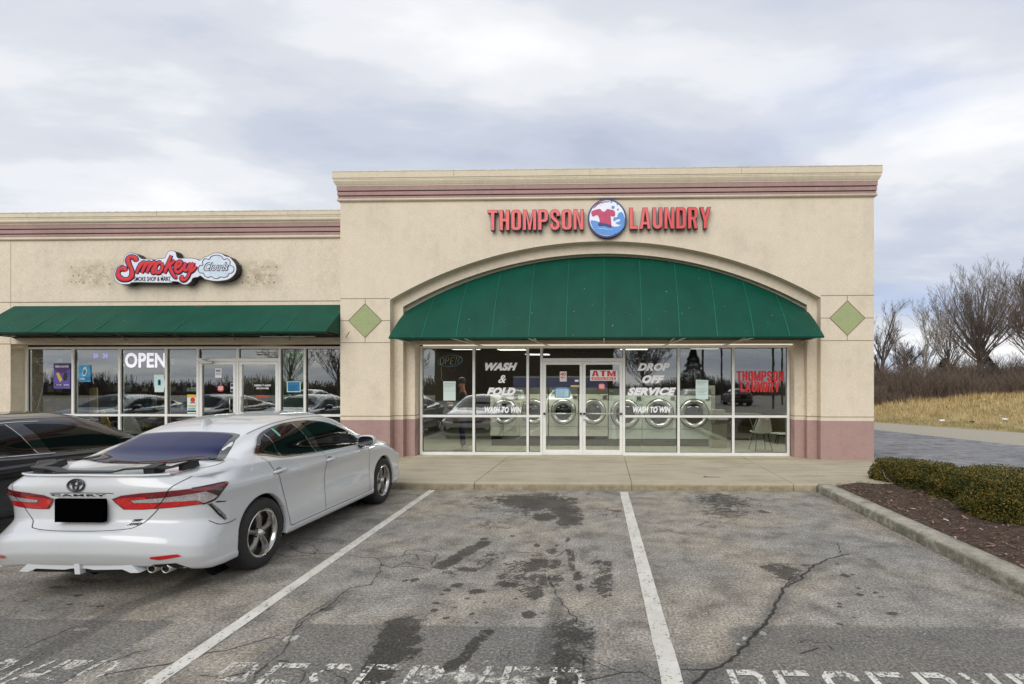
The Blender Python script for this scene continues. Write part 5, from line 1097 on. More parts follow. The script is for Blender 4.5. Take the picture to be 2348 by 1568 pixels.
t = thing('work_table', 'folding table with crossed pale legs behind the THOMPSON LAUNDRY window lettering', 'table', (atY(1700, 950, 15).x, 15, .112))
p = atY(1700, 948, 15); MB().box(p.x-.6, p.x+.5, 14.8, 15.5, p.z-.03, p.z).build('table_top', 'cab', t)
for dx in (-.4, .3):
    MB().tube([(p.x+dx-.15, 14.9, .112), (p.x+dx+.15, 14.9, p.z)], .012, 6).build('leg', 'steel', t); MB().tube([(p.x+dx+.15, 14.9, .112), (p.x+dx-.15, 14.9, p.z)], .012, 6).build('leg', 'steel', t)
def skin_mesh(name, verts, edges, radii, mat, parent, sub=2):
    me = bpy.data.meshes.new(name); me.from_pydata(verts, edges, []); o = bpy.data.objects.new(name, me); C.objects.link(o)
    m = o.modifiers.new('skin', 'SKIN'); m.use_smooth_shade = True
    lay = me.skin_vertices[0].data
    for i, r in enumerate(radii): lay[i].radius = (r, r) if isinstance(r, (int, float)) else r
    lay[0].use_root = True; s = o.modifiers.new('sub', 'SUBSURF'); s.levels = sub; s.render_levels = sub
    me.materials.append(MT[mat]); o.parent = parent; return o
pr = thing('person', 'person in dark jacket and dark jeans with white shoes standing behind the leftmost laundromat window', 'person', (0, 0, 0)); pp = atZ(1066, 1029, .112); pr['_org'] = (0, 0, 0)
bv = [(0, 0, .95), (0, 0, 1.15), (0, .01, 1.38), (0, .0, 1.50), (0, -.02, 1.60), (0, -.03, 1.70), (.10, 0, .90), (.10, -.02, .5), (.10, .0, .09), (-.10, 0, .90), (-.09, -.02, .5), (-.10, .02, .09), (.19, 0, 1.40), (.24, -.06, 1.14), (.16, -.28, 1.10), (-.19, 0, 1.40), (-.24, -.08, 1.14), (-.16, -.30, 1.16), (.13, -.36, 1.10), (-.13, -.38, 1.19), (.10, -.10, .04), (-.10, -.08, .04), (0, -.035, 1.64)]
be = [(0, 1), (1, 2), (2, 3), (3, 4), (4, 22), (22, 5), (0, 6), (6, 7), (7, 8), (0, 9), (9, 10), (10, 11), (2, 12), (12, 13), (13, 14), (2, 15), (15, 16), (16, 17), (14, 18), (17, 19), (8, 20), (11, 21)]
br_ = [(.15, .10), (.14, .10), (.16, .10), .055, .075, .085, .08, .052, .035, .08, .052, .035, .052, .042, .03, .052, .042, .03, .03, .03, .03, .03, .095]
skin_mesh('body', bv, be, br_, 'skin', pr)
jv = [(0, 0, .97), (.10, 0, .90), (.10, -.02, .5), (.10, .01, .10), (-.10, 0, .90), (-.09, -.02, .5), (-.10, .03, .10)]
skin_mesh('jeans', jv, [(0, 1), (1, 2), (2, 3), (0, 4), (4, 5), (5, 6)], [(.175, .125), .105, .078, .072, .105, .078, .072], 'jeans', pr)
kv = [(0, 0, .96), (0, 0, 1.15), (0, .01, 1.38), (0, 0, 1.48), (.19, 0, 1.40), (.24, -.06, 1.14), (.17, -.24, 1.11), (-.19, 0, 1.40), (-.24, -.08, 1.14), (-.17, -.26, 1.16)]
skin_mesh('jacket', kv, [(0, 1), (1, 2), (2, 3), (2, 4), (4, 5), (5, 6), (2, 7), (7, 8), (8, 9)], [(.18, .13), (.175, .13), (.195, .13), .075, .075, .062, .05, .075, .062, .05], 'jacket', pr)
MB().lathe([(.001, .115), (.06, .10), (.095, .05), (.102, -.01), (.095, -.05)], (0, -.015, 1.72), 'z', 20).build('hair', 'hair', pr, smooth=True)
for sx, dy in ((.10, 0), (-.10, .03)):
    rows = [[(sx+wx_*math.cos(a)*.5, -.10+y+dy, max(.004, hz*.5+hz*.5*math.sin(a))) for a in np.linspace(0, 2*math.pi, 14, endpoint=False)] for y, wx_, hz in ((-.12, .04, .03), (-.10, .085, .055), (-.03, .10, .07), (.06, .095, .10), (.13, .08, .115), (.165, .05, .09))]
    MB().grid(rows, True).build('shoe', 'shoe', pr, smooth=True)
pr.location = (pp.x, 13.05, .112); pr.rotation_euler.z = math.radians(-72)
# shelves in the smoke shop
def shelf(x0, x1, y, label):
    rs = random.Random(int(abs(x0)*7))
    t = thing('wall_shelf', label, 'shelf', ((x0+x1)/2, y, .112)); MB().box(x0, x1, y+.3, y+.33, .112, 2.7).build('back_panel', 'shelf', t)
    for z in np.arange(.4, 2.7, .28): MB().box(x0, x1, y, y+.3, z, z+.02).build('shelf_board', 'shelf', t)
    for z in np.arange(.42, 2.6, .28):
        x = x0+.05
        while x < x1-.15:
            w = rs.uniform(.06, .16); MB().box(x, x+w, y+.05, y+.2, z+.001, z+rs.uniform(.10, .2)).build('box', rs.choice(['cab', 'panel', 'shelf', 'offwhite', 'dark_wall', 'teal', 'wood', 'navy', 'black', 'steel', 'panel', 'black', 'rim']), t); x += w+rs.uniform(.01, .10)
    return t
shelf(atY(95, 900, 15).x-1, atY(170, 900, 15).x, 14.6, 'grey slatted wall shelf behind the leftmost window')
shelf(atY(240, 900, 16).x, atY(450, 900, 16).x, 16.0, 'grey wall shelf at the back behind the OPEN lettering')
# ------------------------------------------------------------------ cars (local metres: x right, y forward from the rear bumper, z up)
def pchip(xs, ys, q):
    xs, ys, q = np.asarray(xs, float), np.asarray(ys, float), np.asarray(q, float); h = np.diff(xs); d = np.diff(ys)/h; m = np.zeros(len(xs))
    for i in range(1, len(xs)-1):
        if d[i-1]*d[i] > 0: w1, w2 = 2*h[i]+h[i-1], h[i]+2*h[i-1]; m[i] = (w1+w2)/(w1/d[i-1]+w2/d[i])
    m[0], m[-1] = d[0], d[-1]; k = np.clip(np.searchsorted(xs, q)-1, 0, len(xs)-2); t = (q-xs[k])/h[k]
    return (2*t**3-3*t**2+1)*ys[k]+(t**3-2*t**2+t)*h[k]*m[k]+(-2*t**3+3*t**2)*ys[k+1]+(t**3-t**2)*h[k]*m[k+1]
def catmull(tab, q):
    tab = np.asarray(tab, float); n = len(tab); out = []
    for t in q:
        i = min(int(t), n-2); f = t-i; p0, p1, p2, p3 = tab[max(i-1, 0)], tab[i], tab[i+1], tab[min(i+2, n-1)]
        out.append(.5*((2*p1)+(p2-p0)*f+(2*p0-5*p1+4*p2-p3)*f*f+(3*p1-p0-3*p2+p3)*f**3))
    return np.array(out)
RAX, FAX, WR = .87, 3.61, .335                         # axles, tyre radius
NP = 2.6
def sup(a): return 1-(1-np.minimum(np.abs(a), 1)**NP)**(1/NP)
# rows:  y,   k,   zt,   xr,   zr,   xb,  zb,    xc,   zc
ROWS = [(-.01, 1.0, 1.020, .42, 1.016, .66, 1.000, .735, .965),
        (.13, .76, 1.027, .45, 1.023, .69, 1.010, .765, .975),
        (.29, .54, 1.036, .50, 1.032, .72, 1.022, .800, .985),
        (.46, .33, 1.046, .55, 1.074, .74, 1.052, .820, 1.005),
        (.66, .16, 1.092, .57, 1.084, .755, 1.060, .835, 1.010),
        (.86, .06, 1.178, .57, 1.160, .765, 1.062, .848, 1.005),
        (1.13, 0, 1.282, .565, 1.260, .775, 1.045, .858, .990),
        (1.50, 0, 1.375, .565, 1.340, .790, 1.000, .868, .960),
        (1.95, 0, 1.425, .562, 1.376, .800, .965, .872, .938),
        (2.40, 0, 1.430, .565, 1.368, .803, .950, .872, .925),
        (2.75, 0, 1.370, .585, 1.300, .800, .940, .868, .915),
        (3.05, .05, 1.240, .640, 1.170, .795, .935, .862, .910),
        (3.34, .12, 1.080, .690, 1.035, .785, .930, .858, .902),
        (3.55, .2, .985, .70, .965, .775, .925, .852, .890),
        (3.90, .35, .940, .60, .935, .745, .895, .838, .850),
        (4.20, .6, .885, .50, .885, .700, .850, .805, .800),
        (4.44, 1.0, .80, .40, .80, .620, .775, .720, .735)]
BR_, BF_ = .40, .42                                    # rear / front corner depth
LV = [  # level: half width, rear y at centre, front y at centre, rear corner depth, z at rear, z at side, z at front
 (None, -.01, 4.44, .40, None, None, None),
 (.868, -0.023, 4.50, .40, 0.937, .905, .70), (.893, -0.015, 4.55, .40, 0.882, .862, .66), (.897, 0.000, 4.57, .41, 0.827, .835, .63), (.883, 0.017, 4.58, .41, 0.762, .74, .58), (.880, 0.023, 4.57, .41, 0.672, .63, .54),
 (.884, -0.035, 4.57, .40, 0.617, .54, .50), (.890, -0.095, 4.585, .38, 0.582, .47, .46), (.896, -0.111, 4.59, .37, 0.527, .42, .40), (.900, -0.105, 4.58, .36, 0.450, .36, .32), (.896, -0.080, 4.56, .36, 0.390, .30, .27), (.900, -0.063, 4.56, .37, 0.360, .272, .24),
 (.892, -0.045, 4.54, .38, 0.335, .235, .21), (.84, 0.025, 4.48, .38, 0.310, .205, .19), (.60, 0.175, 4.35, .38, 0.300, .20, .19)]
def body_surface():
    nr, ns = 190, 54; R_ = np.array(ROWS); t = np.linspace(0, len(R_)-1, nr)
    tab = np.stack([pchip(np.arange(len(R_)), R_[:, c], t) for c in range(9)], 1)
    side_w = None; P = np.zeros((nr, ns, 3))
    for i, (y, k, zt, xr, zr, xb, zb, xc, zc) in enumerate(tab):
        gh = min(1, max(0, (zt-zb-.03)/.12))
        cx = [0, .5*xr, xr*.93, xr+.02*gh+.0, (xr+xb)/2+.035*gh, xb-.004, xb+.4*(xc-xb), xc]; cz = [zt, zt-(zt-zr)*.18, zr+.004, zr-.03*gh-.001, (zr+zb)/2+.012*gh, zb+.012*gh, zb-.35*(zb-zc), zc]
        L = np.concatenate([[0], np.cumsum(np.hypot(np.diff(cx), np.diff(cz)))]); q = np.linspace(0, L[-1], ns)
        x = pchip(L, cx, q); z = pchip(L, cz, q); B = BR_ if y < 2 else -BF_
        P[i, :, 0] = x; P[i, :, 2] = z; P[i, :, 1] = y+k*B*sup(x/xc)
    rear = [P[0, j] for j in range(ns)]; side = [P[i, -1] for i in range(1, nr-1)]; frnt = [P[-1, j] for j in range(ns-1, -1, -1)]
    edge = np.array(rear+side+frnt); nR, nS = len(rear), len(side)
    lev = []; 
    for l, (w, yr, yf, B, zr, zs, zf) in enumerate(LV):
        if l == 0: lev.append(edge.copy()); continue
        L_ = np.zeros_like(edge); f = l/(len(LV)-1)
        ys0, ys1 = yr+B, yf-BF_
        for j in range(len(edge)):
            ex, ey, ez = edge[j]
            if j < nR: a = ex/edge[nR-1][0]; x = w*a; y = yr+B*sup(a); bl = a**3; z = zr+(zs-zr)*bl
            elif j < nR+nS:
                b = (ey-edge[nR-1][1])/(edge[nR+nS][1]-edge[nR-1][1]); b = min(max(b, 0), 1); y = ys0+b*(ys1-ys0); pinch = 1-.030*max(0, (b-.80)/.2)**1.5; x = w*pinch
                z = zs
            else: a = ex/edge[nR+nS][0]; x = w*a*.97; y = yf-BF_*sup(a); z = zf+(zs-zf)*a**3
            if j >= nR:
                fz = min(1.0, (ez-.20)/(.715)); z = z*(1+(fz-1)*min(1, max(0, (z-.30)/.45)))
                z = min(z, ez-.012*l)
            # hip and door sculpting
            if .15 < f < .5 and nR <= j < nR+nS: x -= .016*math.sin(math.pi*min(1, max(0, (y-1.4)/1.9)))*math.sin(math.pi*(f-.15)/.35)
            L_[j] = (x, y, z)
        # bump the side level's z towards the shoulder near the rear so that lamps sit on a smooth hip
        lev.append(L_)
    lev = np.array(lev); nl = len(lev); s = np.linspace(0, nl-1, 92); low = np.zeros((len(s), len(edge), 3))
    for c in range(3):
        for j in range(len(edge)): low[:, j, c] = pchip(np.arange(nl), lev[:, j, c], s)
    return P, low
_P, _LOW = body_surface()
def shell_mesh():
    v, f = [], []
    for G in (_P, _LOW):
        for sg in (1, -1):
            o = len(v); n, m = G.shape[:2]; v += [(p[0]*sg, p[1], p[2]) for row in G for p in row]
            for i in range(n-1):
                for j in range(m-1):
                    q = (o+i*m+j, o+i*m+j+1, o+(i+1)*m+j+1, o+(i+1)*m+j); flip = (sg > 0)
                    f.append(q[::-1] if flip else q)
    bm = bmesh.new(); vs = [bm.verts.new(p) for p in v]; bm.verts.ensure_lookup_table()
    for q in f:
        try: bm.faces.new([vs[i] for i in q])
        except ValueError: pass
    bmesh.ops.remove_doubles(bm, verts=bm.verts, dist=.0006); bmesh.ops.recalc_face_normals(bm, faces=bm.faces)
    return bm
_bm = shell_mesh(); BVH = BVHTree.FromBMesh(_bm)
# wheel openings
AR = .372
for ax in (RAX, FAX):
    dele = []
    for fa in _bm.faces:
        c = fa.calc_center_median()
        if abs(c.x) > .55 and math.hypot(c.y-ax, c.z-WR) < AR and c.z < .9: dele.append(fa)
    bmesh.ops.delete(_bm, geom=dele, context='FACES')
    for vt in _bm.verts:
        d = math.hypot(vt.co.y-ax, vt.co.z-WR)
        if vt.is_boundary and abs(vt.co.x) > .55 and d < AR+.06:
            vt.co.y = ax+(vt.co.y-ax)/d*AR; vt.co.z = WR+(vt.co.z-WR)/d*AR
_bme = bpy.data.meshes.new('car_shell'); _bm.to_mesh(_bme); _bme.polygons.foreach_set('use_smooth', [True]*len(_bme.polygons))
def cast(o, d):
    h = BVH.ray_cast(Vector(o), Vector(d).normalized()); return h[0], h[1]
def proj(mode, u, v, off, sg=1):
    if mode == 'side': h, n = cast((3*sg, u, v), (-sg, 0, 0))
    elif mode == 'rear': h, n = cast((u*sg, -2, v), (0, 1, 0))
    elif mode == 'front': h, n = cast((u*sg, 8, v), (0, -1, 0))
    elif mode == 'top': h, n = cast((u*sg, v, 4), (0, 0, -1))
    elif mode == 'corner':                             # u measured along (.8, .6) in plan, seen from outside the rear corner
        b = Vector((.8*u*sg, .6*u, v)); d = Vector((-.6*sg, .8, 0)); h, n = cast(b-d*3, d)
    elif mode == 'fcorner': b = Vector((.8*u*sg, 4.6-.6*u, v)); d = Vector((-.6*sg, -.8, 0)); h, n = cast(b-d*3, d)
    if h is None: return None
    outd = {'side': Vector((sg, 0, 0)), 'rear': Vector((0, -1, 0)), 'front': Vector((0, 1, 0)), 'top': Vector((0, 0, 1)), 'corner': Vector((.6*sg, -.8, 0)), 'fcorner': Vector((.6*sg, .8, 0))}[mode]
    if n.dot(outd) < 0: n = -n
    return h+n*off
def patch(name, mode, poly, off, mat, parent, sg=1, step=.03, smooth=True, curve=0):
    if curve: poly = smooth_poly(poly, curve)
    bd = []; n = len(poly)
    for i in range(n):
        a, b = Vector(poly[i]), Vector(poly[(i+1) % n]); k = max(1, int((b-a).length/.02))
        for j in range(k): bd.append(tuple(a.lerp(b, j/k)))
    us = [p[0] for p in bd]; vs = [p[1] for p in bd]; pts = list(bd); nb = len(bd)
    def inside(x, y):
        c = False; j = nb-1
        for i in range(nb):
            if (bd[i][1] > y) != (bd[j][1] > y) and x < (bd[j][0]-bd[i][0])*(y-bd[i][1])/(bd[j][1]-bd[i][1]+1e-12)+bd[i][0]: c = not c
            j = i
        return c
    u = min(us)+step*.5
    while u < max(us):
        v = min(vs)+step*.5
        while v < max(vs):
            if inside(u, v) and min((u-a)**2+(v-b)**2 for a, b in bd) > (step*.35)**2: pts.append((u, v))
            v += step
        u += step
    r = delaunay_2d_cdt([Vector(p) for p in pts], [(i, (i+1) % nb) for i in range(nb)], [], 1, 1e-5)
    V, Fc = r[0], r[2]; co = [proj(mode, p[0], p[1], off, sg) for p in V]; good = [k for k, c in enumerate(co) if c is not None]; mp = {k: i for i, k in enumerate(good)}
    mb = MB(); mb.v = [tuple(co[k]) for k in good]; mb.f = [tuple(mp[i] for i in f) for f in Fc if all(i in mp for i in f)]
    return mb.build(name, mat, parent, smooth=smooth)
def seamline(name, items, mat, parent, w=.006, off=.0025, sgs=(1, -1)):
    mb = MB()
    for mode, pts in items:
        pts = smooth_poly(pts, 5, False)
        for sg in sgs:
            cs = [proj(mode, a, b, off, sg) for a, b in pts]; cs = [c for c in cs if c is not None]
            if len(cs) < 2: continue
            rows = []
            for i, c in enumerate(cs):
                t = (cs[min(i+1, len(cs)-1)]-cs[max(i-1, 0)]).normalized(); n_ = BVH.find_nearest(c)[1]; q = t.cross(n_).normalized()*w/2; rows.append([tuple(c-q), tuple(c+q)])
            mb.grid(rows)
    return mb.build(name, mat, parent)
def wheel(car, ax, sg):
    cx = sg*.885; w = thing('wheel', None, None); del w['_org']; w['_org'] = (0, 0, 0); w.parent = car
    cz = WR; o = (cx, ax, cz); ty = [(.205, -.02), (.225, 0), (.245, .006), (.285, .004), (.315, -.008), (.330, -.03), (.3345, -.05), (.335, -.11), (.3345, -.17), (.330, -.19), (.315, -.21), (.2, -.215)]
    MB().lathe([(r, h) for r, h in ty], o, 'x', 56, sg).build('tyre', 'rubber', w, smooth=True, auto=35)
    gv = MB()
    for h in (-.07, -.095, -.125, -.15): gv.lathe([(.3353, h-.003), (.3353, h+.003)], o, 'x', 40, sg)
    gv.build('tread_groove', 'under', w)
    MB().lathe([(.222, .004), (.228, .001), (.222, -.004), (.205, -.008), (.196, -.03), (.190, -.05), (.190, -.18)], o, 'x', 56, sg).build('rim', 'chrome', w, smooth=True, auto=40)
    MB().lathe([(.001, -.09), (.19, -.09)], o, 'x', 32, sg).build('brake_disc', simple('brake_grey', rgb(60, 58, 56), .5, .6) if 'bk' not in MT else MT['bk'], w)
    sp = MB()
    for k in range(5):
        a = math.radians(90+72*k); ca, sa = math.cos(a), math.sin(a); rows = []
        for r, hw, h, th in ((.035, .030, -.030, .030), (.07, .024, -.026, .03), (.11, .022, -.024, .03), (.15, .030, -.028, .03), (.175, .038, -.036, .03), (.195, .045, -.045, .02)):
            row = []
            for u, d in ((-1, -1), (-.6, 0), (0, .25), (.6, 0), (1, -1)):
                y = r*ca-hw*u*sa; z = r*sa+hw*u*ca; row.append((cx+sg*(h+(d*.014)-(th if abs(u) == 1 else 0)*.5), ax+y, cz+z))
            rows.append(row)
        sp.grid(rows)
    sp.build('spoke', 'rim', w, smooth=True)
    MB().lathe([(.001, -.002), (.020, -.004), (.030, -.012), (.040, -.03), (.055, -.045)], o, 'x', 24, sg).build('hub_cap', 'chrome', w, smooth=True)
    ln_ = MB()
    for k in range(5):
        a = math.radians(90+36+72*k); ln_.lathe([(.001, -.022), (.009, -.024), (.010, -.045)], (cx, ax+.055*math.cos(a), cz+.055*math.sin(a)), 'x', 8, sg)
    ln_.build('wheel_nut', 'chrome', w)
    return w
MT['plate'] = simple('matt_black_plate', rgb(3, 3, 3), 1.0, spec=0.0)
MT['bk'] = simple('brake_grey', rgb(60, 58, 56), .5, .6)
MT['lampred'] = simple('red_lamp', rgb(196, 18, 22), .15, 0, .18, 30, coat=1); MT['lampdark'] = simple('dark_red_lamp', rgb(112, 18, 28), .12, 0, .1, coat=1)
MT['lampclear'] = simple('clear_lamp', rgb(188, 184, 184), .12, .3, .35, 60, coat=1); MT['lampsmoke'] = simple('smoked_lamp', rgb(52, 40, 44), .12, 0, .3, 40, coat=1)
MT['amber'] = simple('amber_lamp', rgb(220, 120, 30), .2, coat=1)
def paint(name, col, rough=.32, metal=0.0):
    m, nt, b = new_mat(name); v = coords(nt, kind='Object'); n = nnoise(nt, v, 1.5, 3)
    nt.links.new(nramp(nt, n, [(.3, tuple(c*.97 for c in col)), (.7, tuple(c*1.03 for c in col))]), b.inputs['Base Color'])
    b.inputs['Roughness'].default_value = rough; b.inputs['Metallic'].default_value = metal; b.inputs['Coat Weight'].default_value = 1; b.inputs['Coat Roughness'].default_value = .03
    bump(nt, b, nnoise(nt, v, 220, 2), .02, .001); return m
MT['carwhite'] = paint('white_car_paint', rgb(203, 205, 206)); MT['carblack'] = paint('dark_car_paint', rgb(26, 26, 32), .3, .3); MT['carsilver'] = paint('silver_car_paint', rgb(150, 158, 158), .35, .6); MT['carblue'] = paint('slate_car_paint', rgb(60, 72, 90), .35, .5)
DLO = [(.93, 1.085), (1.06, 1.050), (1.24, 1.005), (1.6, .982), (2.1, .962), (2.6, .950), (3.02, .945), (3.10, .958), (2.98, 1.040), (2.82, 1.135), (2.62, 1.222), (2.40, 1.286), (2.10, 1.326), (1.80, 1.330), (1.50, 1.306), (1.27, 1.258), (1.08, 1.180)]
def make_car(label, pm, blue_glass=True, group='parked cars'):
    car = thing('parked_car', label, 'car', (0, 0, 0), group)
    me = _bme.copy(); me.materials.clear(); me.materials.append(MT[pm]); b = bpy.data.objects.new('body', me); C.objects.link(b); b.parent = car; b['_org'] = (0, 0, 0)
    # wheel wells and floor
    ww = MB()
    for ax in (RAX, FAX):
        for sg in (1, -1):
            rows = [[(sg*x, ax+(AR+.001)*math.cos(a), WR+(AR+.001)*math.sin(a)) for a in np.linspace(-.35, math.pi+.35, 26)] for x in (.865, .55)]; ww.grid(rows)
            ww.lathe([(.001, 0), (AR+.03, 0)], (sg*.56, ax, WR), 'x', 24)
    ww.build('wheel_well', 'under', b)
    lip = MB()
    for ax in (RAX, FAX):
        for sg in (1, -1):
            rows = [[], [], []]
            for a in np.linspace(-.28, math.pi+.28, 44):
                y, z = ax+AR*math.cos(a), WR+AR*math.sin(a); h = proj('side', ax+(AR+.008)*math.cos(a), max(WR+(AR+.008)*math.sin(a), .215), 0, sg); x = h.x if h is not None and abs(h.x) > .6 else sg*.88
                rows[0].append((x, ax+(AR+.012)*math.cos(a), WR+(AR+.012)*math.sin(a))); rows[1].append((x+sg*.002, y, z)); rows[2].append((x-sg*.05, y, z))
            lip.grid(rows)
    lip.build('arch_lip', pm, b, smooth=True)
    MB().prism_x([(.28, .24), (4.2, .19), (4.2, .30), (.28, .34)], -.55, .55).build('underbody', 'under', b)
    for ax in (RAX, FAX):
        for sg in (1, -1): wheel(car, ax, sg)
    # glass
    for sg in (1, -1):
        patch('window_surround', 'side', DLO, .003, 'gloss_black', car, sg, curve=2)
        w = lambda n, p: patch(n, 'side', p, .006, 'tint', car, sg)
        w('side_window', [(1.00, 1.085), (1.10, 1.055), (1.235, 1.022), (1.245, 1.228), (1.16, 1.195), (1.06, 1.135)])
        w('side_window', [(1.27, 1.018), (1.6, .998), (1.90, .985), (1.83, 1.15), (1.74, 1.306), (1.55, 1.294), (1.40, 1.270), (1.28, 1.242)])
        w('side_window', [(2.08, .978), (2.5, .966), (2.92, .960), (3.02, .968), (2.90, 1.055), (2.72, 1.150), (2.52, 1.226), (2.32, 1.278), (2.05, 1.304), (1.93, 1.305), (2.01, 1.15)])
    seamline('window_trim', [('side', DLO[12:]+DLO[:5]), ('side', [(1.258, 1.235), (1.258, 1.01)]), ('side', [(1.76, 1.312), (1.93, .975)])], 'chrome', car, .009, .008)
    xs = [-.50, -.46, .46, .50]
    rg = [(-.705, .585), (-.66, .66), (-.60, .80), (-.535, .98), (-.505, 1.085), (-.3, 1.112), (0, 1.120), (.3, 1.112), (.505, 1.085), (.535, .98), (.60, .80), (.66, .66), (.705, .565), (.55, .50), (.3, .475), (0, .468), (-.3, .475), (-.55, .50)]
    rg2 = [(-.60, .615), (-.55, .72), (-.50, .86), (-.465, .99), (-.45, 1.06), (-.25, 1.088), (0, 1.094), (.25, 1.088), (.45, 1.06), (.465, .99), (.50, .86), (.55, .72), (.62, .585), (.5, .525), (.3, .498), (0, .490), (-.3, .498), (-.5, .525)]
    patch('rear_window_border', 'top', rg, .002, 'gloss_black', car, 1, .04, curve=2)
    patch('rear_window', 'top', rg2, .005, 'tintblue' if blue_glass else 'tint', car, 1, .04, curve=2)
    patch('windscreen', 'top', [(-.66, 3.36), (-.4, 3.44), (0, 3.46), (.4, 3.44), (.66, 3.36), (.60, 3.08), (.53, 2.80), (.3, 2.70), (0, 2.68), (-.3, 2.70), (-.53, 2.80), (-.60, 3.08)], .004, 'tint', car, 1, .05, curve=2)
    # panel gaps
    seamline('panel_gap', [('side', [(.96, 1.04), (1.06, .90), (1.16, .72), (1.22, .56), (1.25, .42), (1.28, .315), (1.32, .290)]), ('side', [(1.30, .290), (2.2, .292), (3.10, .290), (3.14, .32)]),
        ('side', [(2.02, .955), (2.01, .84), (1.99, .6), (1.96, .42), (1.97, .292)]), ('side', [(3.05, .93), (3.12, .84), (3.14, .66), (3.12, .45), (3.10, .292)]), ('side', [(.50, .565), (.40, .555), (.30, .570), (.24, .615)]),
                ('rear', [(0, .602), (.18, .603), (.36, .609), (.43, .625), (.50, .69), (.56, .76), (.60, .82)]), ('top', [(.60, .36), (.66, .38), (.715, .44), (.735, .50), (.725, .575)]), ('corner', [(.545, .897), (.57, .925), (.62, .955), (.67, .975), (.70, .985)]),
        ('rear', [(0, .895), (.2, .892), (.26, .888)]), ('top', [(.545, 1.12), (.555, 1.4), (.56, 1.8), (.56, 2.3), (.57, 2.7)]), ('top', [(0, 3.56), (.4, 3.54), (.68, 3.45), (.74, 3.6), (.72, 3.9), (.66, 4.2)])], 'shut', b, .0055)
    # handles
    for y, z in ((1.12, .888), (2.08, .868)):
        for sg in (1, -1):
            h = proj('side', y, z, 0, sg); x = h.x
            patch('handle_recess', 'side', arc(y+.01, z+.003, .055, .030, 0, 360, 20)[:-1], .0015, 'carsilver' if pm == 'carwhite' else pm, car, sg)
            MB().tube([(x+sg*.006, y-.10, z-.004), (x+sg*.028, y-.085, z), (x+sg*.034, y, z+.004), (x+sg*.028, y+.085, z+.006), (x+sg*.006, y+.10, z+.004)], [.011, .015, .016, .015, .011], 10).build('door_handle', pm, car, smooth=True)
    # mirrors
    for sg in (1, -1):
        mm = MB(); rows = []
        for d, s in ((-.075, .80), (-.07, .95), (-.04, 1.0), (0, .96), (.04, .82), (.075, .55), (.09, .2)):
            rows.append([(sg*(.975+.115*s*math.copysign(abs(math.cos(a))**.7, math.cos(a))), 2.90+d, 1.005+.075*s*math.copysign(abs(math.sin(a))**.7, math.sin(a))+.0) for a in np.linspace(0, 2*math.pi, 20, endpoint=False)])
        mm.grid(rows, True); mo = subthing('wing_mirror', mm, pm, car, smooth=True)
        MB().prism([(sg*(.975+.100*math.copysign(abs(math.cos(a))**.7, math.cos(a))), 1.005+.062*math.copysign(abs(math.sin(a))**.7, math.sin(a))) for a in np.linspace(0, 2*math.pi, 20, endpoint=False)], 2.818, 2.826).build('mirror_glass', 'gloss_black', mo)
        MB().tube([(sg*.855, 2.90, .925), (sg*.89, 2.895, .935), (sg*.93, 2.895, .955)], [.035, .03, .028], 8).build('mirror_arm', 'gloss_black', mo, smooth=True)
    # tail lamps
    TL = [(.190, .843), (.25, .872), (.37, .888), (.53, .896), (.70, .903), (.84, .909), (.92, .907), (.94, .893), (.90, .845), (.85, .785), (.77, .762), (.58, .756), (.38, .750), (.262, .754), (.21, .812)]
    for sg in (1, -1):
        lp = patch('tail_lamp', 'corner', TL, .004, 'lampdark', car, sg, .025); lp['_org'] = (0, 0, 0)
        patch('red_lens', 'corner', [(.204, .834), (.25, .852), (.40, .862), (.42, .838), (.300, .832), (.330, .804), (.56, .803), (.73, .800), (.775, .768), (.58, .762), (.38, .757), (.272, .761)], .007, 'lampred', lp, sg, .02)
        patch('clear_lens', 'corner', [(.31, .830), (.42, .838), (.57, .850), (.70, .862), (.79, .868), (.83, .845), (.87, .815), (.845, .792), (.78, .770), (.735, .802), (.56, .806), (.335, .808)], .0075, 'lampclear', lp, sg, .02)
        patch('smoked_lens', 'corner', [(.80, .868), (.88, .880), (.915, .880), (.905, .858), (.865, .795), (.88, .815), (.84, .845)], .008, 'lampsmoke', lp, sg, .02)
        seamline('lamp_gap', [('corner', [(.46, .756), (.50, .80), (.535, .86), (.545, .897)])], 'under', lp, .006, .010, (sg,))
        seamline('lamp_edge', [('corner', TL[4:11])], 'gloss_black', lp, .010, .009, (sg,))
        hl = patch('headlamp', 'fcorner', [(.30, .68), (.45, .74), (.62, .775), (.86, .80), (.98, .80), (.92, .74), (.80, .69), (.60, .655), (.40, .64)], .004, 'lampclear', car, sg, .03); hl['_org'] = (0, 0, 0)
        patch('indicator', 'fcorner', [(.62, .66), (.74, .68), (.72, .72), (.62, .71)], .007, 'amber', hl, sg, .03)
        patch('reflector', 'corner', [(.44, .385), (.445, .402), (.56, .408), (.615, .406), (.64, .386), (.50, .370)], .004, 'lampred', car, sg, .02)
        patch('side_intake', 'fcorner', [(.40, .30), (.62, .30), (.70, .42), (.66, .52), (.56, .40)], .004, 'under', car, sg, .03)
    patch('grille', 'front', [(-.55, .28), (.55, .28), (.60, .40), (.50, .46), (-.50, .46), (-.60, .40)], .004, 'under', car, 1, .04)
    patch('upper_grille', 'front', [(-.42, .58), (.42, .58), (.46, .64), (0, .655), (-.46, .64)], .004, 'gloss_black', car, 1, .04)
    # diffuser, exhausts
    df = MB(); dd_ = lambda pts: [(p[0], p[1]) for p in pts]
    y = -.035
    for sg in (1, -1): df.prism([(sg*.001, .375), (sg*.36, .375), (sg*.40, .35), (sg*.49, .272), (sg*.42, .268), (sg*.35, .296), (sg*.12, .290), (sg*.06, .300), (sg*.001, .300)], y+.004, y+.10)
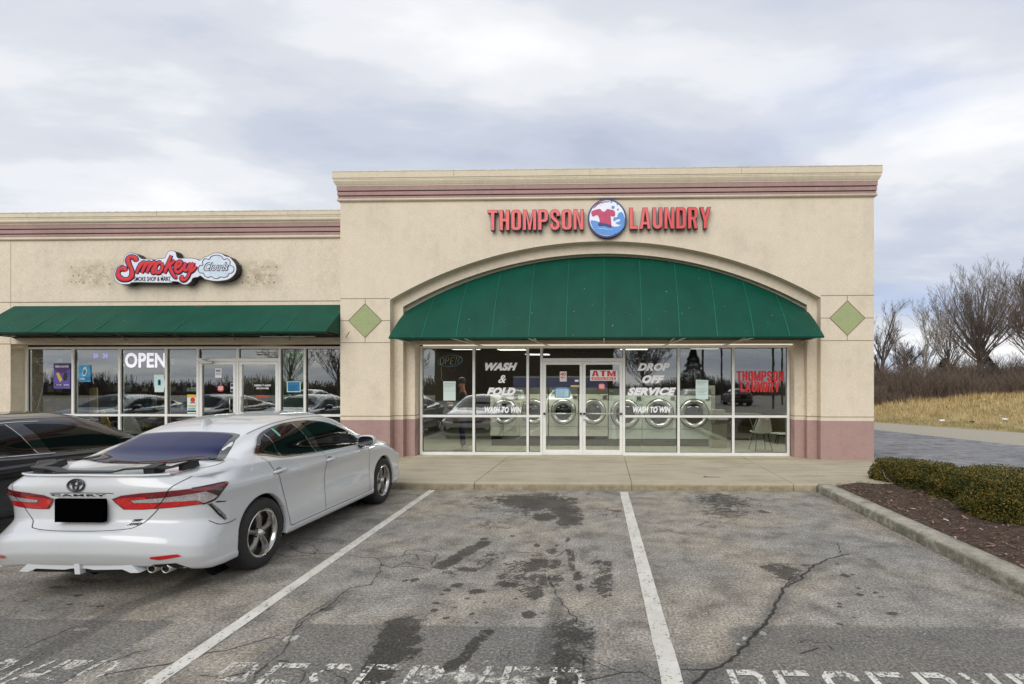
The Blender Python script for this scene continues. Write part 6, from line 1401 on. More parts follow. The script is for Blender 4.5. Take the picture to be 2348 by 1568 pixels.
    df.prism([(-.022, .37), (.022, .37), (.03, .262), (-.012, .262)], y-.018, y+.16)
    dfo = subthing('diffuser', df, pm, car)
    MB().box(-.40, .40, y+.03, y+.25, .262, .295).build('diffuser_mesh', 'under', dfo)
    for x in (.54, .655):
        e = MB().lathe([(.027, 0), (.032, -.003), (.036, .0), (.036, .18)], (x, .02, .285), 'y', 24); eo = subthing('exhaust_tip', e, 'steel', car, smooth=True)
        MB().lathe([(.001, .03), (.028, .010)], (x, .02, .285), 'y', 20).build('exhaust_bore', 'under', eo)
    patch('exhaust_recess', 'corner', [(.40, .275), (.46, .330), (.60, .330), (.70, .262), (.70, .235), (.40, .235)], .002, 'under', car, 1, .02)
    # lip on the boot edge and black wing
    lpz = []
    for x in np.linspace(-.62, .62, 31):
        yy = -.01+BR_*float(sup(x/.735)); u = abs(x)/.62; lpz.append([(x, yy+.10, 1.028), (x, yy-.012, 1.044-.012*u), (x, yy-.022, 1.034-.012*u), (x, yy+.02, 1.010-.01*u)])
    MB().grid(lpz).build('boot_lip', pm, car, smooth=True, auto=40)
    wg = []; hp = [(0, .0, 1.048, .09), (.22, .006, 1.049, .09), (.31, .020, 1.072, .09), (.42, .035, 1.076, .09), (.52, .075, 1.078, .10), (.55, .12, 1.058, .13), (.60, .19, 1.082, .17), (.645, .24, 1.098, .15)]; prof = [(-a, b_, c_, d_) for a, b_, c_, d_ in hp[:0:-1]]+hp
    for x, y0, z, c in prof: wg.append([(x, y0, z+.006), (x, y0+.02, z+.012), (x, y0+c, z+.006), (x, y0+c, z-.002), (x, y0+.03, z-.002), (x, y0, z-.004)])
    w_ = MB().grid(wg, True); w_.f.append(tuple(range(6))); o6 = (len(prof)-1)*6; w_.f.append(tuple(range(o6+5, o6-1, -1)))
    wo = subthing('rear_wing', w_, 'black', car, smooth=True, auto=25)
    ft_ = MB()
    for x in (-.46, .46): ft_.prism_x([(.09, 1.02), (.19, 1.03), (.20, 1.10), (.08, 1.085)], x-.045, x+.045)
    for x in (-.59, .59): ft_.prism_x([(.24, 1.03), (.42, 1.045), (.40, 1.10), (.24, 1.08)], x-.012, x+.03)
    ft_.build('wing_foot', 'black', wo)
    # roof fin
    MB().grid([[(s*.03*(1-t), 1.22+.02*t+d*(1-.45*t), z+t*.065) for s, d in ((-.3, 0), (-1, .05), (-.6, .16), (0, .19), (.6, .16), (1, .05), (.3, 0))] for t, z in ((0, 1.305), (.35, 1.312), (.7, 1.320), (1, 1.325))], True).build('roof_fin', pm, car, smooth=True)
    # emblem and badges
    em = MB(); ez, er = .955, .066
    def ering(cx_, cz_, a_, b_, r): 
        pts = [(cx_+a_*math.cos(t), 0, cz_+b_*math.sin(t)) for t in np.linspace(0, 2*math.pi, 33)]; q = []
        for p in pts: h = proj('rear', p[0], p[2], .008); q.append(tuple(h) if h else p)
        em.tube([(a-.03, b, c) for a, b, c in q], r, 6)
    ering(0, ez, .066, .045, .0075); ering(0, ez+.016, .040, .018, .006); ering(0, ez, .020, .040, .006)
    em.build('emblem', 'gloss_black', car, smooth=True)
    def badge(txt, x0, x1, z0, z1, name, bold=.03, shear=0):
        cu = bpy.data.curves.new(name, 'FONT'); cu.body = txt; cu.offset = bold; cu.shear = shear; cu.extrude = .5; cu.space_character = 1.25 if len(txt) == 5 else 1.0; cu.resolution_u = 3
        def place(co, me):
            mn, mx = co.min(0), co.max(0); co[:, 0] = x0+(co[:, 0]-mn[0])/(mx[0]-mn[0])*(x1-x0); co[:, 1] = z0+(co[:, 1]-mn[1])/(mx[1]-mn[1])*(z1-z0)
            for k in range(len(co)): h = proj('rear', float(co[k, 0]), float(co[k, 1]), .002); yy = h.y if h is not None else .07; co[k, 2] = -yy+co[k, 2]*.006
        return _curve_to_mesh(name, cu, 'gloss_black', car, None, place)
    badge('CAMRY', -.250, .200, .866, .884, 'badge'); badge('SE', .365, .445, .656, .674, 'badge', .06, .4); badge('AWD', .350, .445, .632, .648, 'badge', .04, .4)
    # blank black number plate
    MB().prism([(-.150, .690), (.290-.0, .690), (.290, .870), (-.150, .870)] if False else [(-.195, .665), (.195, .665), (.195, .848), (-.195, .848)], -.035, .004).build('number_plate', 'plate', car)
    return car
car = make_car('white sedan with a black rear wing and scraped right rear bumper', 'carwhite')
sc_ = patch('scrape', 'corner', [(.80, .757), (.835, .757), (.880, .70), (.925, .63), (.940, .590), (.925, .583), (.885, .630), (.850, .69)], .003, simple('scraped_grey', rgb(120, 122, 122), .7, 0, .6, 60), car, 1, .02)
patch('scrape', 'corner', [(.812, .752), (.828, .750), (.875, .67), (.925, .595), (.912, .60), (.860, .67)], .005, 'under', car, 1, .02)
patch('scrape', 'corner', [(.855, .757), (.93, .742), (.935, .748), (.87, .767)], .003, 'shut', car, 1, .02)
# small green tag behind the rear door glass
patch('window_tag', 'side', [(1.40, 1.20), (1.435, 1.20), (1.435, 1.28), (1.40, 1.28)], .008, simple('green_tag', rgb(110, 170, 140), .5), car, 1, .02)
car.location = (-4.14, 4.05, 0); car['_org'] = (0, 0, 0)
car2 = make_car('black sedan parked nose-in left of the white sedan', 'carblack', False)
car2.location = (-7.12, 3.75, 0); car2['_org'] = (0, 0, 0)
# ------------------------------------------------------------------ planting bed, hedge
def mulch_mat():
    m, nt, b = new_mat('bark_mulch'); v = coords(nt, kind='World'); vo = nt.nodes.new('ShaderNodeTexVoronoi'); mp = coords(nt, (1, 2.2, 1), 'World'); nt.links.new(mp, vo.inputs['Vector']); vo.inputs['Scale'].default_value = 42; vo.inputs['Randomness'].default_value = 1
    n = nnoise(nt, v, 18, 6, .8); c = nramp(nt, n, [(.3, rgb(44, 32, 26)), (.5, rgb(84, 64, 52)), (.68, rgb(124, 98, 78))])
    h = nramp(nt, vo.outputs['Color'], [(.80, (0, 0, 0)), (.88, (1, 1, 1))]); c = nmix(nt, nmath(nt, 'MULTIPLY', h, .5), c, rgb(170, 146, 120)); nt.links.new(c, b.inputs['Base Color']); b.inputs['Roughness'].default_value = .95
    bump(nt, b, nmath(nt, 'ADD', n, vo.outputs['Distance']), .9, .03); return m
MT['mulch'] = mulch_mat()
rows = []
for y in np.arange(-3, KY+.001, .16):
    rows.append([(x, y, .095+.045*min(1, (x-3.70)/.5)+noise.noise(Vector((x*2.3, y*2.3, 1)))*.03+noise.noise(Vector((x*9, y*9, 1)))*.012) for x in np.arange(3.70, 9.4, .16)])
edge = [(x, KY+.02+.30*max(0, (x-4.95)/1.0), .10) for x in np.arange(3.70, 9.4, .16)]
rows.append(edge); 
mu = MB().grid(rows); 
rows2 = []
for y in np.arange(8.55, 10.6, .16): rows2.append([(x, y, (.10 if x > 5.06 and x < 6.6 else .03)+noise.noise(Vector((x*3, y*3, 1)))*.02) for x in np.arange(5.05, 6.9, .16)])
mu.grid(rows2)
tag(mu.build('planting_bed', 'mulch', smooth=True), 'brown bark mulch bed behind the kerb', kind='structure')
ch = MB(); rnd = random.Random(5)
for i in range(5200):
    x = rnd.uniform(3.72, 7.6); y = rnd.uniform(2.8, 8.7); a = rnd.uniform(0, 3.14); l = rnd.uniform(.008, .032); w = rnd.uniform(.003, .009); z = .125+.045*min(1, (x-3.7)/.5)*.7+noise.noise(Vector((x*2.3, y*2.3, 1)))*.03+.004; t = rnd.uniform(-.3, .3)
    d = Vector((math.cos(a), math.sin(a), t))*l; q = Vector((-math.sin(a), math.cos(a), rnd.uniform(-.6, .6)))*w; p = Vector((x, y, z))
    ch.add([p-d-q, p+d-q, p+d+q, p-d+q], [(0, 1, 2, 3)])
mm = new_mat('chip'); m, nt, b = mm; oi = nt.nodes.new('ShaderNodeTexWhiteNoise'); g = nt.nodes.new('ShaderNodeNewGeometry'); oi.noise_dimensions = '1D'; nt.links.new(g.outputs['Random Per Island'], oi.inputs['W']); nt.links.new(nramp(nt, oi.outputs[0], [(0, rgb(64, 46, 36)), (.6, rgb(112, 88, 70)), (.93, rgb(150, 128, 104)), (1, rgb(205, 196, 180))]), b.inputs['Base Color']); b.inputs['Roughness'].default_value = .9
MT['chip'] = m
tag(ch.build('wood_chips', 'chip'), 'loose bark chips scattered over the planting bed', kind='stuff')
def leaf_mat(name, stops):
    m, nt, b = new_mat(name); g = nt.nodes.new('ShaderNodeNewGeometry'); n = nnoise(nt, coords(nt, kind='World'), 4, 4); k = nmath(nt, 'ADD', nmath(nt, 'MULTIPLY', g.outputs['Random Per Island'], .55), nmath(nt, 'MULTIPLY', n, .45))
    nt.links.new(nramp(nt, k, stops), b.inputs['Base Color']); b.inputs['Roughness'].default_value = .6; b.inputs['Specular IOR Level'].default_value = .3; return m
MT['yew'] = leaf_mat('yew_needles', [(.2, rgb(30, 42, 20)), (.42, rgb(62, 74, 32)), (.56, rgb(98, 98, 42)), (.75, rgb(158, 130, 62))])
MT['bark'] = simple('grey_brown_bark', rgb(92, 82, 73), .9, 0, .25, 8); MT['bark2'] = simple('reddish_bark', rgb(98, 84, 72), .9, 0, .2, 8); MT['barkgrey'] = simple('fine_grey_bark', rgb(108, 98, 90), .9, 0, .2, 8); MT['barkpale'] = simple('pale_bark', rgb(142, 134, 126), .9, 0, .15, 8)
def shrub(c, rx, ry, h, n, label, seed, bare=False):
    rnd = random.Random(seed); t = thing('yew_shrub', label, 'shrub', c, 'clipped yew shrubs in the hedge'); mb = MB()
    for i in range(n):
        # superellipsoid shell, denser at the surface, lobed
        th = rnd.uniform(0, 2*math.pi); ph = rnd.uniform(-.15, 1); dz = ph; rr = (1-max(0, dz)**3.2)**(1/2.6)
        ln_ = 1+.20*noise.noise(Vector((math.cos(th)*2.2+seed, math.sin(th)*2.2, dz*2.4)))+.05*noise.noise(Vector((math.cos(th)*7+seed, math.sin(th)*7, dz*7))); s = rnd.uniform(.80, 1.02) if rnd.random() < .85 else rnd.uniform(.4, .85)
        p = Vector((c[0]+rx*rr*math.cos(th)*ln_*s, c[1]+ry*rr*math.sin(th)*ln_*s, c[2]+h*(.06+.94*max(0, dz))*(.96+.06*ln_)*s if dz > 0 else c[2]+h*.08*rnd.random()))
        if dz > .93: p.x = c[0]+rx*.85*math.sqrt(rnd.random())*math.cos(th); p.y = c[1]+ry*.85*math.sqrt(rnd.random())*math.sin(th); p.z = c[2]+h*(.93+.06*noise.noise(Vector((p.x*4, p.y*4, seed))))+rnd.uniform(-.02, .02)
        nrm = Vector(((p.x-c[0])/rx, (p.y-c[1])/ry, (p.z-c[2]-h*.3)/h)).normalized()+Vector((rnd.uniform(-.8, .8), rnd.uniform(-.8, .8), rnd.uniform(-.3, .9)))
        nrm.normalize(); a = nrm.cross(Vector((rnd.uniform(-1, 1), rnd.uniform(-1, 1), rnd.uniform(-1, 1)))).normalized(); bq = nrm.cross(a)
        l = rnd.uniform(.014, .030); w = rnd.uniform(.005, .009)
        for k in range(3):
            an = -0.8+.8*k; d = (nrm*math.cos(an)+a*math.sin(an))*l; q = bq*w
            mb.add([p-q*.6, p+d*.5-q, p+d*1.15, p+d*.5+q], [(0, 1, 2, 3)])
    mb.build('foliage', 'yew', t)
    st = MB()
    for i in range(7):
        a = rnd.uniform(0, 6.28); st.tube([(c[0]+.03*math.cos(a), c[1]+.03*math.sin(a), c[2]-.05), (c[0]+rx*.4*math.cos(a), c[1]+ry*.4*math.sin(a), c[2]+h*.4), (c[0]+rx*.75*math.cos(a), c[1]+ry*.75*math.sin(a), c[2]+h*.8)], [.018, .012, .006], 5)
    st.build('stem', 'bark', t); return t
HG = [((5.00, 9.15, .12), .36, .34, .35, 6500, 'smallest yew shrub with bare pale twigs at the hedge end by the building'), ((5.12, 8.40, .13), .42, .46, .40, 9000, 'olive yew shrub second from the building corner'), ((5.25, 7.55, .13), .56, .50, .42, 13000, 'large yew shrub in the middle of the hedge'),
      ((5.15, 6.58, .14), .64, .50, .46, 15000, 'foremost yew shrub at the right edge of the photo nearest the kerb'), ((6.25, 7.0, .14), .58, .55, .38, 9000, 'yew shrub behind the front ones at the right edge'), ((6.05, 8.1, .13), .58, .55, .36, 8000, 'yew shrub in the back row beside the road'), ((6.3, 6.1, .14), .62, .6, .56, 6000, 'yew shrub just outside the right edge of the photo')]
for k, (c, rx, ry, h, n, l) in enumerate(HG): shrub(c, rx, ry, h, n, l, k+1)
tw = MB(); p = Vector((5.05, 8.74, .14))
for q in (((0, 0, 0), (-.10, -.02, .10), (-.16, -.04, .22), (-.17, -.03, .30)), ((-.10, -.02, .10), (-.02, -.05, .20), (.05, -.06, .26)), ((-.02, -.05, .20), (-.03, -.06, .28)), ((-.30, .02, 0), (-.42, 0, .08), (-.46, 0, .18))): tw.tube([tuple(p+Vector(v)) for v in q], [.008, .007, .005, .003][:len(q)], 5)
tw = tw.build('dead_branch', 'barkpale', None); tag(tw, 'forked bare pale dead branch sticking out of the first shrub', 'branch')
lt = MB(); rnd = random.Random(77)
def bit(x, y, z, s):
    a = rnd.uniform(0, 6.28); d = Vector((math.cos(a), math.sin(a), rnd.uniform(-.2, .2)))*s; q = Vector((-math.sin(a), math.cos(a), rnd.uniform(-.5, .5)))*s*rnd.uniform(.25, .6); p = Vector((x, y, z+.004)); lt.add([p-d, p+q, p+d, p-q], [(0, 1, 2, 3)])
for i in range(1500): bit(KX-.01-abs(rnd.gauss(0, .09)), rnd.uniform(2.6, 8.6), .001, rnd.uniform(.003, .011))
for i in range(700): bit(rnd.uniform(-3, 3.4), KY-.01-abs(rnd.gauss(0, .05)), .001, rnd.uniform(.003, .009))
for i in range(500): bit(rnd.uniform(-5.5, 5.6), rnd.uniform(11.2, 12.05) if rnd.random() < .3 else 11.47-abs(rnd.gauss(0, .05)) if abs(rnd.uniform(-1, 1)) > .5 else 12.06, .121, rnd.uniform(.003, .010))
for i in range(70): bit(rnd.uniform(-4, 5.5), rnd.uniform(8.8, 11.8), .121, rnd.uniform(.006, .018))
for i in range(260): bit(rnd.uniform(-2.4, 3.3), rnd.uniform(2.8, 8.5), .001, rnd.uniform(.003, .009))
tag(lt.build('leaf_litter', 'chip'), 'tiny dead leaf crumbs and grit along the kerbs', kind='stuff')
p = atZ(1612, 1094, .12); tg = MB(); tg.tube([(p.x, p.y, .127), (p.x+.12, p.y-.03, .132), (p.x+.30, p.y-.01, .126)], [.006, .005, .002], 5); tg.tube([(p.x+.02, p.y+.05, .127), (p.x+.10, p.y-.02, .13)], [.006, .003], 5)
tag(tg.build('twig', 'bark'), 'small dark twig lying on the sidewalk near the kerb', 'twig')
# ------------------------------------------------------------------ grass bank
# distance of a point beyond the verge edge (line g1-g2)
g1, g2 = g1.xy, g2.xy; gd = (g2-g1).normalized()
gn = Vector((-gd.y, gd.x)) if Vector((-gd.y, gd.x)).x > 0 else Vector((gd.y, -gd.x))
def bank(x, y):
    d = (Vector((x, y))-g1).dot(gn); u = (Vector((x, y))-g1).dot(gd)
    s = min(1, max(0, (d-.8)/6.0)); s = s*s*(3-2*s); h = 1.25*s+.25*noise.noise(Vector((x*.22, y*.22, 5)))*s+.05*noise.noise(Vector((x*1.3, y*1.3, 2)))*min(1, max(0, d/1.0))
    h *= .50+.34*min(1, max(0, (x/max(y, .1)-.50)/.22))
    if d > 12: h += min(.5, (d-12)*.01)
    return max(h, .0) if d > 0 else 0.0, d
def P2(d, u): q = g1+gn*d+gd*u; return q.x, q.y
us = np.arange(-60, 40, .6); ds = list(np.arange(-.02, 10, .3))+list(np.arange(10, 90, 2.5))
gb = MB().grid([[(*P2(d, u), bank(*P2(d, u))[0]+.002) for u in us] for d in ds])
def grass_ground():
    m, nt, b = new_mat('dry_grass_ground'); v = coords(nt, kind='World'); n = nnoise(nt, v, .8, 6, .65); f = nnoise(nt, v, 14, 5, .7)
    k = nmath(nt, 'ADD', nmath(nt, 'MULTIPLY', n, .6), nmath(nt, 'MULTIPLY', f, .4)); nt.links.new(nramp(nt, k, [(.34, rgb(112, 100, 64)), (.48, rgb(168, 148, 100)), (.66, rgb(200, 178, 128))]), b.inputs['Base Color']); b.inputs['Roughness'].default_value = .95; bump(nt, b, f, .8, .08); return m
structure(gb, 'grass_bank', grass_ground(), 'dry tan grass bank beyond the road', smooth=True)
MT['straw'] = leaf_mat('straw_blades', [(.25, rgb(112, 96, 62)), (.48, rgb(180, 154, 102)), (.75, rgb(224, 200, 148))]); MT['greenblade'] = leaf_mat('low_green_grass', [(.2, rgb(92, 96, 50)), (.5, rgb(128, 124, 70)), (.8, rgb(176, 156, 104))])
gr = MB(); lo_ = MB(); rnd = random.Random(3)
for i in range(34000):
    d = rnd.uniform(.1, 11.5); u = rnd.uniform(-14, 14); x, y = P2(d, u); h, _ = bank(x, y)
    if x < 5.6 or y/max(x, .1) > 2.0 or y/x < .95: continue
    low = d < 2.4+.6*noise.noise(Vector((u*.4, 0, 0))); L_ = rnd.uniform(.05, .14) if low else rnd.uniform(.10, .26)*(1+1.0*max(0, noise.noise(Vector((x*.9, y*.9, 7)))))*(1.4 if d > 6 else 1)
    a = rnd.uniform(0, 6.28); w = .012; lx, ly = rnd.uniform(-.10, .10), rnd.uniform(-.10, .10)
    (lo_ if low else gr).add([(x-w*math.cos(a), y-w*math.sin(a), h-.02), (x+w*math.cos(a), y+w*math.sin(a), h-.02), (x+lx, y+ly, h+L_)], [(0, 1, 2)])
tag(gr.build('dry_grass', 'straw'), 'tall tan dry grass covering the bank', kind='stuff'); tag(lo_.build('verge_grass', 'greenblade'), 'short green and tan grass at the foot of the bank', kind='stuff')
# litter on the verge
for k, (x, y, mt, s, lab) in enumerate([(2258, 921, simple('lime_plastic', rgb(170, 186, 90), .6), .16, 'crumpled lime green wrapper on the grass bank'), (2160, 968, 'white', .12, 'white scrap of litter at the foot of the bank, left of the bigger pieces'), (2307, 966, 'offwhite', .17, 'white crumpled bag on the verge near the right edge'), (2230, 972, simple('dark_green_litter', rgb(50, 66, 60), .6), .13, 'dark green scrap of litter on the verge')]):
    q = g1+gn*(1.6 if k else 3.6); r = ray(x, y); best = None
    for tt in np.arange(10, 45, .05):
        X_, Y_, Z_ = r[0]*tt, r[1]*tt, H+r[2]*tt
        if bank(X_, Y_)[0] > Z_ or Z_ < 0: best = (X_, Y_, Z_); break
    if best is None: continue
    rnd = random.Random(k); vs = [(best[0]+rnd.uniform(-s, s), best[1]+rnd.uniform(-s, s)*.6, best[2]+.05+rnd.uniform(0, s*.7)) for _ in range(9)]
    bm = bmesh.new(); [bm.verts.new(p) for p in vs]; bmesh.ops.convex_hull(bm, input=bm.verts); me = bpy.data.meshes.new('litter'); bm.to_mesh(me); me.materials.append(mt if not isinstance(mt, str) else MT[mt]); o = bpy.data.objects.new('litter', me); C.objects.link(o); tag(o, lab, 'litter')
# ------------------------------------------------------------------ bare trees
def bare_tree(name, label, base, height, spread, seed, bark='bark', levels=5, dens=1.0, upright=.5, cat='tree', group=None, trunk_r=None, rbase=1.0, kids0=9, thin=.0105, twig_col=None, dome=False):
    rnd = random.Random(seed); t = thing(name, label, cat, base, group); tr = MB(); tw = MB(); B = Vector(base)
    def grow(p, d, L, r, lv):
        n = 5 if lv < 2 else 3; pts = [p.copy()]; rs = [r]; q = p.copy(); dd = d.copy(); r1 = max(thin*.5, r*.45)
        for i in range(n):
            dd = (dd+Vector((rnd.uniform(-1, 1), rnd.uniform(-1, 1), rnd.uniform(-.3, 1)))*(.10 if lv == 0 else .17)+Vector((0, 0, .05*upright))).normalized(); q = q+dd*L/n; pts.append(q.copy()); rs.append(r+(r1-r)*(i+1)/n)
        (tr if lv < 2 else tw).tube(pts, [max(x, thin*.55) for x in rs], 7 if lv == 0 else 5 if lv == 1 else 3, False)
        if lv >= levels: return
        k = int((kids0 if lv == 0 else (6, 6, 5, 4)[min(lv-1, 3)])*dens+rnd.random())
        for i in range(k):
            f = rnd.uniform(.22 if lv == 0 else .15, 1) if i else 1.0; s = f*n; j = min(int(s), n-1); a = pts[j].lerp(pts[j+1], s-j); rr = rs[j]
            ax = Vector((rnd.uniform(-1, 1), rnd.uniform(-1, 1), rnd.uniform(-.2, .3))).normalized(); ang = rnd.uniform(.45, .95)*(spread if lv == 0 else .8)
            tdir = (pts[j+1]-pts[j]).normalized(); nd = (tdir*math.cos(ang)+(ax-tdir*ax.dot(tdir)).normalized()*math.sin(ang)); nd = (nd+Vector((0, 0, upright*.35))).normalized()
            grow(a, nd, L*rnd.uniform(.42, .72)*(1.15-.35*f), rr*rnd.uniform(.45, .68), lv+1)
    if dome:
        R0 = trunk_r or height*.02; tr.tube([B-Vector((0, 0, .1)), B+Vector((0, 0, height*.10)), B+Vector((.05, 0, height*.30)), B+Vector((-.05, .05, height*.62))], [R0*1.2, R0, R0*.7, R0*.25], 8, False)
        c0 = B+Vector((0, 0, height*.52)); ra, rz = height*.44*spread, height*.47
        for i in range(kids0):
            th = 1.35*math.sqrt((i+.5)/kids0); az = i*2.399+rnd.uniform(-.3, .3); d = Vector((math.sin(th)*math.cos(az), math.sin(th)*math.sin(az), math.cos(th))); tip = c0+Vector((d.x*ra, d.y*ra, d.z*rz))*rnd.uniform(.88, 1.0)
            s0 = B+Vector((0, 0, height*(.17+.38*rnd.random()*(1-th/1.6)+.04))); mid = s0.lerp(tip, .45)+Vector((d.x*.25, d.y*.25, -.0))*height*.10*math.sin(th); n = 7; pts = []
            for k in range(n+1):
                t_ = k/n; p = (s0*(1-t_)**2+mid*2*t_*(1-t_)+tip*t_*t_); pts.append(p+Vector((rnd.uniform(-1, 1), rnd.uniform(-1, 1), rnd.uniform(-1, 1)))*.07*(1 if k else 0))
            rr = R0*.42*(1-.5*th/1.4); tr.tube(pts, [max(thin*.7, rr*(1-.93*k/n)) for k in range(n+1)], 5, False); Lm = (tip-s0).length
            for q in range(int(11*dens)):
                f = .22+.78*(q+rnd.random())/int(11*dens); j = min(int(f*n), n-1); a = pts[j].lerp(pts[j+1], f*n-j); td = (pts[j+1]-pts[j]).normalized(); ax = Vector((rnd.uniform(-1, 1), rnd.uniform(-1, 1), rnd.uniform(-.3, .6))).normalized(); nd = (td+ax*.75+Vector((0, 0, .25))).normalized()
                grow(a, nd, Lm*rnd.uniform(.16, .34)*(1.15-.5*f), max(thin, rr*.35*(1-.7*f)), max(2, levels-2))
    else: grow(B-Vector((0, 0, .1)), Vector((rnd.uniform(-.05, .05), rnd.uniform(-.05, .05), 1)), height*.62, trunk_r or height*.022, 0)
    tr.build('trunk', bark, t, smooth=True); tw.build('crown', twig_col or bark, t)
    return t
def gx(x, Y): v = atY(x, 882, Y); return v.x
def TB(x, Y): X_ = gx(x, Y); return (X_, Y, bank(X_, Y)[0])
bare_tree('bare_tree', 'tall round-crowned bare tree rising highest above the thicket', TB(2245, 42), 9.9, .98, 11, 'barkgrey', levels=4, dens=.80, upright=.85, kids0=46, thin=.009, trunk_r=.24, dome=True)
bare_tree('bare_tree', 'bare tree half hidden behind the building corner', TB(2013, 34), 6.3, .9, 23, levels=4, dens=.85, upright=.4, kids0=9, thin=.011)
bare_tree('bare_tree', 'slender pale bare sapling between the corner tree and the tall tree', TB(2118, 36), 6.6, .7, 37, 'barkpale', levels=4, dens=.8, upright=.3, kids0=9, thin=.012, trunk_r=.09)
bare_tree('bare_tree', 'medium bare tree close left of the tall round tree', TB(2172, 40), 6.8, .75, 41, levels=4, dens=.7, upright=.7, kids0=22, thin=.011, dome=True)
bare_tree('bare_tree', 'reddish bare tree cut off by the right edge of the photo', TB(2372, 34), 8.0, .85, 53, 'bark2', levels=4, dens=.75, upright=.5, kids0=32, thin=.010, dome=True)
bare_tree('bare_tree', 'low bare tree with a fine grey crown above the thicket', TB(2075, 44), 5.2, 1.1, 67, levels=4, dens=1.0, upright=.4, kids0=12, thin=.013)
bare_tree('bare_tree', 'bare tree beyond the right edge', TB(2420, 40), 9.0, 1.0, 71, levels=4, dens=1.1, kids0=12, thin=.015)
# thicket: tangled brush that reads as one mass
br = MB(); rnd = random.Random(19)
for i in range(17500):
    Y = rnd.uniform(30, 52); x = rnd.uniform(1960, 2560) if i < 15000 else rnd.uniform(1500, 1960); X_ = gx(x, Y); z0 = bank(X_, Y)[0]
    hgt = rnd.uniform(.4, 1.0)*max(.5, 2.3+3.8*noise.noise(Vector((X_*.42, Y*.25, 3))))*(1.0 if Y > 38 else .8); p = Vector((X_, Y, z0-.1)); d = Vector((rnd.uniform(-.5, .5), rnd.uniform(-.5, .5), 1)).normalized()
    m1 = p+d*hgt*.5; q = m1+(d+Vector((rnd.uniform(-.5, .5), rnd.uniform(-.4, .4), 0))).normalized()*hgt*.5; br.tube([p, m1, q], [.020, .014, .006], 3, False)
    for _ in range(3):
        f = rnd.uniform(.3, .9); a = p.lerp(q, f); br.tube([a, a+Vector((rnd.uniform(-.6, .6), rnd.uniform(-.4, .4), rnd.uniform(.1, .7)))*hgt*.35], [.009, .005], 3, False)
tag(br.build('brush_thicket', 'bark2'), 'dense brown leafless brush along the top of the bank', kind='stuff')
far_ = MB(); 
for i in range(9000):
    Y = rnd.uniform(60, 80); X_ = gx(rnd.uniform(1950, 2500), Y); p = Vector((X_, Y, 1.0)); hgt = rnd.uniform(1.0, 2.2)+1.6*max(0, noise.noise(Vector((X_*.12, 3, 3))))
    far_.tube([p, p+Vector((rnd.uniform(-.6, .6), 0, hgt))], [.045, .015], 3, False)
tag(far_.build('far_wood', 'bark'), 'far band of bare wood behind the thicket', kind='stuff')
MT['cedar'] = leaf_mat('cedar_needles', [(.2, rgb(24, 34, 22)), (.5, rgb(46, 60, 38)), (.8, rgb(70, 82, 52))])
def conifer(name, label, base, h, r, n, seed, wide=.8):
    rnd = random.Random(seed); t = thing(name, label, 'tree', base); mb = MB(); B = Vector(base)
    for i in range(n):
        f = rnd.random()**.8; R_ = r*(1-f)**wide*(.75+.35*noise.noise(Vector((f*9, seed, 0)))+.25*abs(math.sin(f*26+seed))); a = rnd.uniform(0, 6.28); s = math.sqrt(rnd.uniform(.35, 1)); p = B+Vector((R_*s*math.cos(a), R_*s*math.sin(a), h*(.06+.94*f)-.18*R_*s))
        d = Vector((math.cos(a), math.sin(a), rnd.uniform(-.5, .4))).normalized()*rnd.uniform(.10, .24); q = Vector((-math.sin(a), math.cos(a), rnd.uniform(-.5, .5)))*rnd.uniform(.02, .06); mb.add([p-q, p+d*.5-q, p+d, p+d*.5+q], [(0, 1, 2, 3)])
    mb.build('crown', 'cedar', t); MB().tube([base, B+Vector((0, 0, h*.9))], [.09, .02], 6).build('trunk', 'bark', t); return t
conifer('cedar_tree', 'dark green cedar in the thicket left of the tall tree', TB(2165, 44), 2.9, 2.0, 5000, 2, .9)
conifer('cedar_tree', 'dark green cedar just right of the tall tree trunk', TB(2262, 46), 3.0, 2.2, 5000, 5, .9)
# ------------------------------------------------------------------ the far side of the lot, seen mirrored in the shop windows
def mir(x, Yv): v = atY(x, 882, Yv); return v.x
ob = thing('opposite_building', 'long dark brown flat building across the lot, mirrored in the laundromat windows', 'building', (-9, -34, 0))
MB().box(-19, 1.0, -46, -34, 0, 5.6).build('wall', simple('dark_brown_brick', rgb(84, 74, 56), .9), ob); MB().box(-19.2, 1.2, -46.2, -33.8, 5.6, 5.9).build('parapet', 'alu_dark', ob)
conifer('spruce_tree', 'dark pointed spruce across the lot, mirrored in the window right of the big washers', (8.7, -27, 0), 5.4, 2.2, 12000, 3, .95)
bare_tree('bare_tree', 'wide bare tree across the lot, mirrored behind the DROP OFF lettering', (4.2, -32, 0), 7.4, 1.1, 91, levels=4, dens=.8, kids0=26, thin=.016, dome=True)
for k, (x, y, h, s) in enumerate(((-16, -40, 8, 5), (-34, -42, 8, 7), (-44, -48, 9, 9), (-27, -47, 8, 13))):
    bare_tree('bare_tree', ['bare tree mirrored in the narrow panes beside the smoke shop door', 'bare tree mirrored in the third smoke shop window', 'bare tree mirrored in the second smoke shop window', 'bare tree mirrored above the green-backed door'][k], (x, y, 0), h, 1.0, 100+s, levels=4, dens=.7, kids0=20, thin=.018, dome=True)
hd = MB(); rnd = random.Random(2)
for i in range(9000):
    X_ = rnd.uniform(-130, 60); p = Vector((X_, rnd.uniform(-75, -62), 0)); hd.tube([p, p+Vector((rnd.uniform(-1.2, 1.2), 0, rnd.uniform(.5, 1.4)*max(.6, 2.0+3.2*noise.noise(Vector((X_*.09, 1, 1))))))], [.10, .03], 3, False)
tag(hd.build('distant_treeline', 'bark'), 'low dark treeline far across the lot, mirrored in the smoke shop windows', kind='stuff')
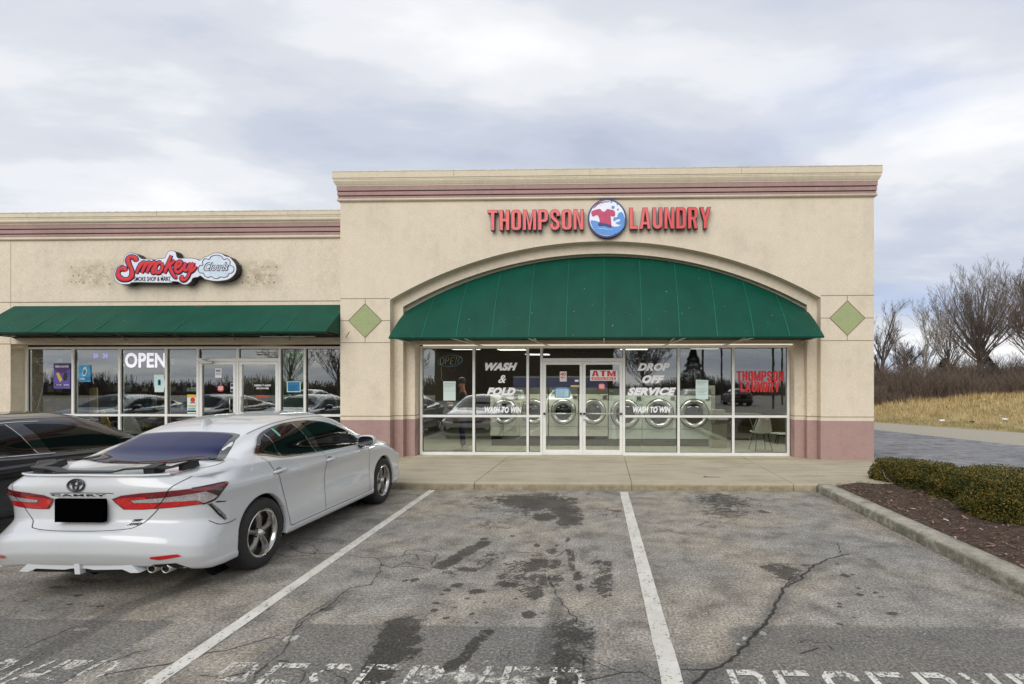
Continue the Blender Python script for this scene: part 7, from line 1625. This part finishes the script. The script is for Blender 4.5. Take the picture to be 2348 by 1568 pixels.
def lamp_post(x, y, h, label):
    t = thing('light_pole', label, 'lamp post', (x, y, 0), 'light poles across the lot'); MB().tube([(x, y, 0), (x, y, h)], [.09, .07], 10).build('pole', 'post', t); MB().box(x-.7, x+.7, y-.18, y+.18, h, h+.14).build('lamp_head', 'post', t)
for x, y, h, l in ((mir(1612, 42)-.0, -18, 11, 'dark light pole mirrored left of the spruce'), (mir(1655, 50), -26, 12, 'dark light pole mirrored behind the spruce'), (mir(1775, 38), -14, 11, 'dark light pole mirrored above the red window lettering'), (mir(1795, 46), -22, 12, 'tall pale pole mirrored at the far right pane')): lamp_post(x, y, h, l)
c3 = copy_thing(car2, (-10.3, 3.9, 0), 'slate blue sedan parked beyond the black one, mirrored in the smoke shop windows')
for i, (x, y, r) in enumerate(((-13.6, 3.9, 0), (-16.8, 4.1, 0), (-6.0, -13, 0), (-2.8, -12.6, 0), (3.5, -19, 1), (7.6, -19.5, 1), (11.5, -19.2, 1), (-20, -13, 0), (-15, -13, 0))):
    o = copy_thing(car2, (x, y, 0), ['dark sedan third from the white one, mirrored in the shop glass', 'dark sedan fourth from the white one, mirrored in the shop glass', 'black sedan parked behind the photographer, mirrored at the left end of the laundromat glass', 'silver sedan parked behind the photographer, mirrored in the laundromat glass', 'distant sedan mirrored under the spruce', 'distant sedan mirrored right of the spruce', 'distant sedan mirrored in the rightmost pane', 'sedan in the middle of the lot far left', 'sedan in the middle of the lot, left'][i]); o.rotation_euler.z = math.pi*r
    for ch_ in o.children:
        if i % 2 and ch_.name.startswith('body'): ch_.data = ch_.data.copy(); ch_.data.materials[0] = MT['carsilver']
for ch_ in c3.children:
    if ch_.name.startswith('body'): ch_.data = ch_.data.copy(); ch_.data.materials[0] = MT['carblue']
def split_islands(o):
    me = o.data; bm = bmesh.new(); bm.from_mesh(me); bm.faces.ensure_lookup_table(); seen = set(); isl = []
    for f0 in bm.faces:
        if f0.index in seen: continue
        st = [f0]; seen.add(f0.index); cur = []
        while st:
            f = st.pop(); cur.append(f)
            for vtx in f.verts:
                for g in vtx.link_faces:
                    if g.index not in seen: seen.add(g.index); st.append(g)
        isl.append(cur)
    if len(isl) < 2: bm.free(); return
    for k, fs in enumerate(isl):
        mp = {}; vs = []; ff = []
        for f in fs:
            q = []
            for vtx in f.verts:
                if vtx.index not in mp: mp[vtx.index] = len(vs); vs.append(tuple(vtx.co))
                q.append(mp[vtx.index])
            ff.append(q)
        m2 = bpy.data.meshes.new(me.name); m2.from_pydata(vs, [], ff)
        for mt_ in me.materials: m2.materials.append(mt_)
        m2.polygons.foreach_set('use_smooth', [fs[0].smooth]*len(ff)); 
        if k == 0: o.data = m2
        else: c = o.copy(); c.data = m2; C.objects.link(c)
    bm.free()
for o in list(bpy.data.objects):
    if o.type == 'MESH' and o.name.split('.')[0] in ('window_trim', 'bar_bracket', 'wing_foot', 'bubble', 'arch_lip', 'wheel_nut', 'exhaust_tip', 'seam', 'joint_line', 'spoke', 'roof_edge_clip', 'screw_hole') and o.data.users == 1: split_islands(o)
for o in bpy.data.objects:
    if '_org' in o: del o['_org']
